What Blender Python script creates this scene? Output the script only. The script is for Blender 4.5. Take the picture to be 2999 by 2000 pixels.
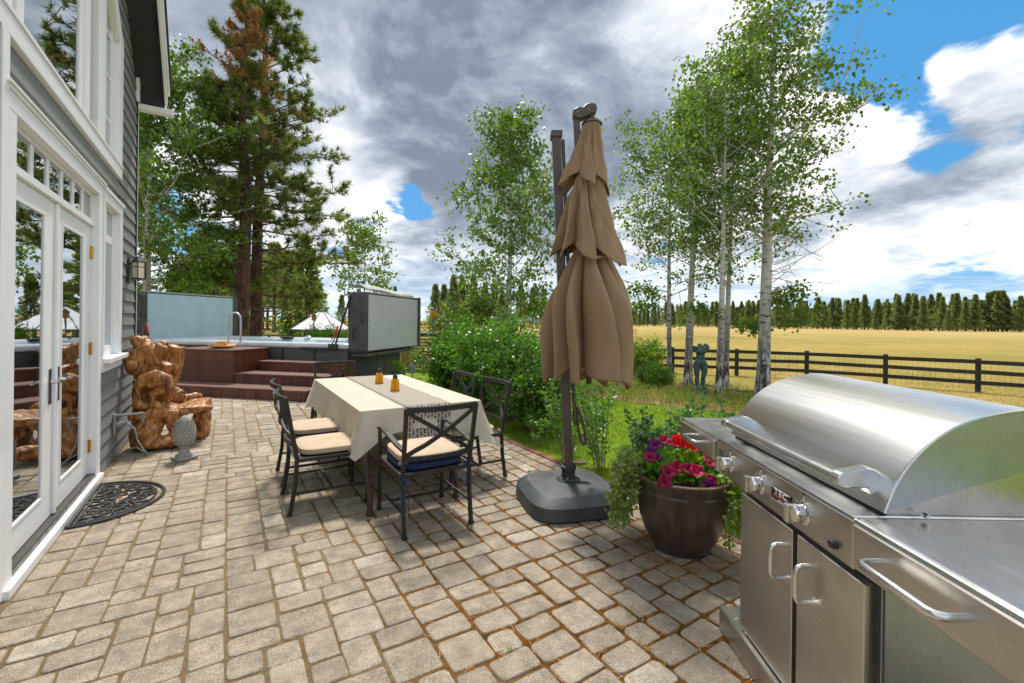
import bpy, bmesh, math, random
import numpy as np
from mathutils import Vector, Matrix, Euler, noise as mnoise

R = math.radians
random.seed(7)
rng = np.random.default_rng(11)
for o in list(bpy.data.objects):
    bpy.data.objects.remove(o)
SC = bpy.context.scene
COL = SC.collection

# ------------------------------------------------------------------ camera
YAW = R(32)
cam = bpy.data.cameras.new('camera')
cam.lens = 16; cam.sensor_width = 36; cam.clip_start = 0.05; cam.clip_end = 3000
cam.shift_y = -0.0197
co = bpy.data.objects.new('camera', cam); COL.objects.link(co)
co.matrix_world = Matrix.Translation((0, 0, 1.5)) @ Euler((R(90), 0, -YAW)).to_matrix().to_4x4() @ Matrix.Rotation(R(0.7), 4, 'Z')
SC.camera = co

# ------------------------------------------------------------------ sun and sky
SUN_AZ, SUN_EL = R(20), R(60)              # azimuth from +Y towards +X
sdir = Vector((math.sin(SUN_AZ)*math.cos(SUN_EL), math.cos(SUN_AZ)*math.cos(SUN_EL), math.sin(SUN_EL)))
sl = bpy.data.lights.new('sun', 'SUN'); sl.energy = 3.0; sl.angle = R(9.0); sl.color = (1.0, 0.95, 0.86)
so = bpy.data.objects.new('sun', sl); COL.objects.link(so)
so.rotation_euler = sdir.to_track_quat('Z', 'Y').to_euler()

W = bpy.data.worlds.new('World'); SC.world = W; W.use_nodes = True
nt = W.node_tree; nt.nodes.clear()
def N(tree, typ, **kw):
    n = tree.nodes.new(typ)
    for k, v in kw.items():
        setattr(n, k, v)
    return n
def vdir(u, v):
    r = (u-1499.5)/1333; up = (941-v)/1333
    return Vector((r*math.cos(YAW)+math.sin(YAW), -r*math.sin(YAW)+math.cos(YAW), up)).normalized()
class Net:
    """small helper for building math node chains"""
    def __init__(s, tree): s.t = tree
    def inp(s, sock, v):
        if hasattr(v, 'links') or isinstance(v, bpy.types.NodeSocket): s.t.links.new(v, sock)
        else: sock.default_value = v
    def m(s, op, a, b=0.0, c=0.0, clamp=False):
        n = N(s.t, 'ShaderNodeMath', operation=op, use_clamp=clamp)
        s.inp(n.inputs[0], a); s.inp(n.inputs[1], b); s.inp(n.inputs[2], c)
        return n.outputs[0]
    def vm(s, op, a, b=(0, 0, 0)):
        n = N(s.t, 'ShaderNodeVectorMath', operation=op)
        s.inp(n.inputs[0], a)
        if op == 'SCALE': s.inp(n.inputs['Scale'], b)
        else: s.inp(n.inputs[1], b)
        return n.outputs['Value'] if op in ('DOT_PRODUCT', 'LENGTH', 'DISTANCE') else n.outputs['Vector']
    def sstep(s, x, a, b, o0=0.0, o1=1.0):
        n = N(s.t, 'ShaderNodeMapRange', interpolation_type='SMOOTHSTEP')
        s.inp(n.inputs['Value'], x); s.inp(n.inputs['From Min'], a); s.inp(n.inputs['From Max'], b)
        s.inp(n.inputs['To Min'], o0); s.inp(n.inputs['To Max'], o1)
        return n.outputs['Result']
    def noise(s, vec, scale, detail=4, rough=.55, dist=0.0):
        n = N(s.t, 'ShaderNodeTexNoise')
        if vec is not None: s.t.links.new(vec, n.inputs['Vector'])
        n.inputs['Scale'].default_value = scale; n.inputs['Detail'].default_value = detail
        n.inputs['Roughness'].default_value = rough; n.inputs['Distortion'].default_value = dist
        return n.outputs['Fac']
    def mix(s, f, a, b):
        n = N(s.t, 'ShaderNodeMix', data_type='RGBA')
        s.inp(n.inputs[0], f)
        for sock, v in ((n.inputs[6], a), (n.inputs[7], b)):
            if isinstance(v, tuple): v = v if len(v) == 4 else (*v, 1)
            s.inp(sock, v)
        return n.outputs[2]
    def ramp(s, f, stops):
        n = N(s.t, 'ShaderNodeValToRGB'); e = n.color_ramp.elements
        while len(e) < len(stops): e.new(0.5)
        for i, (p, c) in enumerate(stops):
            e[i].position = p; e[i].color = (*c, 1) if len(c) == 3 else c
        s.inp(n.inputs[0], f)
        return n.outputs[0]
    def comb(s, x, y, z):
        n = N(s.t, 'ShaderNodeCombineXYZ')
        s.inp(n.inputs[0], x); s.inp(n.inputs[1], y); s.inp(n.inputs[2], z)
        return n.outputs[0]

def build_sky():
    q = Net(nt)
    sky = N(nt, 'ShaderNodeTexSky', sky_type='NISHITA')
    sky.sun_disc = False; sky.sun_elevation = SUN_EL; sky.sun_rotation = SUN_AZ
    sky.altitude = 1000; sky.air_density = 1.0; sky.dust_density = 0.6; sky.ozone_density = 2.2
    bg = N(nt, 'ShaderNodeBackground'); bg.inputs['Strength'].default_value = 0.14
    out = N(nt, 'ShaderNodeOutputWorld')
    g = N(nt, 'ShaderNodeTexCoord').outputs['Generated']
    d = q.vm('NORMALIZE', g)
    sx = N(nt, 'ShaderNodeSeparateXYZ'); nt.links.new(d, sx.inputs[0])
    x, y, z = sx.outputs
    zz = q.m('MAXIMUM', z, 0.0)
    den = q.m('ADD', zz, 0.27)
    p = q.comb(q.m('DIVIDE', x, den), q.m('DIVIDE', y, den), q.m('MULTIPLY', zz, 1.2))
    def dens(vec):
        big = q.noise(vec, 0.85, 3, .5, 0.2)
        fine = q.noise(vec, 2.4, 10, .6, 0.25)
        return q.m('ADD', q.m('MULTIPLY', big, .55), q.m('MULTIPLY', fine, .45))
    n1 = dens(p)
    p2 = q.vm('ADD', p, (sdir.x*.14, sdir.y*.14, .08))
    n2 = dens(p2)
    # where the cloud deck opens and where it is deep (positions on the sky)
    def blob(c, inner, outer):
        dt = q.vm('DOT_PRODUCT', dw, tuple(c))
        return q.sstep(dt, math.cos(R(outer)), math.cos(R(inner)))
    def tot(lst):
        acc = None
        for c, i, o, w in lst:
            b = q.m('MULTIPLY', blob(c, i, o), w)
            acc = b if acc is None else q.m('ADD', acc, b)
        return acc
    # warp the lookup so that the masses get ragged edges
    wn = N(nt, 'ShaderNodeTexNoise'); nt.links.new(p, wn.inputs['Vector']); wn.inputs['Scale'].default_value = 1.5; wn.inputs['Detail'].default_value = 5
    dw = q.vm('NORMALIZE', q.vm('ADD', d, q.vm('SCALE', q.vm('SUBTRACT', wn.outputs['Color'], (.5, .5, .5)), .38)))
    bias = tot([(vdir(2900, 60), 2, 14, -.26), (vdir(2600, 30), 1, 10, -.25), (vdir(2740, 70), .5, 5, .15), (vdir(2960, 180), .5, 6, .10), (vdir(1150, 600), .8, 6.0, -.30),
                (vdir(1240, 660), .8, 5.5, -.25), (vdir(1020, 700), .5, 5, -.16), (vdir(560, 560), 1, 8, -.12),
                (vdir(1300, 200), 12, 34, .20), (vdir(2650, 420), 4, 13, .14), (vdir(2250, 560), 3, 14, .08)])
    bl_ = q.noise(q.vm('ADD', p, (1.7, 4.2, .6)), 4.2, 5, .5, .3)
    puff = q.m('SUBTRACT', q.m('SUBTRACT', 1.0, q.m('ABSOLUTE', q.m('SUBTRACT', q.m('MULTIPLY', bl_, 2.0), 1.0))), .80)
    a = q.m('ADD', q.m('ADD', n1, bias), q.m('MULTIPLY', puff, .22))
    cov = q.sstep(a, .40, .49)
    deep = tot([(vdir(1380, 60), 1, 38, .30), (vdir(1720, 40), 1, 26, .14), (vdir(1080, 340), 1, 24, .06), (vdir(1400, 430), 1, 18, .14), (vdir(560, 260), 1, 16, .10),
                (vdir(2640, 590), .5, 5, .32), (vdir(2050, 470), 1, 9, .10), (vdir(760, 90), 2, 20, -.20), (vdir(1950, 150), 1, 9, -.12),
                (vdir(2330, 300), 2, 13, -.26), (vdir(2000, 120), 2, 9, -.2), (vdir(2550, 640), 1, 12, .16), (vdir(2850, 560), 1, 10, .14), (vdir(2200, 720), 1, 9, .14), (vdir(2900, 330), 1, 7, .10), (vdir(1030, 560), 1, 9, -.40), (vdir(1400, 720), 1, 9, -.10)])
    lit = q.m('SUBTRACT', n1, n2)
    thick = q.sstep(a, .46, .80)
    det = q.m('SUBTRACT', q.noise(p, 1.9, 9, .62, .5), .5)
    det2 = q.m('SUBTRACT', q.noise(q.vm('ADD', p, (3.1, 7.7, .4)), .8, 5, .55, .4), .5)
    amp = q.m('ADD', q.m('MULTIPLY', deep, 1.2), .85)
    shade = q.m('ADD', q.m('ADD', q.m('MULTIPLY', thick, .26), deep), q.m('MULTIPLY', lit, -2.3))
    shade = q.m('ADD', shade, q.m('MULTIPLY', q.m('ADD', q.m('MULTIPLY', det, 1.6), q.m('MULTIPLY', det2, .9)), amp))
    shade = q.m('ADD', shade, q.m('MULTIPLY', puff, -.75))
    shade = q.m('ADD', shade, .24, clamp=True)
    cl = q.ramp(shade, [(0.0, (6.2, 6.2, 6.2)), (.20, (4.7, 4.8, 4.95)), (.42, (3.3, 3.55, 3.95)), (.66, (2.0, 2.3, 2.75)), (1.0, (1.1, 1.35, 1.75))])
    # low sky: thin bluish stratus over the tree line
    low = q.sstep(z, 0.0, .17, 1.0, 0.0)
    skyc = q.mix(.75, q.vm('SCALE', sky.outputs[0], .6), (.28, 1.75, 3.7))
    c = q.mix(cov, skyc, cl)
    st = q.noise(q.comb(q.m('MULTIPLY', x, 2.2), q.m('MULTIPLY', y, 2.2), q.m('MULTIPLY', z, 26)), 1.9, 7, .6, .6)
    lowc = q.ramp(st, [(.36, (1.3, 2.6, 4.2)), (.50, (2.4, 3.5, 4.6)), (.64, (5.2, 5.5, 5.8))])
    c = q.mix(q.m('MULTIPLY', low, .72), c, lowc)
    c = q.mix(q.sstep(z, -.06, -.01, 1.0, 0.0), c, (1.3, 1.4, 1.0))
    nt.links.new(c, bg.inputs['Color'])
    nt.links.new(bg.outputs[0], out.inputs[0])
build_sky()
vs = SC.view_settings
vs.view_transform = 'Standard'; vs.look = 'None'; vs.exposure = 0.68; vs.gamma = 1.0; vs.use_curve_mapping = False
SC.cycles.max_bounces = 8; SC.cycles.transparent_max_bounces = 16
SC.cycles.use_denoising = True

# ------------------------------------------------------------------ materials
MATS = {}
def base_mat(name):
    m = bpy.data.materials.new(name); m.use_nodes = True
    t = m.node_tree; b = t.nodes['Principled BSDF']
    MATS[name] = m
    return m, t, b, Net(t)
def coords(t, kind='Object'):
    if kind == 'World': return N(t, 'ShaderNodeNewGeometry').outputs['Position']
    return N(t, 'ShaderNodeTexCoord').outputs[kind]
def rnd(t, q):
    a = N(t, 'ShaderNodeObjectInfo').outputs['Random']; b = N(t, 'ShaderNodeNewGeometry').outputs['Random Per Island']
    return q.m('FRACT', q.m('ADD', a, b))
def scl(c, k): return tuple(x*k for x in c)
def pm(name, col, rough=.6, metal=0, col2=None, scale=12, detail=5, bump=0, bscale=60, coord='Object', isl=0.0, stretch=None, spec=.5, dist=0.0, coat=0, lo=.35, hi=.65):
    m, t, b, q = base_mat(name)
    col2 = col2 or scl(col, .72)
    vec = coords(t, coord)
    if stretch: vec = q.vm('MULTIPLY', vec, stretch)
    f = q.sstep(q.noise(vec, scale, detail, .6, dist), lo, hi)
    c = q.mix(f, col, col2)
    if isl:
        k = q.m('ADD', q.m('MULTIPLY', rnd(t, q), isl), 1-isl/2)
        c = q.vm('SCALE', c, k)
    t.links.new(c, b.inputs['Base Color'])
    b.inputs['Metallic'].default_value = metal
    b.inputs['Specular IOR Level'].default_value = spec
    b.inputs['Coat Weight'].default_value = coat
    rr = q.m('ADD', q.m('MULTIPLY', f, .12), rough-.06, clamp=True)
    t.links.new(rr, b.inputs['Roughness'])
    if bump:
        bn = N(t, 'ShaderNodeBump'); bn.inputs['Strength'].default_value = bump; bn.inputs['Distance'].default_value = .01
        t.links.new(q.noise(vec, bscale, 6, .65), bn.inputs['Height']); t.links.new(bn.outputs[0], b.inputs['Normal'])
    return m
def leafmat(name, cols, trans=.45, rough=.45, spec=.4, isl=True):
    """foliage: colour varies leaf by leaf, part of the light passes through"""
    m, t, b, q = base_mat(name)
    f = rnd(t, q) if isl else q.noise(coords(t, 'World'), 3, 4)
    n = len(cols)
    c = q.ramp(f, [(i/(n-1), k) for i, k in enumerate(cols)])
    big = q.sstep(q.noise(coords(t, 'World'), 1.3, 3), .35, .65, .75, 1.2)
    c = q.vm('SCALE', c, big)
    t.links.new(c, b.inputs['Base Color']); b.inputs['Roughness'].default_value = rough
    b.inputs['Specular IOR Level'].default_value = spec
    tr = N(t, 'ShaderNodeBsdfTranslucent'); t.links.new(q.vm('MULTIPLY', c, (1.5, 1.5, .7)), tr.inputs['Color'])
    mx = N(t, 'ShaderNodeMixShader'); mx.inputs[0].default_value = trans
    t.links.new(b.outputs[0], mx.inputs[1]); t.links.new(tr.outputs[0], mx.inputs[2])
    t.links.new(mx.outputs[0], t.nodes['Material Output'].inputs['Surface'])
    return m

def mk_materials():
    # concrete pavers
    m, t, b, q = base_mat('paver')
    w = coords(t, 'World')
    r = rnd(t, q)
    tone = q.ramp(r, [(0, (.285, .236, .180)), (.25, (.335, .276, .208)), (.5, (.365, .305, .235)), (.75, (.315, .262, .200)), (.9, (.39, .332, .26)), (1, (.47, .415, .335))])
    wx = N(t, 'ShaderNodeSeparateXYZ'); t.links.new(w, wx.inputs[0])
    grey = q.sstep(wx.outputs[0], .6, 2.6)
    tone = q.mix(q.m('MULTIPLY', grey, .5), tone, q.vm('MULTIPLY', tone, (.84, .88, .93)))
    blot = q.sstep(q.noise(w, 9, 8, .7), .3, .7, .72, 1.22)
    grain = q.sstep(q.noise(w, 190, 3, .7), .32, .68, .58, 1.38)
    peb = N(t, 'ShaderNodeTexVoronoi'); peb.inputs['Scale'].default_value = 95; t.links.new(w, peb.inputs['Vector'])
    dark = q.sstep(q.noise(w, 75, 4, .75), .62, .70, 1.0, .45)
    lite = q.sstep(q.noise(q.vm('ADD', w, (5, 9, 2)), 110, 3, .7), .64, .70, 1.0, 1.4)
    k = q.m('MULTIPLY', q.m('MULTIPLY', blot, grain), q.m('MULTIPLY', dark, lite))
    c = q.vm('SCALE', tone, k)
    st = q.sstep(q.noise(w, 1.1, 5, .6), .5, .75)
    c = q.mix(q.m('MULTIPLY', st, .25), c, (.19, .14, .09))
    t.links.new(c, b.inputs['Base Color']); b.inputs['Roughness'].default_value = .9
    b.inputs['Specular IOR Level'].default_value = .25
    bn = N(t, 'ShaderNodeBump'); bn.inputs['Strength'].default_value = .8; bn.inputs['Distance'].default_value = .008
    h = q.m('ADD', q.noise(w, 130, 4, .7), q.m('MULTIPLY', q.noise(w, 22, 4, .6), 1.5))
    t.links.new(h, bn.inputs['Height']); t.links.new(bn.outputs[0], b.inputs['Normal'])
    # joints: sand by the house, moss on the garden side
    m, t, b, q = base_mat('joint')
    w = coords(t, 'World')
    wx = N(t, 'ShaderNodeSeparateXYZ'); t.links.new(w, wx.inputs[0])
    f = q.sstep(q.m('ADD', wx.outputs[0], q.m('MULTIPLY', q.m('SUBTRACT', q.noise(w, 2.5, 5), .5), 2.6)), .2, 1.3)
    moss = q.ramp(q.noise(w, 14, 6, .7), [(.28, (.10, .10, .02)), (.40, (.10, .065, .02)), (.50, (.25, .105, .018)), (.58, (.33, .14, .026)), (.66, (.14, .09, .03)), (.74, (.36, .23, .10)), (.9, (.14, .14, .03))])
    sand = q.ramp(q.noise(w, 30, 6, .7), [(.3, (.20, .15, .095)), (.5, (.34, .25, .14)), (.75, (.40, .27, .10))])
    t.links.new(q.mix(f, sand, moss), b.inputs['Base Color']); b.inputs['Roughness'].default_value = 1
    b.inputs['Specular IOR Level'].default_value = .1
    bn = N(t, 'ShaderNodeBump'); bn.inputs['Strength'].default_value = 1; bn.inputs['Distance'].default_value = .02
    t.links.new(q.noise(w, 160, 5, .8), bn.inputs['Height']); t.links.new(bn.outputs[0], b.inputs['Normal'])
    # field of dry grass
    m, t, b, q = base_mat('field')
    w = coords(t, 'World')
    ws = q.vm('MULTIPLY', w, (1, 1, 0))
    n1 = q.noise(ws, .035, 6, .6); n2 = q.noise(ws, .6, 6, .7); n3 = q.noise(ws, 9, 5, .75)
    s = q.m('ADD', q.m('ADD', q.m('MULTIPLY', n1, .85), q.m('MULTIPLY', n2, .5)), q.m('MULTIPLY', n3, .35))
    c = q.ramp(s, [(.48, (.32, .215, .075)), (.62, (.41, .285, .11)), (.76, (.34, .255, .085)), (.92, (.24, .205, .06))])
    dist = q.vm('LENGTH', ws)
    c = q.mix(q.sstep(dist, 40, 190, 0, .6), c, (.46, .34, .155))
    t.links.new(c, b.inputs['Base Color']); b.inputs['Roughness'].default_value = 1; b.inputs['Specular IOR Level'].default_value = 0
    bn = N(t, 'ShaderNodeBump'); bn.inputs['Strength'].default_value = .8; bn.inputs['Distance'].default_value = .05
    t.links.new(n3, bn.inputs['Height']); t.links.new(bn.outputs[0], b.inputs['Normal'])
    pm('lawn', (.125, .215, .016), 1, col2=(.195, .26, .03), scale=2.2, detail=7, bump=.8, bscale=90, coord='World', spec=.05)
    pm('mulch', (.20, .095, .05), 1, col2=(.26, .19, .10), scale=5, detail=8, bump=1, bscale=70, coord='World', spec=.05)
    leafmat('grass', [(.09, .185, .010), (.14, .25, .014), (.22, .30, .03), (.10, .20, .012)], .38, .6, .15)
    leafmat('dry_grass', [(.26, .21, .09), (.34, .28, .12), (.15, .21, .04), (.11, .19, .03), (.17, .23, .045), (.28, .21, .14)], .35, .7, .1)
    leafmat('field_grass', [(.32, .25, .09), (.38, .30, .11), (.27, .26, .075), (.20, .22, .05)], .4, .7, .1)
    leafmat('aspen_leaf', [(.06, .125, .014), (.11, .20, .022), (.16, .265, .03), (.08, .15, .04), (.22, .32, .05)], .48, .38, .5)
    leafmat('shrub_leaf', [(.045, .14, .010), (.08, .21, .014), (.12, .28, .018), (.06, .16, .03), (.16, .34, .025)], .38, .32, .55)
    leafmat('blue_leaf', [(.03, .10, .03), (.05, .14, .045), (.08, .19, .05), (.04, .13, .06)], .32, .32, .6)
    leafmat('lime_leaf', [(.10, .20, .012), (.15, .28, .018), (.20, .34, .02)], .4, .5, .3)
    leafmat('juniper_leaf', [(.05, .14, .014), (.09, .20, .018), (.14, .26, .024)], .25, .6, .2)
    leafmat('pine_needle', [(.075, .125, .03), (.13, .19, .045), (.20, .25, .065), (.09, .14, .05), (.25, .28, .085)], .45, .5, .3)
    leafmat('brown_needle', [(.36, .19, .075), (.44, .25, .10), (.30, .15, .06), (.42, .28, .14)], .35, .6, .15)
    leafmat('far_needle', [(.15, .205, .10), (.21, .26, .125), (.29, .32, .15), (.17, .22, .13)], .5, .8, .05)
    leafmat('mugo', [(.06, .18, .014), (.10, .25, .02), (.14, .30, .024)], .3, .5, .3)
    leafmat('petunia_leaf', [(.07, .20, .015), (.11, .28, .02), (.16, .34, .03)], .35, .45, .4)
    leafmat('variegated', [(.20, .33, .05), (.50, .54, .24), (.27, .40, .06), (.14, .28, .03), (.58, .58, .32)], .35, .45, .35)
    leafmat('petal_red', [(.55, .008, .012), (.75, .012, .015)], .3, .5, .3)
    leafmat('petal_crimson', [(.30, .004, .05), (.50, .008, .10)], .3, .45, .3)
    leafmat('petal_purple', [(.13, .006, .12), (.24, .012, .22)], .3, .45, .3)
    leafmat('straw_litter', [(.42, .22, .09), (.34, .16, .05), (.52, .36, .18)], .1, .8, .1)
    pm('twig', (.19, .13, .085), .85, col2=(.11, .075, .05), scale=20)
    pm('dry_twig', (.28, .22, .16), .85, col2=(.16, .12, .09), scale=20)
    # aspen bark: pale with black scars, darker and cracked towards the foot
    m, t, b, q = base_mat('aspen_bark')
    o = coords(t); w = o
    sx = N(t, 'ShaderNodeSeparateXYZ'); t.links.new(o, sx.inputs[0])
    st = q.vm('MULTIPLY', o, (3, 3, 16)); vt = q.vm('MULTIPLY', o, (22, 22, 3.2))
    scar = q.sstep(q.noise(st, 1.1, 5, .65), .58, .63)
    foot = q.m('MULTIPLY', q.sstep(sx.outputs[2], .3, 3.0, 1.0, 0.0), q.sstep(q.noise(q.vm('MULTIPLY', o, (13, 13, 3.0)), 1, 7, .75, .9), .47, .53))
    pale = q.mix(q.noise(o, 4, 4), (.66, .64, .58), (.48, .48, .42))
    c = q.mix(q.m('MAXIMUM', scar, foot), pale, (.035, .03, .026))
    t.links.new(c, b.inputs['Base Color']); b.inputs['Roughness'].default_value = .85
    bn = N(t, 'ShaderNodeBump'); bn.inputs['Strength'].default_value = .8; bn.inputs['Distance'].default_value = .03
    t.links.new(q.m('SUBTRACT', q.noise(vt, 1, 5, .7), foot), bn.inputs['Height']); t.links.new(bn.outputs[0], b.inputs['Normal'])
    # ponderosa bark
    m, t, b, q = base_mat('pine_bark')
    o = coords(t); vt = q.vm('MULTIPLY', o, (11, 11, 2.4))
    n = q.noise(vt, 1, 7, .7, .8)
    c = q.ramp(n, [(.36, (.022, .014, .011)), (.47, (.085, .045, .03)), (.6, (.17, .085, .05)), (.78, (.19, .13, .10))])
    t.links.new(c, b.inputs['Base Color']); b.inputs['Roughness'].default_value = .95
    bn = N(t, 'ShaderNodeBump'); bn.inputs['Strength'].default_value = 1; bn.inputs['Distance'].default_value = .06
    t.links.new(n, bn.inputs['Height']); t.links.new(bn.outputs[0], b.inputs['Normal'])
    # house
    pm('clapboard', (.205, .215, .205), .65, col2=(.175, .185, .18), scale=4, bump=.12, bscale=30, stretch=(1, .3, 6), isl=.10)
    pm('white_trim', (.82, .835, .85), .45, col2=(.70, .71, .71), scale=2.2, detail=9, bump=.10, bscale=26, lo=.45, hi=.8)
    pm('soffit', (.040, .040, .045), .8, col2=(.028, .028, .03), scale=40, bump=.2, bscale=90)
    pm('shingle', (.05, .05, .05), .9)
    pm('brass', (.72, .42, .10), .3, 1)
    pm('steel_dark', (.16, .15, .14), .4, 1)
    pm('interior', (.20, .16, .12), .8)
    pm('interior_floor', (.22, .11, .05), .5, col2=(.12, .05, .02), scale=6, stretch=(1, 12, 1))
    pm('curtain', (.60, .58, .52), .9)
    m, t, b, q = base_mat('window_glass')
    gl = N(t, 'ShaderNodeBsdfGlossy'); gl.inputs['Roughness'].default_value = .0; gl.inputs['Color'].default_value = (.92, .95, .97, 1)
    tr = N(t, 'ShaderNodeBsdfTransparent'); tr.inputs['Color'].default_value = (.55, .6, .6, 1)
    fr = N(t, 'ShaderNodeLayerWeight'); fr.inputs['Blend'].default_value = .5
    f = q.m('ADD', q.m('MULTIPLY', fr.outputs['Fresnel'], .4), .50, clamp=True)
    mx = N(t, 'ShaderNodeMixShader'); t.links.new(f, mx.inputs[0])
    bn = N(t, 'ShaderNodeBump'); bn.inputs['Strength'].default_value = .02; bn.inputs['Distance'].default_value = .02
    t.links.new(q.noise(coords(t, 'World'), 2.2, 2), bn.inputs['Height']); t.links.new(bn.outputs[0], gl.inputs['Normal'])
    t.links.new(tr.outputs[0], mx.inputs[1]); t.links.new(gl.outputs[0], mx.inputs[2])
    t.links.new(mx.outputs[0], t.nodes['Material Output'].inputs['Surface'])
    pm('lamp_glass', (.78, .72, .55), .5, col2=(.70, .64, .48), scale=30, stretch=(1, 1, .1))
    pm('black_metal', (.022, .021, .020), .42, col2=(.035, .033, .03), scale=25, bump=.06, bscale=120)
    pm('grey_pipe', (.30, .31, .31), .5, col2=(.22, .22, .22)); pm('white_cable', (.62, .62, .58), .6)
    pm('rubber', (.022, .022, .024), .55, col2=(.035, .035, .037), scale=30, bump=.2, bscale=120)
    pm('stone', (.36, .355, .33), .9, col2=(.25, .25, .235), scale=14, detail=7, bump=.5, bscale=80)
    # rustic furniture wood
    m, t, b, q = base_mat('driftwood')
    o = coords(t); v1 = q.vm('MULTIPLY', o, (3.5, 3.5, 1.6))
    n = q.noise(v1, 2.2, 9, .66, 2.2); n2 = q.noise(q.vm('MULTIPLY', o, (34, 34, 7)), 1.0, 7, .7, 1.2)
    s = q.m('ADD', q.m('MULTIPLY', n, .60), q.m('MULTIPLY', n2, .40))
    c = q.ramp(s, [(.37, (.04, .014, .006)), (.44, (.16, .054, .013)), (.50, (.36, .135, .028)), (.57, (.50, .235, .06)), (.68, (.66, .45, .21))])
    hole = q.sstep(q.noise(o, 6, 7, .72, .9), .65, .72)
    c = q.mix(hole, c, (.03, .014, .008))
    t.links.new(c, b.inputs['Base Color']); b.inputs['Roughness'].default_value = .42; b.inputs['Coat Weight'].default_value = .15
    b.inputs['Coat Roughness'].default_value = .3
    bn = N(t, 'ShaderNodeBump'); bn.inputs['Strength'].default_value = .7; bn.inputs['Distance'].default_value = .02
    t.links.new(q.m('SUBTRACT', s, hole), bn.inputs['Height']); t.links.new(bn.outputs[0], b.inputs['Normal'])
    pm('redwood', (.150, .042, .020), .5, col2=(.065, .018, .010), scale=3, detail=7, bump=.25, bscale=30, stretch=(6, 6, .7), isl=.5)
    pm('redwood_tread', (.165, .078, .058), .55, col2=(.11, .045, .033), scale=2, detail=7, bump=.2, bscale=30, isl=.3)
    pm('straw', (.62, .36, .10), .75, col2=(.48, .25, .06), scale=40, bump=.5, bscale=90, stretch=(1, 1, 3))
    pm('spa_cabinet', (.105, .108, .108), .6, col2=(.080, .083, .084), scale=3, bump=.15, bscale=30, stretch=(1, 1, 8))
    pm('spa_shell', (.66, .68, .70), .28, col2=(.54, .57, .60), scale=2.2, detail=6, dist=1, coat=.4)
    pm('spa_dark', (.03, .032, .034), .5)
    m, t, b, q = base_mat('spa_water')
    b.inputs['Base Color'].default_value = (.12, .52, .58, 1); b.inputs['Roughness'].default_value = .05
    bn = N(t, 'ShaderNodeBump'); bn.inputs['Strength'].default_value = .25; bn.inputs['Distance'].default_value = .03
    t.links.new(q.noise(coords(t, 'World'), 5, 4), bn.inputs['Height']); t.links.new(bn.outputs[0], b.inputs['Normal'])
    pm('cover_blue', (.44, .58, .61), .6, col2=(.39, .52, .55), scale=3, detail=6, bump=.35, bscale=7, lo=.3, hi=.7)
    pm('cover_grey', (.56, .59, .59), .6, col2=(.49, .525, .52), scale=3, detail=6, bump=.25, bscale=9, lo=.3, hi=.75)
    pm('cover_trim', (.44, .43, .40), .7, col2=(.33, .32, .29), scale=8)
    pm('cover_black', (.05, .05, .052), .62, col2=(.085, .085, .088), scale=8, bump=.4, bscale=14)
    pm('red_plastic', (.65, .015, .012), .4); pm('spa_blue', (.08, .30, .60), .2)
    pm('alu', (.60, .61, .62), .35, 1)
    pm('chair_metal', (.020, .018, .017), .48, spec=.35, col2=(.032, .029, .027), scale=30, bump=.08, bscale=150)
    pm('cushion', (.56, .44, .31), .9, col2=(.51, .395, .275), scale=10, bump=.25, bscale=260)
    pm('navy', (.012, .03, .09), .85, col2=(.02, .045, .12), scale=20, bump=.3, bscale=200)
    # cotton table cloth, slightly translucent
    m, t, b, q = base_mat('cloth')
    o = coords(t, 'World')
    c = q.mix(q.noise(o, 9, 6), (.78, .72, .60), (.72, .66, .54))
    t.links.new(c, b.inputs['Base Color']); b.inputs['Roughness'].default_value = .9; b.inputs['Specular IOR Level'].default_value = .2
    bn = N(t, 'ShaderNodeBump'); bn.inputs['Strength'].default_value = .35; bn.inputs['Distance'].default_value = .01
    t.links.new(q.m('ADD', q.noise(o, 14, 5, .6, .6), q.m('MULTIPLY', q.noise(o, 500, 2), .3)), bn.inputs['Height']); t.links.new(bn.outputs[0], b.inputs['Normal'])
    tr = N(t, 'ShaderNodeBsdfTranslucent'); t.links.new(q.vm('MULTIPLY', c, (1.05, .95, .7)), tr.inputs['Color'])
    mx = N(t, 'ShaderNodeMixShader'); mx.inputs[0].default_value = .28
    t.links.new(b.outputs[0], mx.inputs[1]); t.links.new(tr.outputs[0], mx.inputs[2]); t.links.new(mx.outputs[0], t.nodes['Material Output'].inputs['Surface'])
    # striped woven runner (stripes run along the table)
    m, t, b, q = base_mat('runner')
    uv = N(t, 'ShaderNodeUVMap').outputs[0]
    sx = N(t, 'ShaderNodeSeparateXYZ'); t.links.new(uv, sx.inputs[0])
    ph = q.m('MULTIPLY', sx.outputs[0], 13.0)
    fr = q.m('FRACT', ph); line = q.sstep(q.m('ABSOLUTE', q.m('SUBTRACT', fr, .5)), .15, .21, 1.0, 0.0)
    dash = q.sstep(q.m('ABSOLUTE', q.m('SUBTRACT', q.m('FRACT', q.m('ADD', q.m('MULTIPLY', sx.outputs[1], 20), q.m('MULTIPLY', q.m('FLOOR', ph), .37))), .5)), .05, .10, 1.0, 0.0)
    odd = q.m('FRACT', q.m('MULTIPLY', q.m('FLOOR', ph), .5))
    lc = q.mix(dash, (.045, .032, .028), (.80, .76, .70))
    c = q.mix(line, (.46, .39, .325), lc)
    t.links.new(c, b.inputs['Base Color']); b.inputs['Roughness'].default_value = .95
    bn = N(t, 'ShaderNodeBump'); bn.inputs['Strength'].default_value = .5; bn.inputs['Distance'].default_value = .004
    t.links.new(q.m('ADD', line, q.noise(coords(t, 'World'), 400, 2)), bn.inputs['Height']); t.links.new(bn.outputs[0], b.inputs['Normal'])
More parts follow.
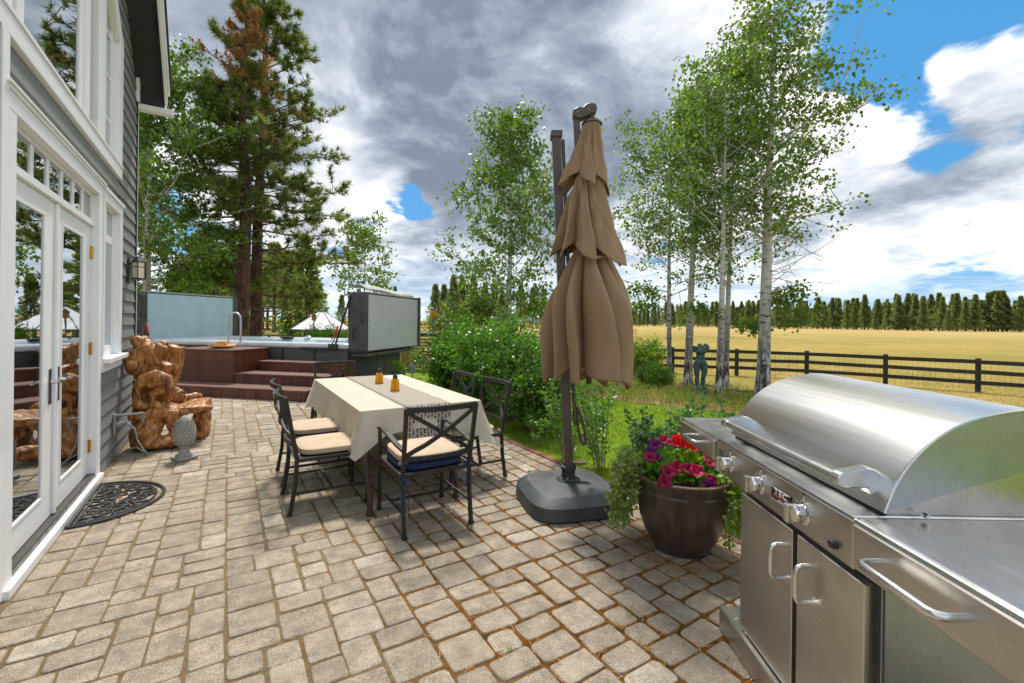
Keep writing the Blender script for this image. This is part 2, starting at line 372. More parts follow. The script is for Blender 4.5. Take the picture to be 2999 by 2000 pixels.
    pm('rust_iron', (.085, .034, .022), .65, col2=(.045, .022, .017), scale=30, bump=.3, bscale=90)
    m, t, b, q = base_mat('amber_glass')
    b.inputs['Base Color'].default_value = (.80, .40, .01, 1); b.inputs['Roughness'].default_value = .08
    b.inputs['Transmission Weight'].default_value = .55; b.inputs['IOR'].default_value = 1.3
    # parasol
    m, t, b, q = base_mat('canopy')
    o = coords(t)
    wv = q.m('MULTIPLY', q.m('SUBTRACT', q.noise(q.vm('MULTIPLY', o, (60, 60, 900)), 1, 3), .5), .25)
    c = q.vm('SCALE', q.mix(q.noise(o, 3, 5), (.42, .285, .175), (.36, .243, .148)), q.m('ADD', wv, 1.0))
    t.links.new(c, b.inputs['Base Color']); b.inputs['Roughness'].default_value = .85; b.inputs['Specular IOR Level'].default_value = .25
    bn = N(t, 'ShaderNodeBump'); bn.inputs['Strength'].default_value = .3; bn.inputs['Distance'].default_value = .006
    t.links.new(q.m('ADD', q.noise(o, 12, 5, .6, .5), q.m('MULTIPLY', q.noise(o, 600, 2), .2)), bn.inputs['Height']); t.links.new(bn.outputs[0], b.inputs['Normal'])
    tr = N(t, 'ShaderNodeBsdfTranslucent'); t.links.new(q.vm('MULTIPLY', c, (1.3, 1.0, .75)), tr.inputs['Color'])
    mx = N(t, 'ShaderNodeMixShader'); mx.inputs[0].default_value = .15
    t.links.new(b.outputs[0], mx.inputs[1]); t.links.new(tr.outputs[0], mx.inputs[2]); t.links.new(mx.outputs[0], t.nodes['Material Output'].inputs['Surface'])
    pm('bronze_paint', (.075, .052, .042), .38, col2=(.095, .068, .055), scale=20)
    pm('base_plastic', (.040, .046, .052), .5, col2=(.055, .062, .068), scale=5, detail=7, bump=.12, bscale=160)
    pm('pot_glaze', (.045, .030, .024), .36, col2=(.085, .058, .046), scale=9, detail=8, bump=.15, bscale=30, stretch=(3, 3, .5), coat=.15)
    pm('pot_rim', (.20, .115, .085), .6, col2=(.10, .06, .045), scale=14)
    pm('soil', (.07, .045, .03), 1, bump=1, bscale=60)
    # brushed stainless steel, with reflection bands painted into its colour
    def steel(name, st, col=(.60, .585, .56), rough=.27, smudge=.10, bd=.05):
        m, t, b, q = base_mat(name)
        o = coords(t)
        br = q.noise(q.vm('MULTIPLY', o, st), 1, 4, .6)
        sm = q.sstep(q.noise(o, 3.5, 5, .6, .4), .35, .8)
        band = q.sstep(q.noise(q.vm('MULTIPLY', o, tuple(x*.22 for x in st)), 1, 3, .55), .3, .7, 1-bd, 1+bd*.6)  # painted reflections: broad light and dark streaks in the colour, strongest on the lid
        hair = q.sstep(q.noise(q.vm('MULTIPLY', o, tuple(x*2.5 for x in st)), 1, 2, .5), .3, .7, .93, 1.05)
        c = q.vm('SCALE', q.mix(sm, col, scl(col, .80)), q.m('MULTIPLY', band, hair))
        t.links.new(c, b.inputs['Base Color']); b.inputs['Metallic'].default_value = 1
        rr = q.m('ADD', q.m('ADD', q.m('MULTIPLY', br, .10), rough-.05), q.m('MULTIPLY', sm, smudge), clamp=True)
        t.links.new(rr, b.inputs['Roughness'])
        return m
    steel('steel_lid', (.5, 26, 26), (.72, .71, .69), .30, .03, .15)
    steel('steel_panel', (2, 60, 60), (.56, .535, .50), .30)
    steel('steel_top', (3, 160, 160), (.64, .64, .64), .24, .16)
    steel('steel_bar', (4, 4, 4), (.74, .73, .71), .22)
    steel('steel_end', (2, 40, 60), (.42, .44, .45), .34)
    pm('chrome', (.82, .82, .82), .08, 1)
    pm('fence_black', (.020, .018, .017), .8, col2=(.045, .04, .036), scale=6, bump=.4, bscale=30, stretch=(1, 1, 4), isl=.4)
    pm('fence_brown', (.10, .06, .04), .9); pm('grey_wood', (.24, .20, .18), .9, col2=(.15, .12, .11), scale=10, isl=.5)
    pm('bronze_verdigris', (.040, .085, .072), .55, col2=(.065, .145, .12), scale=6, detail=7, bump=.3, bscale=40)
    pm('log_wood', (.42, .36, .29), .9, col2=(.20, .16, .12), scale=8, bump=.5, bscale=30)
    pm('brick_edge', (.25, .10, .07), .95, col2=(.16, .085, .06), scale=14, bump=.4, bscale=60, isl=.5)
    pm('canvas_white', (.80, .80, .82), .7, col2=(.70, .70, .73), scale=2)
    pm('canvas_seam', (.22, .23, .27), .7); pm('slate', (.09, .10, .11), .7)
    pm('cedar', (.42, .22, .11), .8, col2=(.32, .15, .07), scale=8, isl=.4)
    pm('yellow_plastic', (.80, .52, .08), .5); pm('purple_plastic', (.22, .05, .30), .5); pm('teal_glaze', (.06, .17, .17), .3)
    pm('boulder', (.26, .22, .19), .95, col2=(.17, .14, .12), scale=8, bump=.6, bscale=30)
    pm('plate_black', (.008, .008, .009), .35); pm('plate_white', (.78, .78, .78), .5); pm('plate_red', (.65, .16, .12), .5)
    pm('chair_foot', (.015, .015, .015), .6)
mk_materials()

# ------------------------------------------------------------------ object helpers
def props(o, label=None, cat=None, group=None, kind=None):
    if label: o['label'] = label
    if cat: o['category'] = cat
    if group: o['group'] = group
    if kind: o['kind'] = kind
    return o
def empty(name, loc, label, cat, group=None, rz=0, M=None):
    o = bpy.data.objects.new(name, None); COL.objects.link(o); o.empty_display_size = .1
    if M is not None: o.matrix_world = M
    else: o.location = loc; o.rotation_euler = (0, 0, rz)
    return props(o, label, cat, group)
def link(name, me, parent=None, M=None):
    o = bpy.data.objects.new(name, me); COL.objects.link(o)
    if parent is not None: o.parent = parent
    if M is not None: o.matrix_local = M
    return o
def copy_tree(o, parent=None):
    c = o.copy(); COL.objects.link(c)
    if parent is not None: c.parent = parent
    for ch in list(o.children): copy_tree(ch, c)
    return c
def fast_mesh(name, V, F, mat, smooth=False, k=None):
    """V (n,3) array, F (m,k) array of equal-length faces"""
    V = np.asarray(V, dtype=np.float32); F = np.asarray(F, dtype=np.int32)
    k = F.shape[1]; me = bpy.data.meshes.new(name)
    me.vertices.add(len(V)); me.vertices.foreach_set('co', V.ravel())
    me.loops.add(F.size); me.loops.foreach_set('vertex_index', F.ravel())
    me.polygons.add(len(F)); me.polygons.foreach_set('loop_start', np.arange(0, F.size, k, dtype=np.int32))
    try: me.polygons.foreach_set('loop_total', np.full(len(F), k, dtype=np.int32))
    except Exception: pass
    me.update(calc_edges=True); me.validate()
    me.materials.append(MATS[mat] if isinstance(mat, str) else mat)
    if smooth: me.polygons.foreach_set('use_smooth', np.ones(len(me.polygons), dtype=bool))
    return me

class MB:
    def __init__(s): s.v = []; s.f = []
    def add(s, vs, fs, M=None):
        n = len(s.v)
        s.v += [tuple(M @ Vector(p)) for p in vs] if M is not None else [tuple(p) for p in vs]
        s.f += [tuple(i+n for i in f) for f in fs]
        return s
    def box(s, x0, x1, y0, y1, z0, z1, M=None):
        return s.add([(x0, y0, z0), (x1, y0, z0), (x1, y1, z0), (x0, y1, z0), (x0, y0, z1), (x1, y0, z1), (x1, y1, z1), (x0, y1, z1)],
                     [(3, 2, 1, 0), (4, 5, 6, 7), (0, 1, 5, 4), (1, 2, 6, 5), (2, 3, 7, 6), (3, 0, 4, 7)], M)
    def hexa(s, pts, M=None):
        return s.add(pts, [(3, 2, 1, 0), (4, 5, 6, 7), (0, 1, 5, 4), (1, 2, 6, 5), (2, 3, 7, 6), (3, 0, 4, 7)], M)
    def bar(s, a, b, w, h=None, up=(0, 0, 1), M=None):
        a = Vector(a); b = Vector(b); h = h or w; d = (b-a).normalized(); up = Vector(up)
        if abs(d.dot(up)) > .98: up = Vector((1, 0, 0))
        x = d.cross(up).normalized()*w/2; y = x.cross(d).normalized()*h/2
        P = [p+e for p in (a, b) for e in (-x-y, x-y, x+y, -x+y)]
        return s.add(P, [(3, 2, 1, 0), (4, 5, 6, 7), (0, 1, 5, 4), (1, 2, 6, 5), (2, 3, 7, 6), (3, 0, 4, 7)], M)
    def tube(s, path, r, n=8, cap=True, M=None, squash=None):
        P = [Vector(p) for p in path]; k = len(P)
        rr = r if isinstance(r, (list, tuple)) else [r]*k
        vs = []; prev = None
        for i, p in enumerate(P):
            d = (P[min(i+1, k-1)]-P[max(i-1, 0)])
            d = d.normalized() if d.length > 1e-9 else Vector((0, 0, 1))
            if prev is None:
                a = d.orthogonal().normalized()
            else:
                a = (prev-d*prev.dot(d)); a = a.normalized() if a.length > 1e-6 else d.orthogonal().normalized()
            prev = a; b = d.cross(a)
            for j in range(n):
                t = 2*math.pi*j/n
                vs.append(p+(a*math.cos(t)+b*math.sin(t))*rr[i])
        fs = [(i*n+j, i*n+(j+1) % n, (i+1)*n+(j+1) % n, (i+1)*n+j) for i in range(k-1) for j in range(n)]
        if cap: fs += [tuple(reversed(range(n))), tuple(range((k-1)*n, k*n))]
        return s.add(vs, fs, M)
    def lathe(s, prof, n=24, M=None, cap=True):
        k = len(prof)
        vs = [(r*math.cos(2*math.pi*j/n), r*math.sin(2*math.pi*j/n), z) for r, z in prof for j in range(n)]
        fs = [(i*n+j, i*n+(j+1) % n, (i+1)*n+(j+1) % n, (i+1)*n+j) for i in range(k-1) for j in range(n)]
        if cap: fs += [tuple(reversed(range(n))), tuple(range((k-1)*n, k*n))]
        return s.add(vs, fs, M)
    def prism(s, poly, z0, z1, M=None):
        n = len(poly)
        vs = [(x, y, z0) for x, y in poly]+[(x, y, z1) for x, y in poly]
        fs = [tuple(reversed(range(n))), tuple(range(n, 2*n))]+[(i, (i+1) % n, n+(i+1) % n, n+i) for i in range(n)]
        return s.add(vs, fs, M)
    def grid(s, nu, nv, fn, closed=False):
        vs = [fn(i/(nu if closed else nu-1), j/(nv-1)) for j in range(nv) for i in range(nu)]
        fs = [(j*nu+i, j*nu+(i+1) % nu, (j+1)*nu+(i+1) % nu, (j+1)*nu+i) for j in range(nv-1) for i in range(nu if closed else nu-1)]
        return s.add(vs, fs)
    def sphere(s, c, r, nu=12, nv=8):
        c = Vector(c); r = r if isinstance(r, (tuple, list)) else (r, r, r)
        prof = [(math.sin(math.pi*i/nv), -math.cos(math.pi*i/nv)) for i in range(nv+1)]
        prof[0] = (.001, -1); prof[-1] = (.001, 1)
        return s.lathe(prof, nu, Matrix.Translation(c) @ Matrix.Diagonal((*r, 1)))
    def mesh(s, name, mat, smooth=False, bevel=0, seg=1, angle=None):
        me = bpy.data.meshes.new(name); me.from_pydata(s.v, [], s.f); me.update()
        bm = bmesh.new(); bm.from_mesh(me)
        bmesh.ops.recalc_face_normals(bm, faces=bm.faces)
        if bevel:
            es = [e for e in bm.edges if len(e.link_faces) == 2 and e.calc_face_angle(0) > R(30)]
            bmesh.ops.bevel(bm, geom=es, offset=bevel, segments=seg, affect='EDGES', profile=.6, clamp_overlap=True)
        if smooth:
            lim = R(angle or 40)
            for f in bm.faces: f.smooth = True
            for e in bm.edges:
                if len(e.link_faces) == 2 and e.calc_face_angle(0) > lim: e.smooth = False
        bm.to_mesh(me); bm.free()
        for k in (mat if isinstance(mat, (list, tuple)) else [mat]): me.materials.append(MATS[k])
        return me
    def obj(s, name, mat, parent=None, smooth=False, bevel=0, seg=1, M=None, **kw):
        return props(link(name, s.mesh(name, mat, smooth, bevel, seg), parent, M), **kw)

def sstep(a, b, x):
    t = min(1, max(0, (x-a)/(b-a))); return t*t*(3-2*t)
def gz(x, y): return -0.6*max(sstep(4.5, 15, x), sstep(16, 28, y))
def gz_np(x, y):
    def s(a, b, v):
        t = np.clip((v-a)/(b-a), 0, 1); return t*t*(3-2*t)
    return -0.6*np.maximum(s(4.5, 15, x), s(16, 28, y))
def leaves_mesh(name, P, size, mat, aspect=.62, up=.0, szvar=.35, D=None, fold=.22):
    """one small folded leaf (two quads... as two triangles pairs) at each point"""
    n = len(P); P = np.asarray(P)
    d = rng.normal(size=(n, 3)) if D is None else np.asarray(D)+rng.normal(size=(n, 3))*.35
    d[:, 2] += up
    d /= np.linalg.norm(d, axis=1)[:, None]+1e-9
    a = rng.normal(size=(n, 3)); w = np.cross(d, a); w /= np.linalg.norm(w, axis=1)[:, None]+1e-9
    nn = np.cross(d, w)
    s = (size*(1+szvar*rng.uniform(-1, 1, n)))[:, None]
    V = np.empty((n, 4, 3))
    V[:, 0] = P
    V[:, 1] = P+d*s*.5+w*s*aspect*.5+nn*s*fold*.5
    V[:, 2] = P+d*s
    V[:, 3] = P+d*s*.5-w*s*aspect*.5+nn*s*fold*.5
    i = np.arange(n)[:, None]*4
    F = np.concatenate([i+np.array([[0, 1, 2]]), i+np.array([[0, 2, 3]])], axis=0)
    return fast_mesh(name, V.reshape(-1, 3), F, mat)
def blades_mesh(name, P, h, w, mat, lean=.5, hv=.5, D=None):
    n = len(P); P = np.asarray(P)
    ang = rng.uniform(0, 2*np.pi, n); hh = h*(1+hv*rng.uniform(-1, 1, n))
    dx = np.stack([np.cos(ang), np.sin(ang), np.zeros(n)], 1)
    a2 = rng.uniform(0, 2*np.pi, n); le = lean*rng.uniform(0, 1, n)*hh
    tip = P+np.stack([np.cos(a2)*le, np.sin(a2)*le, hh], 1)
    V = np.empty((n, 3, 3)); V[:, 0] = P-dx*w/2; V[:, 1] = P+dx*w/2; V[:, 2] = tip
    F = np.arange(n*3).reshape(n, 3)
    return fast_mesh(name, V.reshape(-1, 3), F, mat)
def apply_mods(o):
    dg = bpy.context.evaluated_depsgraph_get(); dg.update()
    me = bpy.data.meshes.new_from_object(o.evaluated_get(dg), depsgraph=dg)
    o.modifiers.clear(); old = o.data; o.data = me; me.name = old.name
    return o

# ================================================================== GROUND
def lawn_edge(y):
    pts = [(-10, 10), (2, 8.7), (4.5, 8.0), (5.2, 7.75), (6.3, 6.95), (7.5, 6.2), (9, 5.6), (12, 5.2), (16, 5.0)]
    for (y0, x0), (y1, x1) in zip(pts, pts[1:]):
        if y <= y1: return x0+(x1-x0)*max(0, (y-y0))/(y1-y0)
    return 5.0
def axis(lo, hi, fine):
    a = [lo]; x = lo
    while x < hi:
        dd = max(.7, min(abs(x-fine[0]), abs(x-fine[1]))*.12) if not fine[0] <= x <= fine[1] else .7
        x += dd; a.append(min(x, hi))
    return a
def build_ground():
    xs = axis(-700, 1500, (-3, 30)); ys = axis(-700, 1500, (-3, 30))
    X, Y = np.meshgrid(xs, ys); Z = gz_np(X, Y)-.03
    V = np.stack([X, Y, Z], -1).reshape(-1, 3); nx = len(xs)
    i = np.arange(len(V)).reshape(X.shape)
    F = np.stack([i[:-1, :-1], i[:-1, 1:], i[1:, 1:], i[1:, :-1]], -1).reshape(-1, 4)
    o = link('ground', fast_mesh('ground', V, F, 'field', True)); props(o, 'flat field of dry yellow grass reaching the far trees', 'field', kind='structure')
    m = MB()
    ny = 60
    for a in range(ny):
        y0 = -9+a*(26/ny); y1 = y0+26/ny
        for b in range(14):
            P = []
            for yy, bb in ((y0, b), (y0, b+1), (y1, b+1), (y1, b)):
                x0 = 3.06 if yy < 15 else 3.06
                x = x0+(lawn_edge(yy)-x0)*bb/14
                P.append((x, yy, gz(x, yy)-.012))
            n = len(m.v); m.v += P; m.f.append((n, n+1, n+2, n+3))
    m.box(-1.0, 3.06, -9, -1.62, -.1, -.012)
    m.obj('lawn', 'lawn', smooth=True, label='mown green lawn beyond the paved patio', cat='lawn', kind='structure')
    m = MB()
    for a in range(40):
        y0 = 2.5+a*.36; y1 = y0+.36
        for b in range(20):
            P = []
            for yy, bb in ((y0, b), (y0, b+1), (y1, b+1), (y1, b)):
                x0 = lawn_edge(yy)+.01; x1 = 14.2-max(0, yy-8)*.25
                x = x0+(x1-x0)*bb/20
                P.append((x, yy, gz(x, yy)-.008+.02*mnoise.noise((x*1.5, yy*1.5, 0))))
            n = len(m.v); m.v += P; m.f.append((n, n+1, n+2, n+3))
    m.obj('planting_bed', 'mulch', smooth=True, label='planting bed of bark mulch and wild grass under the aspens', cat='bed', kind='structure')
    # grass blades on the lawn
    n = 150000
    P = np.stack([rng.uniform(3.09, 9, n), rng.uniform(.2, 9.5, n)], 1)
    keep = np.array([x < lawn_edge(y)+rng.normal()*.06 for x, y in P]); P = P[keep]
    dist = np.hypot(P[:, 0], P[:, 1]); P = P[rng.uniform(0, 1, len(P)) < np.clip(6.5/dist, .25, 1)]
    P3 = np.column_stack([P, gz_np(P[:, 0], P[:, 1])-.014])
    props(link('lawn_grass', blades_mesh('lawn_grass', P3, .030, .007, 'grass', 1.0)), 'short green blades of the mown lawn', 'grass', kind='stuff')
    # rough grass and wildflowers of the bed
    n = 15000
    P = np.stack([rng.uniform(5, 14, n), rng.uniform(2.5, 13, n)], 1)
    e = np.array([lawn_edge(y) for y in P[:, 1]]); t = P[:, 0]-e
    dn = np.array([mnoise.noise((x*.9, y*.9, 3)) for x, y in P])
    keep = (t > -.05) & (rng.uniform(0, 1, n) < np.where(t < 2.6, .95, .28+.5*(dn > .05))) ; P = P[keep]
    P3 = np.column_stack([P, gz_np(P[:, 0], P[:, 1])-.01])
    props(link('wild_grass', blades_mesh('wild_grass', P3, .21, .016, 'dry_grass', .9, .6)), 'tangle of dry and green wild grass edging the lawn', 'grass', kind='stuff')
    n = 9500
    Q = P3[rng.choice(len(P3), n)]+np.column_stack([rng.normal(size=(n, 2))*.05, rng.uniform(.03, .2, n)])
    props(link('ground_cover', leaves_mesh('ground_cover', Q, .05, 'lime_leaf', .5)), 'low leafy weeds growing through the wild grass', 'ground cover', kind='stuff')
    # longer field grass along the fence
    n = 14000
    P = np.stack([rng.uniform(11, 30, n), rng.uniform(-1, 24, n)], 1)
    P3 = np.column_stack([P, gz_np(P[:, 0], P[:, 1])-.03])
    props(link('field_grass', blades_mesh('field_grass', P3, .11, .016, 'field_grass', .9, .6)), 'tufts of dry field grass along the rail fence', 'grass', kind='stuff')
build_ground()

# ------------------------------------------------------------------ patio of tumbled pavers
def in_patio(x, y):
    if -1.0 < x < 3.0 and -1.6 < y < 10.6: return (y < 7.4+0 or True) and (x*.695+y*.719) < 8.3+1.2
    return -3.2 < x <= -1.0 and 7.75 < y < 12 and (x*.695+y*.719) < 9.5
def paver_mesh(w, h, var, wide=False):
    r0 = random.Random(var*31+int(w*1000)*7+int(h*1000))
    g = .0064 if wide else .0034
    rings = []
    hw, hh = w/2-g, h/2-g
    cr = r0.uniform(.010, .023) if wide else r0.uniform(.010, .024)
    outline = []
    for cx, cy, a0 in ((hw, hh, 0), (-hw, hh, 90), (-hw, -hh, 180), (hw, -hh, 270)):
        c = cr*r0.uniform(.7, 1.5); jx, jy = r0.uniform(-.006, .003), r0.uniform(-.006, .003)
        sx, sy = (1 if cx > 0 else -1), (1 if cy > 0 else -1)
        for k in (8, 45, 82):
            a = R(a0+k)
            outline.append((cx+sx*jx-sx*c+c*math.cos(a), cy+sy*jy-sy*c+c*math.sin(a)))
    tilt = (r0.uniform(-.012, .012), r0.uniform(-.012, .012))
    vs = []; fs = []; n = len(outline)
    for ins, z in ((0, -.045), (.0, -.007), (.003, -.002), (.009, 0)):
        for x, y in outline:
            L = math.hypot(x, y); k = 1-ins/L
            vs.append((x*k, y*k, z+r0.uniform(-.0012, .0012)+tilt[0]*x+tilt[1]*y))
    for a in range(3):
        fs += [(a*n+i, a*n+(i+1) % n, (a+1)*n+(i+1) % n, (a+1)*n+i) for i in range(n)]
    fs.append(tuple(range(3*n, 4*n)))
    me = bpy.data.meshes.new('paver'); me.from_pydata(vs, [], fs); me.update(); me.materials.append(MATS['paver'])
    for p in me.polygons: p.use_smooth = p.index < 3*n
    return me
def build_patio():
    U = .0745
    base = MB().box(-1.0, 3.06, -1.62, 10.4, -.12, -.0070).box(-3.2, -1.0, 7.62, 12, -.12, -.0070)
    patio = base.obj('patio', 'joint', label='patio of tumbled concrete pavers with mossy joints', cat='patio', kind='structure')
    pr = random.Random(5)
    cells = []
    def fill(x0, y0, NX, NY):
        occ = np.zeros((NX, NY), bool)
        for j in range(NY):
            for i in range(NX):
                if occ[i, j]: continue
                g = 0
                while i+g < NX and not occ[i+g, j] and g < 6: g += 1
                if g <= 3: w = g
                elif g == 4: w = 2
                elif g == 5: w = pr.choice((2, 3))
                else: w = pr.choice((2, 3, 3, 3))
                h = 2 if w == 1 else pr.choice((2, 2, 2, 3) if w == 3 else (2, 2, 3, 3))
                h = min(h, NY-j)
                occ[i:i+w, j:j+h] = True
                cells.append((x0+(i+w/2)*U, y0+(j+h/2)*U, w, h))
    fill(-.962, -1.6, 53, 158)
    fill(-.962-30*U, 7.70, 30, 56)
    cells = [c for c in cells if in_patio(c[0], c[1])]
    lib = {}
    def get(w, h, x):
        v = pr.randrange(7); wd = x+pr.gauss(0, .35) > 1.05
        if (w, h, v, wd) not in lib: lib[(w, h, v, wd)] = paver_mesh(w*U, h*U, v, wd)
        return lib[(w, h, v, wd)]
    def score(c):
        d = c[0]*math.sin(YAW)+c[1]*math.cos(YAW); r = c[0]*math.cos(YAW)-c[1]*math.sin(YAW)
        if d < .8 or abs(r/d) > 1.16 or 1.5/d > .83: return 0
        a = c[2]*c[3]/d**3
        if d < 3 and r/d > .62: return 0        # hidden by the grill
        return a
    cells.sort(key=score, reverse=True)
    tr = []
    rest = MB()
    for k, (x, y, w, h) in enumerate(cells):
        me = get(w, h, x)
        M = Matrix.Translation((x+pr.uniform(-.003, .003), y+pr.uniform(-.003, .003), pr.uniform(-.004, .002))) @ Matrix.Rotation(R(pr.gauss(0, .8)), 4, 'Z')
        if k < 300 and score((x, y, w, h)) > 0:
            link('paver', me, patio, M)
        else:
            rest.add([v.co for v in me.vertices], [tuple(p.vertices) for p in me.polygons], M)
    me = bpy.data.meshes.new('far_pavers'); me.from_pydata(rest.v, [], rest.f); me.update(); me.materials.append(MATS['paver'])
    o = link('paver_field', me, patio); props(o, kind='stuff')
    # brick edging along the lawn
    bm_ = MB().box(-.035, .035, -.096, .096, -.06, .004).mesh('brick', 'brick_edge', bevel=.004)
    for k in range(56):
        y = -1.4+k*.2
        link('brick', bm_, patio, Matrix.Translation((3.03+pr.uniform(-.004, .004), y, pr.uniform(-.006, .004))) @ Matrix.Rotation(R(pr.gauss(0, 1.2)), 4, 'Z'))
    # litter: pine needles, moss crumbs, grass in the joints
    n = 2600
    P = np.stack([rng.uniform(.6, 3.0, n), rng.uniform(.9, 5.5, n)], 1)
    jj = []
    # points along the joints
    for (x, y, w, h) in cells[:1200]:
        for _ in range(int(5*max(0.12, min(1, (x-.2)/1.6)))):
            e = pr.randrange(4); t = pr.uniform(-.5, .5)
            px, py = (x+t*w*U, y+h*U/2*(1 if e == 0 else -1)) if e < 2 else (x+w*U/2*(1 if e == 2 else -1), y+t*h*U)
            jj.append((px+pr.gauss(0, .004), py+pr.gauss(0, .004), -.008))
    J = np.array(jj); J = J[(J[:, 0] > -.95) & (J[:, 0] < 2.99)]
    Q = J[rng.choice(len(J), 2600)]
    n = len(Q); ang = rng.uniform(0, np.pi, n); L = rng.uniform(.02, .055, n); w = .0016
    dx = np.stack([np.cos(ang), np.sin(ang), rng.uniform(-.08, .16, n)], 1)*L[:, None]; pw = np.stack([-np.sin(ang), np.cos(ang), np.zeros(n)], 1)*w
    V = np.stack([Q+[0, 0, .012]-dx-pw, Q+[0, 0, .012]+dx, Q+[0, 0, .012]-dx+pw], 1).reshape(-1, 3)
    # a drift of needles at the foot of the planter
    n2 = 700; a = rng.uniform(0, 2*np.pi, n2); rr = .21+np.abs(rng.normal(size=n2))*.12
    C = np.stack([2.6+np.cos(a)*rr, 1.97+np.sin(a)*rr, np.full(n2, .004)], 1)
    b = rng.uniform(0, np.pi, n2); dx = np.stack([np.cos(b), np.sin(b), rng.uniform(-.15, .25, n2)], 1)*rng.uniform(.03, .07, n2)[:, None]; pw = np.stack([-np.sin(b), np.cos(b), np.zeros(n2)], 1)*.002
    V = np.concatenate([V, np.stack([C-dx-pw, C+dx, C-dx+pw], 1).reshape(-1, 3)]); V[:, 2] = np.maximum(V[:, 2], -.012)
    props(link('needle_litter', fast_mesh('needle_litter', V, np.arange(len(V)).reshape(-1, 3), 'straw_litter')), 'dry pine needles caught in the paver joints', 'litter', kind='stuff')
    tufts = J[rng.choice(len(J), 70)]
    P = np.repeat(tufts, 14, 0); P = P+np.column_stack([rng.normal(size=(len(P), 2))*.009, np.zeros(len(P))])
    props(link('joint_weeds', blades_mesh('joint_weeds', P, .030, .004, 'grass', 1.1)), 'tiny tufts of grass sprouting between the pavers', 'weeds', kind='stuff')
    tufts = J[rng.choice(len(J), 46)]
    P = np.repeat(tufts, 22, 0); P = P+np.column_stack([rng.normal(size=(len(P), 2))*.014, np.zeros(len(P))])
    props(link('dry_weeds', blades_mesh('dry_weeds', P, .030, .004, 'straw_litter', 1.6)), 'dead straw coloured tufts between the pavers', 'weeds', kind='stuff')
    # cushions of moss swelling out of the joints
    mm = MB()
    JR = J[J[:, 0] > .9]
    for p in JR[rng.choice(len(JR), 1300)]:
        s = pr.uniform(.006, .015)
        mm.sphere((p[0], p[1], -.013), (s*pr.uniform(.8, 1.6), s*pr.uniform(.8, 1.6), s*.75), 6, 4)
    props(link('moss', mm.mesh('moss', 'joint', True)), 'brown and green moss cushions in the joints', 'moss', kind='stuff')
build_patio()

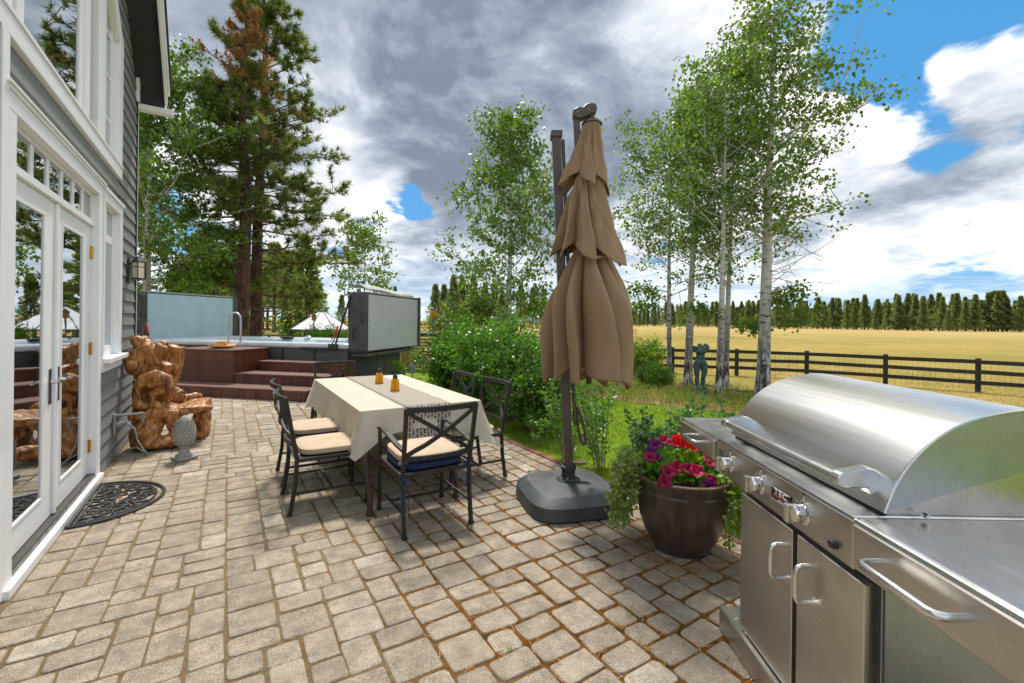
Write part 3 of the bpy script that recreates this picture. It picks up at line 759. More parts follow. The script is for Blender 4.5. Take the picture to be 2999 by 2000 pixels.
# ================================================================== HOUSE
XW = -1.02
def build_house():
    H = empty('house', (XW, 6, 0), 'grey clapboard house with white trim and tall windows', 'house')
    inv = Matrix.Translation((-XW, -6, 0))
    def part(m, name, mat, parent=H, **kw): return m.obj(name, mat, parent, M=inv if parent is H else None, **kw)
    S = .95                                                   # rake slope
    def rake(y): return 4.50+S*(7.46-y)
    # openings cut out of the siding: (y0, y1, z0, z1)
    ops = [(3.46, 5.66, -.1, 2.745), (5.66, 6.56, 1.0, 2.735), (2.2, 6.50, 2.985, 9)]
    def spans(z0, z1):
        sp = [(1.2, 7.53)]
        for a, b, c, d in ops:
            if c > 2.9: 
                b = min(6.50, 6.50-(max(0, (z0-4.46))/.9))
            if z0+.01 < d and z1-.01 > c:
                nsp = []
                for s, e in sp:
                    if e <= a or s >= b: nsp.append((s, e)); continue
                    if s < a: nsp.append((s, a))
                    if e > b: nsp.append((b, e))
                sp = nsp
        out = []
        for s, e in sp:
            e = min(e, 7.46-(z1-4.50)/S) if z1 > 4.50-.05 else e
            if e-s > .05: out.append((s, e))
        return out
    ex = .142; z = -.02
    while z < 6.2:
        for s, e in spans(z, z+ex):
            m = MB()
            m.hexa([(XW-.012, s, z), (XW+.014, s, z), (XW+.014, e, z), (XW-.012, e, z), (XW-.012, s, z+ex+.008), (XW-.004, s, z+ex+.008), (XW-.004, e, z+ex+.008), (XW-.012, e, z+ex+.008)])
            part(m, 'clapboard', 'clapboard')
        z += ex
    # sheathing behind the boards
    m = MB()
    for a, b, c, d in ((1.2, 3.46, -.1, 2.985), (3.46, 5.66, 2.745, 2.985), (5.66, 6.56, -.1, 1.0), (5.66, 6.56, 2.735, 2.985), (6.56, 7.5, -.1, 4.4)):
        m.box(XW-.10, XW-.013, a, b, c, d)
    m.add([(XW-.05, 6.50, 4.4), (XW-.05, 7.5, 4.4), (XW-.05, 6.4, 5.45), (XW-.05, 4.9, 6.9), (XW-.05, 4.4, 6.4)], [(0, 1, 2, 3, 4)])
    m.box(XW-.10, XW-.013, 6.50, 6.56, 2.985, 4.4)
    m.box(XW-6, XW-.012, 7.42, 7.5, -.1, 4.4)                  # return wall round the corner
    part(m, 'wall', 'clapboard')
    # corner boards
    part(MB().box(XW-.012, XW+.020, 7.50, 7.535, -.05, 4.40), 'corner_board', 'soffit')
    part(MB().box(XW-.08, XW+.022, 7.536, 7.56, -.05, 4.30), 'corner_trim', 'white_trim')
    # roof overhang
    xo = -.735
    m = MB(); ya, yb = 7.56, 3.2
    def slab(x0, x1, off, th):
        return [(x0, ya, rake(ya)+off), (x1, ya, rake(ya)+off), (x1, yb, rake(yb)+off), (x0, yb, rake(yb)+off),
                (x0, ya, rake(ya)+off+th), (x1, ya, rake(ya)+off+th), (x1, yb, rake(yb)+off+th), (x0, yb, rake(yb)+off+th)]
    part(MB().hexa(slab(XW-.01, xo, .02, .04)), 'soffit', 'soffit')
    part(MB().hexa(slab(xo+.001, xo+.032, -.10, .22)), 'fascia', 'white_trim', bevel=.004)
    part(MB().hexa(slab(xo+.033, xo+.055, .02, .11)), 'drip_moulding', 'white_trim', bevel=.003)
    part(MB().hexa(slab(XW-2.5, xo+.075, .135, .05)), 'roof', 'shingle')
    # boxed return at the foot of the rake
    zr = rake(7.56)
    part(MB().box(XW+.005, xo+.10, 7.50, 7.60, zr-.24, zr-.165), 'eave_return', 'white_trim', bevel=.004)
    part(MB().box(XW-.02, xo, 7.562, 7.60, zr-.166, zr+.10), 'return_panel', 'soffit')
    part(MB().box(XW+.003, XW+.04, 7.44, 7.50, zr-.16, zr+.16), 'return_block', 'white_trim')
    # interior room
    m = MB()
    x0, x1, y0, y1, z0, z1 = XW-4.2, XW-.11, 1.3, 7.4, .02, 2.86
    for f in (([(x0, y0, z0), (x0, y1, z0), (x0, y1, z1), (x0, y0, z1)]), ([(x0, y0, z0), (x1, y0, z0), (x1, y0, z1), (x0, y0, z1)]), ([(x0, y1, z0), (x1, y1, z0), (x1, y1, z1), (x0, y1, z1)]), ([(x0, y0, z1), (x1, y0, z1), (x1, y1, z1), (x0, y1, z1)])):
        m.add(f, [(0, 1, 2, 3)])
    z0, z1 = 2.9, 7.4
    for f in (([(x0, y0, z0), (x0, y1, z0), (x0, y1, z1), (x0, y0, z1)]), ([(x0, y0, z0), (x1, y0, z0), (x1, y0, z1), (x0, y0, z1)]), ([(x0, y1, z0), (x1, y1, z0), (x1, y1, 4.3), (x0, y1, 4.3)]), ([(x0, y0, z0), (x1, y0, z0), (x1, y1, z0), (x0, y1, z0)])):
        m.add(f, [(0, 1, 2, 3)])
    part(m, 'interior_wall', 'interior')
    part(MB().box(XW-4.2, XW-.11, 1.3, 7.4, -.05, .015), 'interior_floor', 'interior_floor')
    part(MB().box(XW-.165, XW-.15, 6.20, 6.42, 1.1, 2.62), 'curtain', 'curtain')
    G = XW-.034                                               # glass plane
    def pane(parent, y0, y1, z0, z1):
        return part(MB().box(G-.004, G, y0, y1, z0, z1), 'pane', 'window_glass', parent) if parent is H else link('pane', MB().box(G-.004-XW, G-XW, y0-6, y1-6, z0, z1).mesh('pane', 'window_glass'), parent)
    def sub(parent, name, mat, *boxes, bevel=.003):
        m = MB()
        for b in boxes: m.box(b[0]-XW, b[1]-XW, b[2]-6, b[3]-6, b[4], b[5])
        return link(name, m.mesh(name, mat, bevel=bevel), parent)
    # ---- door unit
    C0, C1 = XW-.10, XW+.030
    part(MB().box(C0, C1, 3.46, 3.565, .0, 2.60), 'door_casing', 'white_trim', bevel=.004)
    part(MB().box(C0, C1, 5.47, 5.60, .0, 2.60), 'door_casing', 'white_trim', bevel=.004)
    part(MB().box(C0, C1, 3.46, 5.60, 2.601, 2.70), 'door_head', 'white_trim', bevel=.004)
    part(MB().box(C0, C1+.008, 3.44, 5.655, 2.701, 2.725).box(C0, C1+.018, 3.42, 5.66, 2.7255, 2.745), 'crown_moulding', 'white_trim', bevel=.003)
    part(MB().box(C0+.03, C1-.035, 3.565, 5.47, 2.305, 2.355), 'transom_bar', 'white_trim', bevel=.003)
    part(MB().box(C0, XW+.055, 3.44, 5.62, -.02, .045), 'threshold', 'white_trim', bevel=.004)
    part(MB().box(C0, XW+.02, 3.565, 5.47, .046, .085), 'door_sill', 'steel_dark', bevel=.004)
    tw = part(MB().box(XW-.075, XW-.02, 3.565, 3.60, 2.356, 2.60).box(XW-.075, XW-.02, 5.43, 5.47, 2.356, 2.60).box(XW-.075, XW-.02, 3.60, 5.43, 2.57, 2.60), 'transom_window', 'white_trim')
    tw.matrix_local = inv
    ys = [3.60, 3.70, 4.02, 4.32, 4.62, 4.91, 5.19, 5.43]
    mul = [3.705, 4.01, 4.31, 4.615, 4.905, 5.185]
    edges = [3.60]+mul+[5.43]
    for k in mul: link('muntin', MB().box(XW-.075, XW-.024, k-.02, k+.02, 2.357, 2.569).mesh('muntin', 'white_trim', bevel=.003), tw)
    for a, b in zip(edges, edges[1:]):
        if b-a > .12: link('pane', MB().box(G-.004, G, a+.02, b-.02, 2.357, 2.569).mesh('pane', 'window_glass'), tw)
        else: link('pane', MB().box(G-.004, G, a, b-.02, 2.357, 2.569).mesh('pane', 'window_glass'), tw)
    def leaf(y0, y1, g0, g1, hinge_y, hand_y):
        d0, d1 = XW-.075, XW-.030
        m = MB().box(d0, d1, y0, g0, .09, 2.302).box(d0, d1, g1, y1, .09, 2.302).box(d0, d1, g0, g1, .09, .28).box(d0, d1, g0, g1, 2.17, 2.302)
        d = part(m, 'door', 'white_trim', bevel=.002)
        link('pane', MB().box(G-.004, G, g0-.005, g1+.005, .275, 2.175).mesh('pane', 'window_glass'), d)
        for s in ((g0-.022, g0, .258, 2.192), (g1, g1+.022, .258, 2.192), (g0, g1, .258, .28), (g0, g1, 2.17, 2.192)):
            link('glazing_bead', MB().box(d1-.002, d1+.005, s[0], s[1], s[2], s[3]).mesh('glazing_bead', 'white_trim', bevel=.003), d)
        hp = MB().box(d1+.001, d1+.009, hand_y-.018, hand_y+.018, .88, 1.13)
        hh = link('handle', hp.mesh('handle', 'steel_dark', bevel=.004), d)
        dr = 1 if hand_y > 4.4 and y0 > 4.4 else -1
        link('lever', MB().tube([(d1+.008, hand_y, 1.04), (d1+.055, hand_y, 1.04)], .011, 8).tube([(d1+.052, hand_y-.01*dr, 1.04), (d1+.055, hand_y+.05*dr, 1.045), (d1+.05, hand_y+.12*dr, 1.04)], [.012, .010, .008], 8).mesh('lever', 'chrome', True), hh)
        if hinge_y:
            for zz in (.335, 1.21, 2.07):
                link('hinge', MB().tube([(d1+.012, hinge_y, zz-.055), (d1+.012, hinge_y, zz+.055)], .009, 8).box(d1-.001, d1+.006, hinge_y-.02, hinge_y+.012, zz-.05, zz+.05).mesh('hinge', 'brass', True), d)
        return d
    leaf(3.57, 4.487, 3.66, 4.25, None, 4.40)
    leaf(4.493, 5.465, 4.66, 5.22, 5.462, 4.575)
    part(MB().box(XW-.03, XW-.012, 4.472, 4.508, .09, 2.302), 'astragal', 'white_trim', bevel=.004)
    # ---- side window beside the doors
    wz = part(MB().box(C0, C1, 5.661, 5.72, 1.10, 2.60).box(C0, C1, 6.42, 6.55, 1.10, 2.60).box(C0, C1, 5.661, 6.55, 2.601, 2.69), 'window', 'white_trim', bevel=.003)
    def wp(name, mat, *b, bevel=.003):
        m = MB()
        for k in b: m.box(*k)
        return link(name, m.mesh(name, mat, bevel=bevel), wz)
    wp('crown_moulding', 'white_trim', (C0, C1+.014, 5.662, 6.57, 2.691, 2.73))
    wp('sill', 'white_trim', (C0, C1+.055, 5.662, 6.59, 1.055, 1.099))
    wp('apron', 'white_trim', (C0, C1+.004, 5.662, 6.55, .97, 1.054))
    wp('sash', 'white_trim', (XW-.08, XW-.024, 5.721, 5.76, 1.101, 2.60), (XW-.08, XW-.024, 6.36, 6.419, 1.101, 2.60), (XW-.08, XW-.024, 5.76, 6.36, 1.101, 1.20), (XW-.08, XW-.024, 5.76, 6.36, 2.25, 2.33), (XW-.08, XW-.024, 5.76, 6.36, 2.575, 2.60))
    wp('muntin', 'white_trim', (XW-.078, XW-.026, 6.05, 6.08, 2.331, 2.574))
    wp('pane', 'window_glass', (G-.004, G, 5.755, 6.365, 1.195, 2.255), bevel=0)
    wp('pane', 'window_glass', (G-.004, G, 5.755, 6.05, 2.335, 2.57), bevel=0)
    wp('pane', 'window_glass', (G-.004, G, 6.08, 6.365, 2.335, 2.57), bevel=0)
    # ---- tall upper window with raked head
    def hd(y): return 4.47+.9*(6.46-y)
    uw = part(MB().box(C0, C1, 2.2, 6.48, 2.985, 3.105), 'window', 'white_trim', bevel=.004)
    def up(name, mat, m, bevel=.003): return link(name, m.mesh(name, mat, bevel=bevel), uw)
    up('sill', 'white_trim', MB().box(C0+.03, C1+.008, 2.2, 6.49, 3.106, 3.135))
    def post(y0, y1, xa, xb, ext=0): return MB().hexa([(xa, y0, 3.136), (xb, y0, 3.136), (xb, y1, 3.136), (xa, y1, 3.136), (xa, y0, hd(y0)+ext), (xb, y0, hd(y0)+ext), (xb, y1, hd(y1)+ext), (xa, y1, hd(y1)+ext)])
    up('casing', 'white_trim', post(6.30, 6.48, C0, C1))
    up('casing', 'white_trim', MB().hexa([(C0, 6.299, hd(6.299)-.22), (C1, 6.299, hd(6.299)-.22), (C1, 6.299, hd(6.299)), (C0, 6.299, hd(6.299)), (C0, 3.0, hd(3)-.22), (C1, 3.0, hd(3)-.22), (C1, 3.0, hd(3)), (C0, 3.0, hd(3))]))
    up('mullion', 'white_trim', post(5.40, 5.66, C0, C1-.004, -.24))
    up('mullion', 'white_trim', post(5.14, 5.30, C0+.01, XW-.012, -.24))
    up('mullion', 'steel_dark', post(5.30, 5.40, C0+.02, XW-.045, -.24))
    up('mullion', 'white_trim', post(5.02, 5.14, C0, XW-.022, -.24))
    up('mullion', 'white_trim', post(3.56, 3.66, C0, C1-.004, -.24))
    up('mullion', 'white_trim', post(2.6, 3.50, C0, C1-.006, -.24))
    up('sash', 'white_trim', post(5.661, 5.72, XW-.08, XW-.024, -.24)); up('sash', 'white_trim', post(6.20, 6.299, XW-.08, XW-.024, -.24))
    up('muntin', 'white_trim', post(5.95, 5.98, XW-.078, XW-.026, -.24))
    for zz in (3.50, 3.93, 4.36):
        for a, b in ((5.721, 5.949), (5.981, 6.199)):
            up('muntin', 'white_trim', MB().box(XW-.077, XW-.028, a, b, zz-.016, zz+.016))
    def pn(y0, y1, z0=3.136): up('pane', 'window_glass', MB().hexa([(G-.004, y0, z0), (G, y0, z0), (G, y1, z0), (G-.004, y1, z0), (G-.004, y0, hd(y0)-.23), (G, y0, hd(y0)-.23), (G, y1, hd(y1)-.23), (G-.004, y1, hd(y1)-.23)]), 0)
    pn(3.655, 5.03); pn(5.72, 6.20)
    # left-hand casing and its cap
    part(MB().box(XW+.0145, XW+.032, 3.36, 3.455, .0, 2.985), 'casing', 'white_trim', bevel=.003)
    return H
build_house()

def wall_lantern():
    L = empty('wall_lantern', (XW+.015, 6.98, 2.06), 'black wall lantern with cream glass on the grey siding', 'lantern'); L.scale = (.8, .85, .9)
    MB().box(.0, .02, -.055, .055, -.19, .16).obj('back_plate', 'black_metal', L, bevel=.004)
    MB().box(.02, .06, -.015, .015, .06, .09).obj('arm', 'black_metal', L)
    m = MB()                                                   # hexagonal lantern body
    def ring(r, z): return [(.125+r*math.cos(R(60*k+30)), r*math.sin(R(60*k+30)), z) for k in range(6)]
    m.add(ring(.10, .10)+ring(.035, .175), [tuple(range(6)), tuple(range(6, 12))]+[(i, (i+1) % 6, 6+(i+1) % 6, 6+i) for i in range(6)])
    m.obj('roof', 'black_metal', L)
    for a, b in ((.094, .101), (.094, -.119)):
        MB().add(ring(.096, b-.006)+ring(.096, b+.006), [tuple(range(6)), tuple(range(6, 12))]+[(i, (i+1) % 6, 6+(i+1) % 6, 6+i) for i in range(6)]).obj('rim', 'black_metal', L)
    g = MB().add(ring(.085, -.11)+ring(.085, .093), [(i, (i+1) % 6, 6+(i+1) % 6, 6+i) for i in range(6)]); g.obj('shade', 'lamp_glass', L)
    for k in range(6):
        a = R(60*k+30); x, y = .125+.09*math.cos(a), .09*math.sin(a)
        MB().box(x-.006, x+.006, y-.006, y+.006, -.118, .10).obj('bar', 'black_metal', L)
    MB().add(ring(.0875, .030)+ring(.0875, .040), [(i, (i+1) % 6, 6+(i+1) % 6, 6+i) for i in range(6)]).obj('band', 'black_metal', L)
    MB().tube([(.125, 0, -.12), (.125, 0, -.15)], [.02, .008], 8).obj('finial', 'black_metal', L)
wall_lantern()

def wall_pipe():
    P = empty('wall_conduit', (XW, 6.25, .40), 'grey conduit bracket with cables at the foot of the wall', 'conduit')
    MB().box(.016, .03, -.03, .03, -.14, .08).obj('plate', 'grey_pipe', P, bevel=.004)
    MB().box(.03, .27, -.014, .014, .05, .072).obj('arm', 'grey_pipe', P, bevel=.003)
    MB().box(.245, .27, -.012, .012, -.04, .049).obj('arm', 'grey_pipe', P, bevel=.003)
    for dx, mt in ((0, 'grey_pipe'), (.022, 'white_cable')):
        MB().tube([(.04, -.01+dx, -.05+dx), (.12, .0, -.03+dx), (.19, .0+dx, -.10), (.21, .02, -.22), (.26, .05, -.34), (.30, .03, -.385)], .0075, 8).obj('cable', mt, P, smooth=True)
    MB().tube([(.05, .12, -.39), (.12, .10, -.33), (.2, .05, -.31), (.27, .02, -.36)], .008, 8).obj('cable', 'grey_pipe', P, smooth=True)
    MB().tube([(.03, .35, .02), (.10, .36, .10), (.2, .36, .10), (.25, .30, .0)], .007, 8).obj('cable', 'black_metal', P, smooth=True)
wall_pipe()

def doormat():
    D = empty('doormat', (XW+.075, 4.85, 0.001), 'black rubber scrollwork half-round doormat before the glass doors', 'doormat')
    ry, rx = .49, .50
    def el(t, k=1.0): return (rx*k*math.sin(t), -ry*k*math.cos(t), .010)
    m = MB(); m.tube([el(math.pi*i/40) for i in range(41)], .013, 6); m.tube([el(math.pi*i/40, .90) for i in range(41)], .007, 6)
    m.tube([(0, -ry, .010), (0, ry, .010)], .013, 6); m.tube([(.03, -ry*.94, .010), (.03, ry*.94, .010)], .007, 6)
    m.obj('rim', 'rubber', D, smooth=True)
    pr = random.Random(3)
    cur = MB(); cnt = 0; placed = []
    for _ in range(2500):
        t, k = pr.uniform(.05, math.pi-.05), math.sqrt(pr.uniform(0, 1))*.83
        x, y, _z = el(t, k)
        if x < .06: continue
        if any((x-a)**2+(y-b)**2 < (.078)**2 for a, b in placed): continue
        placed.append((x, y))
        r = pr.uniform(.040, .050); a0 = pr.uniform(0, 6.28); sgn = pr.choice((1, -1))
        pts = [(x+(r*(1-.55*q/14))*math.cos(a0+sgn*q*.5)*1.25, y+(r*(1-.55*q/14))*math.sin(a0+sgn*q*.5)*1.25, .009+.001*math.sin(q)) for q in range(15)]
        if max((p[0]/rx)**2+(p[1]/ry)**2 for p in pts) < .90:
            MB().tube(pts, .0085, 6).obj('scroll', 'rubber', D, smooth=True)
doormat()

# ================================================================== ORGANIC SHAPES
def blob_object(name, prims, mat, parent=None, voxel=.018, smooth=8, disp=.0, dscale=.15, M=None, grain=0):
    """union of ellipsoids and tapered tubes, fused into one continuous surface"""
    m = MB()
    for p in prims:
        if p[0] == 'e':
            _, c, r, rot = (*p, (0, 0, 0))[:4]
            mm = Matrix.Translation(c) @ Euler([R(a) for a in rot]).to_matrix().to_4x4()
            t = MB().sphere((0, 0, 0), r, 14, 10); m.add(t.v, t.f, mm)
        elif p[0] == 't':
            m.tube(p[1], p[2], 12)
        elif p[0] == 'b':
            _, c, s, rot = (*p, (0, 0, 0))[:4]
            mm = Matrix.Translation(c) @ Euler([R(a) for a in rot]).to_matrix().to_4x4()
            m.box(-s[0], s[0], -s[1], s[1], -s[2], s[2], mm)
    o = m.obj(name, mat, parent)
    rm = o.modifiers.new('r', 'REMESH'); rm.mode = 'VOXEL'; rm.voxel_size = voxel
    sm = o.modifiers.new('s', 'SMOOTH'); sm.iterations = smooth; sm.factor = .6
    apply_mods(o)
    me = o.data
    if disp:
        me.update(); nrm = np.empty(len(me.vertices)*3, np.float32); me.vertices.foreach_get('normal', nrm); nrm = nrm.reshape(-1, 3)
        co_ = np.empty(len(me.vertices)*3, np.float32); me.vertices.foreach_get('co', co_); co_ = co_.reshape(-1, 3)
        for i in range(len(co_)):
            p = Vector(co_[i].tolist())
            k = mnoise.fractal(p/dscale, 1.0, 2.0, 4)*disp + (mnoise.noise(p/(dscale*.35)+Vector((9, 2, 4))))*disp*.3
            if grain:
                g_ = abs(mnoise.noise(Vector((p.x*9+1.5*mnoise.noise(p*3), p.y*9, p.z*3.2))))
                k -= grain*max(0, .22-g_)/.22
            co_[i] += nrm[i]*k
        me.vertices.foreach_set('co', co_.ravel()); me.update()
    me.polygons.foreach_set('use_smooth', np.ones(len(me.polygons), dtype=bool))
    if not me.materials: me.materials.append(MATS[mat])
    return o

def wood_bench():
    B = empty('driftwood_chair', (-.6, 6.75, 0), 'gnarled polished tree-root armchair standing by the house corner', 'chair')
    o = Vector((-.6, 6.75, 0))
    def L(x, y, z): return (x-o.x, y-o.y, z)
    seat = [('b', L(-.47, 6.82, .405), (.27, .24, .045), (4, -4, -12)), ('e', L(-.36, 6.63, .41), (.24, .06, .05), (0, 0, -8)),
            ('e', L(-.24, 6.80, .40), (.07, .24, .05)), ('e', L(-.62, 6.72, .42), (.16, .15, .07))]
    blob_object('seat', seat, 'driftwood', B, .014, 5, .012, .18, grain=.016)
    base = [('e', L(-.77, 6.60, .22), (.15, .16, .21), (0, 20, 0)), ('e', L(-.66, 6.50, .08), (.26, .14, .075), (0, -4, -14)),
            ('e', L(-.50, 6.46, .10), (.20, .10, .09), (0, -14, -20)), ('t', [L(-.86, 6.54, .36), L(-.70, 6.55, .40), L(-.55, 6.60, .36), L(-.36, 6.60, .40)], [.055, .075, .085, .05]),
            ('t', [L(-.55, 6.60, .36), L(-.50, 6.56, .20), L(-.46, 6.52, .05)], [.08, .07, .09]), ('e', L(-.80, 6.74, .3), (.13, .14, .25)),
            ('t', [L(-.92, 6.50, .385), L(-.78, 6.50, .375), L(-.68, 6.52, .40)], [.035, .06, .05]), ('e', L(-.76, 6.47, .21), (.13, .07, .12))]
    blob_object('root_base', base, 'driftwood', B, .014, 5, .020, .2, grain=.020)
    blob_object('leg', [('b', L(-.26, 6.90, .19), (.075, .14, .19), (0, 3, -10)), ('e', L(-.27, 6.78, .25), (.07, .08, .13))], 'driftwood', B, .014, 5, .018, .12, grain=.022)
    # back: a broad lobed slab on the left and a tall split slab on the right
    back1 = [('b', L(-.83, 6.80, .98), (.15, .075, .17), (6, -24, -16)), ('e', L(-.86, 6.87, 1.20), (.12, .09, .085), (0, 20, 0)), ('b', L(-.72, 6.80, .72), (.11, .08, .26), (4, 16, -14)),
             ('e', L(-.92, 6.74, .93), (.08, .09, .11)), ('b', L(-.70, 6.80, 1.06), (.06, .07, .12), (0, 24, 0))]
    blob_object('back_lobe', back1, 'driftwood', B, .014, 5, .016, .24, grain=.018)
    back2 = [('b', L(-.585, 6.97, .80), (.085, .06, .36), (0, 10, -20)), ('e', L(-.655, 7.0, 1.10), (.06, .05, .11), (0, 12, 0)), ('t', [L(-.67, 7.02, 1.22), L(-.66, 7.0, 1.10), L(-.63, 6.97, .9)], [.022, .04, .05]),
             ('b', L(-.70, 7.02, .98), (.035, .045, .22), (0, 4, 10)), ('e', L(-.53, 6.93, .5), (.12, .10, .14))]
    blob_object('back_slab', back2, 'driftwood', B, .014, 5, .010, .22, grain=.020)
    arm = [('t', [L(-.86, 6.60, .50), L(-.865, 6.58, .68), L(-.81, 6.56, .80), L(-.70, 6.56, .835), L(-.60, 6.59, .78), L(-.56, 6.62, .64), L(-.60, 6.64, .50)], [.045, .045, .06, .075, .075, .06, .05]),
           ('t', [L(-.72, 6.57, .62), L(-.70, 6.56, .52), L(-.64, 6.60, .42)], [.035, .045, .07]), ('e', L(-.68, 6.60, .74), (.13, .07, .06)), ('t', [L(-.86, 6.60, .52), L(-.80, 6.58, .48), L(-.70, 6.57, .50)], [.05, .05, .045]),
           ('t', [L(-.75, 6.58, .62), L(-.62, 6.60, .64)], [.03, .04])]
    blob_object('arm', arm, 'driftwood', B, .013, 5, .008, .18, grain=.012)
    blob_object('arm', [('t', [L(-.56, 7.02, .47), L(-.44, 7.08, .475), L(-.33, 7.14, .475), L(-.27, 7.16, .47)], [.06, .06, .058, .045])], 'driftwood', B, .014, 4, .015, .12)
wood_bench()

def finial():
    F = empty('stone_finial', (-.375, 5.93, .002), 'grey cast-stone acorn finial on a square foot beside the root chair', 'finial')
    MB().box(-.095, .095, -.095, .095, 0, .028).obj('plinth', 'stone', F, bevel=.005, M=Matrix.Rotation(R(24), 4, 'Z'))
    MB().lathe([(.085, .0285), (.08, .045), (.055, .06), (.038, .085), (.036, .11), (.05, .125), (.06, .135), (.05, .145)], 24).obj('stem', 'stone', F, smooth=True)
    prof = [(.045, .14), (.078, .165), (.096, .205), (.101, .25), (.096, .305), (.082, .36), (.058, .41), (.03, .445), (.004, .458)]
    b = MB().lathe(prof, 28).obj('bulb', 'stone', F, smooth=True)
    def rad(z):
        for (r0, z0), (r1, z1) in zip(prof, prof[1:]):
            if z <= z1: return r0+(r1-r0)*(z-z0)/(z1-z0)
        return .01
    sc = MB().add([(-.013, 0, -.024), (.013, 0, -.024), (.017, 0, .012), (0, 0, .026), (-.017, 0, .012), (0, .0, -.024), (-.010, .002, -.02), (.010, .002, -.02), (.013, .009, .012), (-.013, .009, .012)],
                  [(0, 1, 7, 6), (1, 2, 8, 7), (2, 3, 8), (3, 9, 8), (3, 4, 9), (4, 0, 6, 9), (6, 7, 8, 9)]).mesh('scale', 'stone', False)
    for row in range(8):
        z = .185+row*.030; r = rad(z); n = max(6, int(2*math.pi*r/.043))
        for k in range(n):
            a = 2*math.pi*(k+.5*(row % 2))/n
            M = Matrix.Rotation(a-math.pi/2, 4, 'Z') @ Matrix.Translation((0, r-.004, z)) @ Matrix.Rotation(R(-(row-2.5)*9), 4, 'X') @ Matrix.Scale(min(1, .45+r*6), 4)
            link('scale', sc, b, M)
finial()

# ================================================================== SPA, STEPS AND COVERS
A = Vector((.719, -.695, 0)); NN = Vector((.695, .719, 0))
S0 = Vector((1.185, 8.908, 0))                              # foot of the lowest step, right-hand corner
def spa_frame(at):                                          # local x runs to the left along the steps, y away from the steps
    return Matrix(((-A.x, NN.x, 0, at.x), (-A.y, NN.y, 0, at.y), (0, 0, 1, 0), (0, 0, 0, 1)))
def build_steps():
    T = empty('spa_steps', None, 'dark red timber steps with boxed landing leading up to the swim spa', 'steps', M=spa_frame(S0))
    pr = random.Random(2)
    def tread(x0, x1, y0, y1, z, nb):
        w = (y1-y0)/nb
        for k in range(nb):
            MB().box(x0, x1, y0+k*w+.003, y0+(k+1)*w-.003, z-.032, z).obj('tread_board', 'redwood_tread', T, bevel=.003)
    def riser(x0, x1, y, z0, z1): MB().box(x0, x1, y, y+.02, z0, z1).obj('riser', 'redwood', T, bevel=.002)
    Lw = 3.35
    MB().box(.03, Lw, .05, 1.5, .002, .165).obj('frame', 'redwood', T)
    tread(-.02, Lw, .0, .56, .2, 3); riser(0, Lw, .022, .005, .166)
    MB().box(.0, .02, .045, .54, .005, .166).obj('side_board', 'redwood', T)
    tread(-.08, 2.02, .53, 1.08, .4, 3); riser(-.06, 2.02, .555, .20, .366); MB().box(-.062, -.042, .577, 1.1, .005, .366).obj('side_board', 'redwood', T)
    tread(-.12, 1.90, 1.06, 1.53, .6, 3); riser(-.1, 1.9, 1.085, .40, .566); MB().box(-.102, -.082, 1.108, 1.53, .005, .566).obj('side_board', 'redwood', T)
    MB().box(-.03, 2.0, .60, 1.5, .19, .36).obj('frame', 'redwood', T); MB().box(-.07, 1.9, 1.12, 1.5, .37, .56).obj('frame', 'redwood', T)
    # boxed landing clad in vertical boards
    bx0, bx1, by0, by1, bz = 2.02, 3.42, .53, 1.52, .86
    MB().box(bx0+.02, bx1-.02, by0+.02, by1-.02, .2, bz-.03).obj('box_core', 'redwood', T)
    n = 22; w = (bx1-bx0)/n
    bd = MB().box(.0025, w-.0025, 0, .018, .205, bz-.034).mesh('cladding_board', 'redwood', bevel=.003)
    for k in range(n): link('cladding_board', bd, T, Matrix.Translation((bx0+k*w, by0+pr.uniform(-.001, .002), 0)))
    n = 15; w2 = (by1-by0-.02)/n
    bd = MB().box(0, .018, .0025, w2-.0025, .205, bz-.034).mesh('cladding_board', 'redwood', bevel=.003)
    for k in range(n): link('cladding_board', bd, T, Matrix.Translation((bx0-.001, by0+.0185+k*w2, 0)))
    for k in range(7):
        ww = (by1-by0+.04)/7
        MB().box(bx0-.03, bx1+.03, by0-.03+k*ww+.002, by0-.03+(k+1)*ww-.002, bz-.033, bz).obj('tread_board', 'redwood_tread', T, bevel=.003)
    # short flight on the far side of the box
    tread(3.46, 4.3, .55, 1.05, .4, 3); tread(3.46, 4.3, 1.06, 1.5, .62, 3); tread(3.46, 4.3, .05, .56, .2, 3)
    riser(3.46, 4.3, .58, .2, .366); riser(3.46, 4.3, 1.09, .4, .586)
    # handrail
    Rl = empty('handrail', None, 'bent aluminium tube handrail standing behind the boxed landing', 'handrail', M=spa_frame(S0))
    def arch(x0, x1, y, zt, zb):
        r = (x1-x0)/2; cx = (x0+x1)/2
        return [(x0, y, zb), (x0, y, zt-r)]+[(cx-r*math.cos(R(a)), y, zt-r+r*math.sin(R(a))) for a in range(15, 180, 15)]+[(x1, y, zt-r), (x1, y, zb)]
    MB().tube(arch(2.78, 3.10, 1.535, 1.62, .63), .021, 12).obj('tube', 'alu', Rl, smooth=True)
    for x in (2.78, 3.10): MB().tube([(x, 1.535, .60), (x, 1.535, .63)], .035, 12).obj('foot_flange', 'alu', Rl, smooth=True)
build_steps()

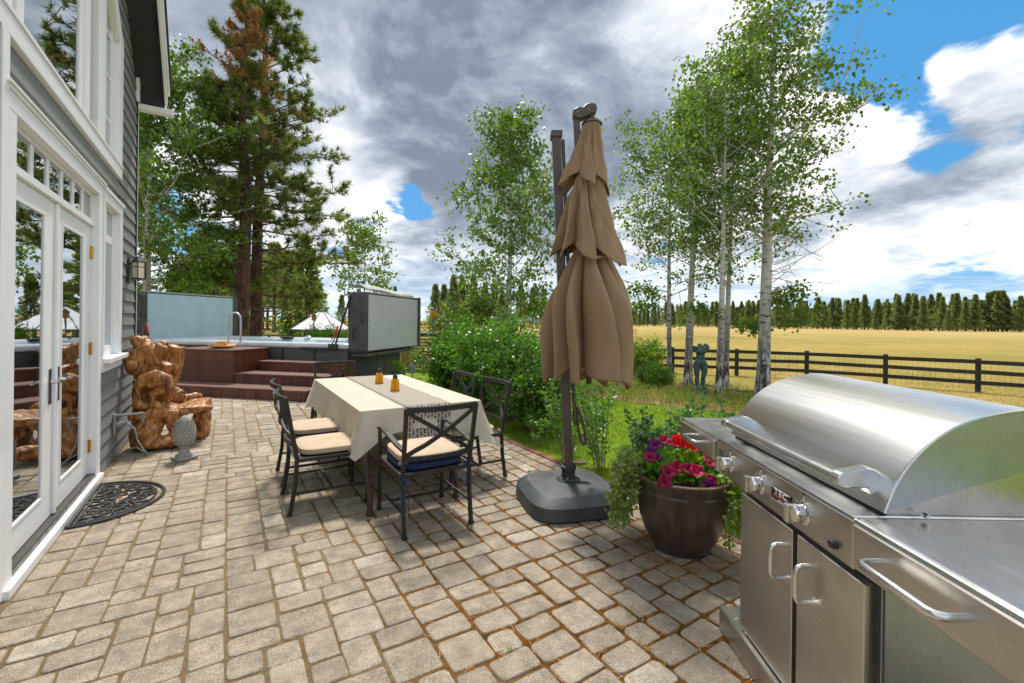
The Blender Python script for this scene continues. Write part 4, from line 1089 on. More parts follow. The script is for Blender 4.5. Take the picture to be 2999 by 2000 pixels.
def straw_hat():
    p = S0 - A*2.62 + NN*.86
    Hh = empty('straw_hat', (p.x, p.y, .861), 'golden straw sun hat lying on the boxed landing', 'hat', rz=R(20)); Hh.scale = (1.3, 1.3, 1.3)
    def brim(u, v):
        a = 2*math.pi*u; r = .075+v*.115
        return (r*math.cos(a)*1.08, r*math.sin(a), .012+.035*v*v*(.5+.7*math.cos(a)**2)*1.2-.012*v*(1-v)*2+.004*math.sin(3*a)*v)
    m = MB().grid(40, 6, brim, True); b = m.obj('brim', 'straw', Hh, smooth=True)
    sd = b.modifiers.new('s', 'SOLIDIFY'); sd.thickness = .006; apply_mods(b)
    MB().lathe([(.080, .012), (.078, .05), (.072, .095), (.065, .112), (.05, .118), (.02, .115)], 28).obj('crown', 'straw', Hh, smooth=True)
    MB().lathe([(.0815, .018), (.0805, .038), (.079, .038)], 28, cap=False).obj('hat_band', 'straw', Hh, smooth=True)
straw_hat()

SPA = S0+NN*1.56-A*.10
def build_spa():
    Mx = spa_frame(SPA)
    T = empty('swim_spa', None, 'long grey swim spa with white acrylic rim and blue water', 'hot tub', M=Mx)
    Lx, Wy, zc, zr = 5.3, 2.45, .88, .975
    # cabinet in panels between corner posts
    xs = [0.0, .82, 1.62, 2.44, 3.26, 4.08, 4.90, 5.3]
    MB().box(.03, Lx-.03, .04, Wy-.04, .02, .86).obj('cabinet_core', 'spa_dark', T)
    for a, b in zip(xs, xs[1:]):
        for z0, z1 in ((.02, .30), (.305, .58), (.585, zc)):
            MB().box(a+.025, b-.025, .01, .035, z0, z1).obj('cabinet_panel', 'spa_cabinet', T, bevel=.004)
        MB().box(a-.022, a+.022, .002, .035, .02, zc).obj('corner_post', 'spa_dark', T, bevel=.003)
    ys = [.04, .84, 1.64, Wy-.04]
    for a, b in zip(ys, ys[1:]):
        for z0, z1 in ((.02, .30), (.305, .58), (.585, zc)):
            MB().box(.008, .029, a+.006, b-.006, z0, z1).obj('cabinet_panel', 'spa_cabinet', T, bevel=.004)
    MB().box(-.004, .03, -.004, .036, .02, zc).obj('corner_post', 'spa_dark', T, bevel=.004)
    MB().box(-.004, .03, Wy-.039, Wy, .02, zc).obj('corner_post', 'spa_dark', T, bevel=.004)
    # acrylic shell: rolled rim with a rounded-rectangle profile swept round, basin inside
    def rr(x0, x1, y0, y1, r, n=6):
        out = []
        for cx, cy, a0 in ((x1-r, y1-r, 0), (x0+r, y1-r, 90), (x0+r, y0+r, 180), (x1-r, y0+r, 270)):
            for k in range(n+1):
                a = R(a0+90*k/n); out.append((cx+r*math.cos(a), cy+r*math.sin(a)))
        return out
    loops = []
    for ins, z, r in ((.03, zc-.02, .10), (-.03, zc-.01, .12), (-.045, zc+.02, .13), (-.04, zr-.02, .14), (-.02, zr, .14), (.05, zr+.012, .15), (.14, zr+.01, .2), (.22, zr-.005, .25), (.30, zr-.06, .3), (.36, zr-.22, .35), (.45, .3, .4)):
        loops.append([(x, y, z) for x, y in rr(ins, Lx-ins, ins, Wy-ins, r)])
    m = MB(); n = len(loops[0])
    m.v = [p for l in loops for p in l]
    m.f = [(i*n+j, i*n+(j+1) % n, (i+1)*n+(j+1) % n, (i+1)*n+j) for i in range(len(loops)-1) for j in range(n)]+[tuple(range((len(loops)-1)*n, len(loops)*n))]
    m.obj('shell', 'spa_shell', T, smooth=True)
    # raised sculpted shoulders inside the shell
    for x0, x1, y0, y1, z1 in ((3.3, 3.9, Wy-.62, Wy-.2, .965), (1.3, 2.2, Wy-.52, Wy-.2, .955), (4.3, 5.0, .3, Wy-.3, .95)):
        MB().box(x0, x1, y0, y1, .5, z1).obj('shoulder', 'spa_shell', T, bevel=.05, seg=3, smooth=True)
    MB().box(.33, Lx-.33, .33, Wy-.33, .55, .905).obj('water', 'spa_water', T)
    MB().box(3.05, 3.40, Wy-.35, Wy-.2, .955, 1.005).obj('headrest', 'spa_dark', T, bevel=.018, seg=2, smooth=True)
    MB().box(.9, 1.5, Wy-.36, Wy-.26, .93, .965).obj('headrest', 'spa_dark', T, bevel=.012, seg=2)
    for x, r, mt in ((2.62, .085, 'spa_shell'), (2.62, .06, 'spa_blue'), (3.82, .03, 'spa_dark'), (1.86, .03, 'spa_dark')):
        MB().lathe([(r, 0), (r, .02), (r*.8, .028)], 20, Matrix.Translation((x, Wy-.235, .985)) @ Matrix.Rotation(R(28), 4, 'X')).obj('control_dial', mt, T, smooth=True)
build_spa()

def cover(name, x0, x1, label, mface, z0, z1, flap):
    Mx = spa_frame(SPA)
    T = empty(name, None, label, 'spa cover', M=Mx)
    Wy = 2.66
    a, b = x0, x1                                            # local x range (thickness); the lower x is the outer face
    half = (b-a)/2
    def slab(xa, xb, mat, nm):
        return MB().box(xa, xb, .0, Wy, z0, z1).obj(nm, mat, T, bevel=.03, seg=3, smooth=True)
    slab(a, a+half-.01, 'cover_black', 'folded_half'); slab(a+half+.01, b, 'cover_black', 'folded_half')
    # pale vinyl face, pulled a little uneven
    def face(u, v):
        y = .035+u*(Wy-.07); z = z0+.035+v*(z1-z0-.06)
        bul = -.012*math.sin(math.pi*u)*math.sin(math.pi*v)
        return (a-.006+bul+.004*mnoise.noise((y*2.2, z*3, 1)), y, z)
    MB().grid(30, 16, face).obj('face', mface, T, smooth=True)
    MB().box(a-.002, b-.05, .02, Wy-.03, z1+.001, z1+.035).obj('top_hem', 'cover_trim', T, bevel=.015, seg=2, smooth=True)
    # dark skirts hanging over both ends
    def skirt(y, nm):
        s = 1 if y > 1 else -1
        def f(u, v):
            x = a-.03+u*(b-a+.06); z = z0-.02+v*(z1-z0+.04)
            return (x, y+s*(.02+.018*math.sin(u*9+1)*(1-v*.6)+.012*math.sin(v*5+u*4)), z)
        o = MB().grid(14, 14, f).obj(nm, 'cover_black', T, smooth=True)
        sd = o.modifiers.new('s', 'SOLIDIFY'); sd.thickness = .012; apply_mods(o)
    skirt(0, 'end_skirt'); skirt(Wy, 'end_skirt')
    MB().box(a-.035, a+.05, Wy+.02, Wy+.06, z0+.02, z1+.04).obj('corner_flap', 'cover_black', T, bevel=.01)
    MB().box(a-.035, a-.012, Wy-.10, Wy+.02, z0, z1+.05).obj('corner_flap', 'cover_black', T, bevel=.008)
    for zz, xx in ((z0+.75, a+half*.45), (z0+.42, a+half*1.4)):
        MB().tube([(xx, -.035, zz+.12), (xx, -.075, zz+.06), (xx, -.075, zz-.06), (xx, -.035, zz-.12)], .014, 6).obj('strap_handle', 'spa_dark', T, smooth=True)
    if flap:
        def fl(u, v):
            y = .1+u*(Wy-.3); return (a+.05+v*.40, y, z1+.05+.12*math.sin(v*2.6)+.02*math.sin(u*7)+.03*(1-u))
        o = MB().grid(24, 10, fl).obj('loose_flap', 'cover_trim', T, smooth=True)
        sd = o.modifiers.new('s', 'SOLIDIFY'); sd.thickness = .02; apply_mods(o)
        MB().box(a+.0, b-.02, .02, Wy-.05, z0-.09, z0-.025).obj('lift_shelf', 'spa_cabinet', T, bevel=.006)
        for yy in (.4, 1.2, 2.0): MB().box(a-.004, a+.004, yy-.07, yy+.07, z0-.085, z0-.045).obj('slot_plate', 'spa_dark', T)
        MB().box(a-.02, b, .3, .36, z0+.60, z0+.615).obj('strap', 'cover_black', T)
    # lifter arm with red gas spring
    x = b+.02 if flap else b-.10
    px = b+.30 if flap else a-.18
    MB().tube([(px, -.06, .93), (b-.06 if flap else b-.1, -.07, z1-.04)], .021, 8).obj('lift_arm', 'black_metal', T, smooth=True)
    MB().tube([(px+(.08 if flap else .0), -.085, .92), (px-.02, -.085, 1.12)], .012, 8).obj('gas_spring', 'black_metal', T, smooth=True)
    MB().tube([(px-.025+(.02 if flap else 0), -.087, 1.10), (px-.075 if flap else px+.06, -.087, 1.36)], .019, 8).obj('gas_spring_sleeve', 'red_plastic', T, smooth=True)
    MB().box(px-.06, px+.16, -.09, -.03, .85, .97).obj('bracket', 'black_metal', T, bevel=.012)
    MB().box(px+.0, px+.85, -.08, -.035, .845, .885).obj('bracket_rail', 'black_metal', T, bevel=.008)
cover('spa_cover', -.43, -.02, 'thick folded grey spa cover with loose top flap hanging off the spa end', 'cover_grey', .80, 2.06, True)
cover('spa_cover', 5.36, 5.62, 'pale blue spa cover standing upright by the house corner', 'cover_blue', .84, 2.09, False)

# ================================================================== TABLE AND CHAIRS
TX0, TX1, TY0, TY1, TZ = .93, 2.05, 3.82, 6.15, .742
def build_table():
    T = empty('dining_table', (1.49, 4.985, 0), 'long outdoor dining table on rusty curved iron legs', 'table')
    c = Vector((1.49, 4.985, 0))
    MB().box(TX0+.012-c.x, TX1-.012-c.x, TY0+.012-c.y, TY1-.012-c.y, TZ-.045, TZ-.006).obj('tabletop', 'rust_iron', T, bevel=.006)
    for sx in (-1, 1):
        for sy in (-1, 1):
            y1, y2 = sy*(1.46 if sy < 0 else 1.40), sy*.98
            x1, x2 = (-.55 if sx < 0 else .17 if sy < 0 else .5), (-.46 if sx < 0 else .22 if sy < 0 else .42)
            MB().tube([(x2, y2, TZ-.05), (x2+.01*sx, y2+.10*sy, .58), (x1, y2+.30*sy, .38), (x1, y1, .16), (x1, y1, .0)], [.024, .024, .023, .022, .022], 10).obj('leg', 'rust_iron', T, smooth=True)
            MB().lathe([(.028, 0), (.028, .02), (.02, .03)], 10, Matrix.Translation((x1, y1, 0))).obj('foot', 'rust_iron', T)
    MB().bar((-.3, -.9, .62), (-.3, .9, .62), .03).bar((.3, -.9, .62), (.3, .9, .62), .03).obj('apron_rail', 'rust_iron', T)
    # cloth: flat top plus a skirt with folds, long pointed corners
    per = []
    nseg = [22, 44, 22, 44]
    cn = [(TX0, TY0), (TX1, TY0), (TX1, TY1), (TX0, TY1)]
    for k in range(4):
        (ax, ay), (bx, by) = cn[k], cn[(k+1) % 4]
        for i in range(nseg[k]):
            t = i/nseg[k]; per.append((ax+(bx-ax)*t, ay+(by-ay)*t, k, t))
    rows = 12; m = MB(); n = len(per)
    # smooth corner radius on top edge
    for j in range(rows+1):
        s = j/rows
        for i, (x, y, k, t) in enumerate(per):
            L = (1.12, 2.33)[k % 2]
            dc = min(t, 1-t)*L                                # distance to the nearest corner
            near = max(0, 1-dc/.30)
            nx, ny = ((0, -1), (1, 0), (0, 1), (-1, 0))[k]
            drop = (.195, .33, .19, .33)[k]
            tipk = near**1.6
            cd = {0: .375, 1: .44, 2: .42, 3: .37}[k if t < .5 else (k+1) % 4]
            drop = drop*(1-tipk)+cd*tipk
            # direction blends to the diagonal at the corner
            cxn, cyn = ((-1, -1), (1, -1), (1, 1), (-1, 1))[k if t < .5 else (k+1) % 4]
            dx, dy = nx*(1-near*.6)+cxn*.5*near, ny*(1-near*.6)+cyn*.5*near
            fold = .022*math.sin(dc*26+k*1.7)*(1-near*.4)+.012*math.sin(dc*57+k)
            flare = (.012+.10*near**1.5+.02*s)*s+fold*s**1.3*.9
            if k == 1: flare += .05*s*s
            pinch = -.035*math.exp(-((dc-.16)/.06)**2)*s
            wv = 1+.04*math.sin(dc*9+k)
            m.v.append((x+dx*(flare+pinch), y+dy*(flare+pinch), TZ+.004-drop*wv*s*(.97)-.006*min(1, s*8)))
    m.f = [(j*n+i, j*n+(i+1) % n, (j+1)*n+(i+1) % n, (j+1)*n+i) for j in range(rows) for i in range(n)]
    # the top surface as a grid so creases shade
    def top(u, v):
        x = TX0+u*(TX1-TX0); y = TY0+v*(TY1-TY0)
        e = min(u, 1-u, v, 1-v)
        return (x, y, TZ+.004+(.0022*mnoise.noise((x*4, y*3, 0))+.0015*mnoise.noise((x*11, y*9, 2)) if e > 0 else 0))
    m.grid(30, 60, top)
    o = m.obj('tablecloth', 'cloth', smooth=True, label='cream cotton tablecloth draped over the dining table', cat='tablecloth')
    me = o.data
    for e in me.edges: e.use_edge_sharp = False
    # runner
    me = bpy.data.meshes.new('table_runner'); vs = []; fs = []; uv = []
    x0, x1 = 1.305, 1.735; path = []
    for i in range(30): path.append((TY1-.005-(TY1-TY0)*i/29, TZ+.0095))
    path[0] = (TY1-.005, TZ+.0095)
    for i in range(1, 13): path.append((TY0-.012-.006*math.sin(i*.7)-.05*(i/12)**2, TZ+.008-.027*i))
    s = 0; prev = path[0]
    for a, (y, z) in enumerate(path):
        s += math.hypot(y-prev[0], z-prev[1]); prev = (y, z)
        for b in range(9):
            u = b/8; dx = .0 if a < 30 else .006*math.sin(a*.6+b*.8)
            vs.append((x0+(x1-x0)*u-(.02 if a > 30 else 0)*((a-30)/12), y+(0 if a < 30 else .012*math.sin(b*1.4+.5)*((a-29)/12)), z+(.0012*mnoise.noise((u*5, y*6, 0)) if a < 29 else 0)))
            uv.append((u, s))
    for a in range(len(path)-1):
        for b in range(8): fs.append((a*9+b, a*9+b+1, (a+1)*9+b+1, (a+1)*9+b))
    me.from_pydata(vs, [], fs); lay = me.uv_layers.new(name='UVMap')
    for l in me.loops: lay.data[l.index].uv = uv[l.vertex_index]
    me.materials.append(MATS['runner'])
    for p in me.polygons: p.use_smooth = True
    o = link('table_runner', me); props(o, 'striped brown and cream woven runner along the table', 'table runner')
    sd = o.modifiers.new('s', 'SOLIDIFY'); sd.thickness = .003; sd.offset = 1; apply_mods(o)
build_table()

def bottle(x, y, label):
    B = empty('amber_bottle', (x, y, TZ+.0135), label, 'bottle')
    MB().lathe([(.046, 0), (.049, .006), (.045, .05), (.0445, .055), (.045, .058), (.039, .11), (.034, .118), (.028, .124)], 24).obj('glass_body', 'amber_glass', B, smooth=True)
    MB().lathe([(.024, .1245), (.025, .135), (.022, .165), (.016, .172)], 20).obj('cap', 'rubber', B, smooth=True)
    MB().lathe([(.006, .01), (.006, .1235)], 8).obj('wick', 'cushion', B)
bottle(1.52, 5.36, 'amber glass oil bottle with black cap, towards the spa steps')
bottle(1.505, 4.72, 'amber glass oil bottle with black cap, towards the armchair')

def build_chair(arms):
    T = bpy.data.objects.new('patio_chair', None); COL.objects.link(T)
    w, d, hs, ht = .265, .27, .43, .90
    b = .026
    def part(m, nm, mt='chair_metal', bev=.004): return m.obj(nm, mt, T, bevel=bev)
    for s in (-1, 1):
        part(MB().bar((s*w, d, 0), (s*w, d, hs if not arms else .655), b), 'leg')
        # rear leg and back stile in one sweep
        m = MB(); P = [(s*(w-.01), -d-.035, 0), (s*(w-.01), -d+.0, .22), (s*(w-.01), -d+.012, hs), (s*(w-.008), -d-.02, .60), (s*(w+.0), -d-.075, ht)]
        for p, q in zip(P, P[1:]): m.bar(p, q, b, .030, (0, 1, 0))
        part(m, 'leg', bev=.003)
        part(MB().box(s*w-.018, s*w+.018, d-.018, d+.018, 0, .02), 'foot', 'chair_foot', .003)
        part(MB().box(s*(w-.01)-.018, s*(w-.01)+.018, -d-.053, -d-.017, 0, .02), 'foot', 'chair_foot', .003)
        part(MB().bar((s*(w-.004), d-.01, .16), (s*(w-.01), -d-.02, .16), .018), 'stretcher', bev=.003)
        if arms:
            m = MB(); pts = [(s*(w+.004), d+.01, .645), (s*(w+.008), d-.08, .665), (s*(w+.01), d-.20, .655), (s*(w+.004), -d+.10, .615), (s*(w-.006), -d-.02, .60)]
            for p, q in zip(pts, pts[1:]): m.bar(p, q, .040, .018)
            part(m, 'arm', bev=.003)
    part(MB().bar((-w, 0, .16), (w, 0, .16), .018), 'stretcher', bev=.003)
    m = MB(); m.bar((-w, d, hs-.015), (w, d, hs-.015), .022, .03); m.bar((-w, -d+.012, hs-.015), (w, -d+.012, hs-.015), .022, .03)
    for s in (-1, 1): m.bar((s*w, -d, hs-.015), (s*w, d, hs-.015), .022, .03)
    part(m, 'seat_frame')
    part(MB().box(-w+.01, w-.01, -d+.015, d-.01, hs-.012, hs-.004), 'seat_mesh')
    def curve(xa, za, xb, zb, n=8, wd=.024, hg=.034):
        m = MB(); P = []
        for i in range(n+1):
            t = i/n; x = xa+(xb-xa)*t; z = za+(zb-za)*t
            yb = -d-.02-.055*max(0, (z-.60)/.30)+(.0 if z > .6 else .02)
            P.append((x, yb-.045*(1-(x/w)**2), z))
        for p, q in zip(P, P[1:]): m.bar(p, q, wd, hg, (0, 1, 0))
        return m
    part(curve(-w, ht-.012, w, ht-.012, 10, .040, .026), 'top_rail', bev=.003)
    part(curve(-w+.01, .535, w-.01, .535, 10, .034, .024), 'bottom_rail', bev=.003)
    part(curve(-w+.015, .55, w-.01, ht-.03, 8, .030, .022), 'cross_bar', bev=.003)
    part(curve(w-.015, .55, -w+.01, ht-.03, 8, .030, .018), 'cross_bar', bev=.003)
    return T
def place(T, x, y, rz, label, group):
    T.location = (x, y, .001); T.rotation_euler = (0, 0, rz); props(T, label, 'chair', group); return T
def build_cushion(x, y, z, rz, label, mat='cushion', th=.055, ties=True):
    T = empty('seat_cushion', (x, y, z), label, 'cushion', None, rz)
    hw, hd = .245, .245
    def f(u, v):
        a = 2*math.pi*u; p = 4.5
        c, s = math.cos(a), math.sin(a); rr = (abs(c)**p+abs(s)**p)**(-1/p)
        # v 0..1: bottom centre -> rim -> top centre
        t = v*math.pi; k = math.sin(t)**.45 if 0 < v < 1 else 0
        zz = th/2-th/2*math.copysign(abs(math.cos(t))**.6, math.cos(t))
        cr = .004*mnoise.noise((c*3, s*3, v*4))
        return (hw*rr*c*k, hd*rr*s*k+.0, zz+cr+(.010 if v > .5 else 0)*k*0+(.012*(1-k) if v > .5 else 0))
    MB().grid(48, 17, f, True).obj('pad', mat, T, smooth=True)
    m = MB()
    for zz in (.012, th-.012):
        pts = []
        for i in range(49):
            a = 2*math.pi*i/48; c, s = math.cos(a), math.sin(a); rr = (abs(c)**4.5+abs(s)**4.5)**(-1/4.5)
            pts.append((hw*1.004*rr*c*.985, hd*1.004*rr*s*.985, zz))
        m.tube(pts, .004, 5, False)
    m.obj('piping', mat, T, smooth=True)
    if ties:
        for s in (-1, 1):
            m = MB().box(s*.24-.03, s*.24+.03, -.262, -.255, .006, .030)
            m.obj('tie', mat, T, bevel=.003)
    return T
def build_chairs():
    arm = build_chair(True); pl = build_chair(False)
    g = 'black metal chairs round the dining table'
    place(arm, 1.295, 3.325, 0, 'black metal armchair with its crossed back towards the grill', g)
    build_cushion(1.295, 3.335, .430, R(1), 'navy blue seat pad under the beige cushion of the armchair', 'navy', .05, False)
    build_cushion(1.295, 3.34, .484, R(-2), 'beige seat cushion on top of a navy pad', 'cushion', .055)
    # blue ties knotted on the rear legs
    T = empty('cushion_tie', (1.05, 3.065, .0), 'blue string tied round the armchair leg nearer the doormat', 'tie')
    MB().tube([(-.02, -.02, .40), (.02, -.022, .395), (.018, .02, .40), (-.02, .018, .40), (-.02, -.02, .40)], .008, 6).obj('knot', 'navy', T, smooth=True)
    for a in (-.03, .025): MB().tube([(0, -.022, .395), (a, -.03, .30), (a*.8, -.024, .22), (a*1.3, -.03, .15)], .004, 5).obj('string', 'navy', T, smooth=True)
    T = empty('cushion_tie', (1.55, 3.075, .0), 'blue string tied round the armchair leg nearer the parasol', 'tie')
    MB().tube([(-.02, -.02, .43), (.02, -.022, .425), (.018, .02, .43), (-.02, .018, .43), (-.02, -.02, .43)], .010, 6).obj('knot', 'navy', T, smooth=True)
    MB().tube([(-.01, -.024, .42), (-.035, -.03, .35), (-.03, -.03, .27)], .004, 5).obj('string', 'navy', T, smooth=True)
    a2 = copy_tree(arm); place(a2, 1.28, 6.36, R(180), 'black metal armchair at the table end facing away from the spa steps', g)
    c1 = pl; place(c1, .72, 4.07, R(-90), 'black metal side chair with beige cushion, house side, nearer the armchair with navy pad', g)
    build_cushion(.735, 4.07, .432, R(-90), 'beige cushion on the house-side chair nearer the navy pad')
    c2 = copy_tree(pl); place(c2, .74, 4.78, R(-90), 'black metal side chair with beige cushion, house side, nearer the spa steps', g)
    build_cushion(.755, 4.78, .432, R(-90), 'beige cushion on the house-side chair nearer the spa steps')
    c3 = copy_tree(pl); place(c3, 1.99, 4.02, R(90), 'black metal side chair, hedge side, nearer the parasol', g)
    build_cushion(1.975, 4.02, .432, R(90), 'beige cushion on the hedge-side chair nearer the parasol')
    c4 = copy_tree(pl); place(c4, 1.95, 4.66, R(90), 'black metal side chair, hedge side, farther from the parasol', g)
    build_cushion(1.935, 4.66, .432, R(90), 'beige cushion on the hedge-side chair farther from the parasol')
build_chairs()

# ================================================================== PARASOL
def build_parasol():
    P = empty('parasol', (2.43, 2.97, 0), 'closed brown cantilever parasol on a black square base', 'parasol')
    def sq(s, z, p=5.0, n=48):
        out = []
        for k in range(n):
            a = 2*math.pi*k/n; c, q = math.cos(a), math.sin(a); r = (abs(c)**p+abs(q)**p)**(-1/p)
            out.append((s*r*c, s*r*q, z))
        return out
    loops = [sq(.385, .0, 4), sq(.402, .012, 4), sq(.394, .105, 4), sq(.386, .112, 4), sq(.325, .160, 4), sq(.316, .165, 4), sq(.16, .182, 4), sq(.09, .188, 4)]
    m = MB(); n = 48; m.v = [p for l in loops for p in l]
    m.f = [(i*n+j, i*n+(j+1) % n, (i+1)*n+(j+1) % n, (i+1)*n+j) for i in range(len(loops)-1) for j in range(n)]+[tuple(reversed(range(n))), tuple(range((len(loops)-1)*n, len(loops)*n))]
    b = link('base', m.mesh('base', 'base_plastic', True, angle=18), P, Matrix.Rotation(R(-17), 4, 'Z'))
    MB().lathe([(.098, .186), (.098, .196), (.088, .202), (.084, .208), (.06, .210), (.056, .23), (.056, .27), (.064, .275), (.064, .30), (.052, .305), (.05, .315), (.045, .33)], 28).obj('socket', 'rubber', P, smooth=True)
    for k in range(4):
        a = R(45+90*k); MB().lathe([(.010, .203), (.010, .216), (.006, .219)], 8, Matrix.Translation((.074*math.cos(a), .074*math.sin(a), 0))).obj('bolt', 'alu', P)
    MB().box(.02, .15, -.03, .035, .318, .332).obj('pedal', 'bronze_paint', P, bevel=.004, M=Matrix.Rotation(R(-32), 4, 'Z'))
    rv = Vector((math.cos(YAW), -math.sin(YAW), 0)); fv = Vector((math.sin(YAW), math.cos(YAW), 0))
    top = Vector((0, 0, 3.04))-rv*.125
    # mast: two flat sided profiles
    def prof(a, b, wx, wy, nm, mat='bronze_paint'):
        a = Vector(a); b = Vector(b)
        P4 = [p+rv*sx*wx/2+fv*sy*wy/2 for p in (a, b) for sx, sy in ((-1, -1), (1, -1), (1, 1), (-1, 1))]
        return MB().hexa(P4).obj(nm, mat, P, bevel=.008, seg=2)
    prof((0, 0, .30), top-rv*.012, .070, .085, 'mast')
    prof(rv*.050+Vector((0, 0, .64)), top+rv*.045-Vector((0, 0, .02)), .026, .06, 'mast_rail')
    prof(top-rv*.012-Vector((0, 0, .01)), top-rv*.010+Vector((0, 0, .045)), .095, .11, 'mast_cap')
    # hanging handle on the mast
    h = rv*.068+Vector((0, 0, .0))
    m = MB()
    for s in (-1, 1): m.tube([tuple(rv*(.06+.005)+Vector((0, 0, .80))), tuple(rv*(.085+s*.018)+Vector((0, 0, .70))), tuple(rv*(.105+s*.026)+Vector((0, 0, .60))), tuple(rv*(.122+s*.020)+Vector((0, 0, .50))), tuple(rv*.128+Vector((0, 0, .475)))], [.014, .012, .012, .012, .012], 8)
    m.obj('tilt_handle', 'bronze_paint', P, smooth=True)
    # canopy, its axis a little to the right of the mast
    cx = rv*.145-fv*.10
    hub = cx-rv*.045+Vector((0, 0, 3.16))
    prof(hub-rv*.05-Vector((0, 0, .55)), hub-rv*.085+Vector((0, 0, .02)), .05, .05, 'hub_stem')
    pts = [(-.13, .015), (-.13, .085), (-.08, .115), (-.03, .11), (.0, .14), (.05, .155), (.10, .145), (.115, .10), (.10, .06), (.05, .045), (0, .02), (-.06, .0)]
    pts = [(x*.8+.01, z*.85) for x, z in pts]
    m = MB(); nn = len(pts)
    m.v = [tuple(hub+rv*(x-.02)+fv*y+Vector((0, 0, z-.02))) for y in (-.045, .045) for x, z in pts]
    m.f = [tuple(reversed(range(nn))), tuple(range(nn, 2*nn))]+[(i, (i+1) % nn, nn+(i+1) % nn, nn+i) for i in range(nn)]
    hb = m.obj('hub_housing', 'bronze_paint', P, bevel=.012, seg=3, smooth=True)
    for x, z in ((-.06, .05), (.03, .07)):
        c = hub+rv*(x-.02)-fv*.047+Vector((0, 0, z-.02)); MB().sphere(tuple(c), .007, 8, 6).obj('screw', 'alu', hb)
    MB().lathe([(.085, -.05), (.078, -.035), (.05, -.01), (.03, .0)], 24, Matrix.Translation(hub+rv*.045)).obj('collar', 'bronze_paint', P, smooth=True)
    MB().tube([tuple(hub+rv*.03), tuple(hub+rv*.035+Vector((0, 0, .07)))], .016, 8).obj('hub_stem', 'bronze_paint', P, smooth=True)
    MB().tube([tuple(cx+Vector((0, 0, 1.0))), tuple(cx-rv*.02+Vector((0, 0, 3.1)))], .022, 8).obj('inner_pole', 'bronze_paint', P)
    pr = random.Random(12)
    def tier(zt, zb, rt, ri, ro, lobes, ph, seed, nm, hem, axt, axb, swirl, belly=False, pleat=.010):
        """loops of cloth hanging between the folded ribs, each loop wrapped sideways over its neighbour"""
        rr = random.Random(seed)
        wid = [rr.uniform(.7, 1.4) for _ in range(lobes)]; tw = sum(wid); edge = [sum(wid[:k])/tw for k in range(lobes+1)]
        lob = [rr.uniform(.80, 1.10) for _ in range(lobes)]; sw = [swirl*rr.uniform(.55, 1.2)*(1 if rr.random() < .8 else -.7) for _ in range(lobes)]
        hm = [rr.uniform(.1, 1.1) for _ in range(lobes)]; bl = [rr.uniform(.25, .5) for _ in range(lobes)]
        def f(u, v):
            k = 0
            while k < lobes-1 and u >= edge[k+1]: k += 1
            t = (u-edge[k])/(edge[k+1]-edge[k])
            peak = .5+.16*math.copysign(1, sw[k])                  # the crest lies towards the wrapped side
            tt = .5*t/peak if t < peak else .5+.5*(t-peak)/(1-peak)
            tri = 1-abs(2*tt-1)**1.15; bump = .45*math.sin(math.pi*tt)**.9+.55*tri
            env = math.sin(min(1, v/(bl[k]*.7+.38))*math.pi/2)**1.1*(1-.16*max(0, v-.5)) if belly else v**(.85+bl[k])
            rin = rt+(ri-rt)*v
            rout = rt+(ro*lob[k]-rt)*env
            r = rin+(rout-rin)*bump
            ang = 2*math.pi*u+ph+sw[k]*bump*min(1, v*1.25)**.9
            # slack wrinkles: slanting creases that die out towards the hem, gathers at the top
            w = mnoise.noise((u*lobes*1.1+seed, v*2.0+2.2*t, seed*.7))
            r += .055*(abs(w)-.22)*min(1, v*3)*(.4+.6*bump)
            w2 = mnoise.noise((u*lobes*3.1, v*3.2-3*t, seed*1.3))
            r += .020*(abs(w2)-.2)*min(1, v*4)
            r += pleat*math.sin(u*6.283*17+3*math.sin(u*12.6))*(1-v)**1.3*min(1, v*8)
            z = zt+(zb-zt)*v-hem*hm[k]*bump*v**1.6+.07*(1-bump)*v**2+.018*math.sin(t*8+k)*v**3
            c = axt.lerp(axb, v)
            return (c.x+r*math.cos(ang), c.y+r*math.sin(ang), z)
        o = MB().grid(lobes*30, 44, f, True).obj(nm, 'canopy', P, smooth=True)
        sub_ = o.modifiers.new('b', 'SMOOTH'); sub_.iterations = 3; sd = o.modifiers.new('s', 'SOLIDIFY'); sd.thickness = .004; apply_mods(o)
        o.data.polygons.foreach_set('use_smooth', np.ones(len(o.data.polygons), dtype=bool))
        return o
    h0 = hub+rv*.045; h0.z = 0
    MB().tube([tuple(cx-rv*.10-fv*.16+Vector((0, 0, 2.03))), tuple(cx+rv*.02-fv*.20+Vector((0, 0, 2.0))), tuple(cx+rv*.15-fv*.12+Vector((0, 0, 2.03)))], .012, 6).obj('tie_strap', 'canopy', P, smooth=True)
    tier(3.13, 2.66, .068, .08, .235, 8, .55, 4, 'canopy_vent', .12, h0, cx-rv*.04, .55)
    tier(2.76, 2.08, .085, .10, .355, 8, 2.9, 23, 'canopy_tier', .18, cx-rv*.02, cx-rv*.005, .7)
    tier(2.16, 1.08, .085, .13, .39, 9, 1.4, 35, 'canopy_skirt', .14, cx+rv*.0, cx+rv*.015, .8, True)
build_parasol()

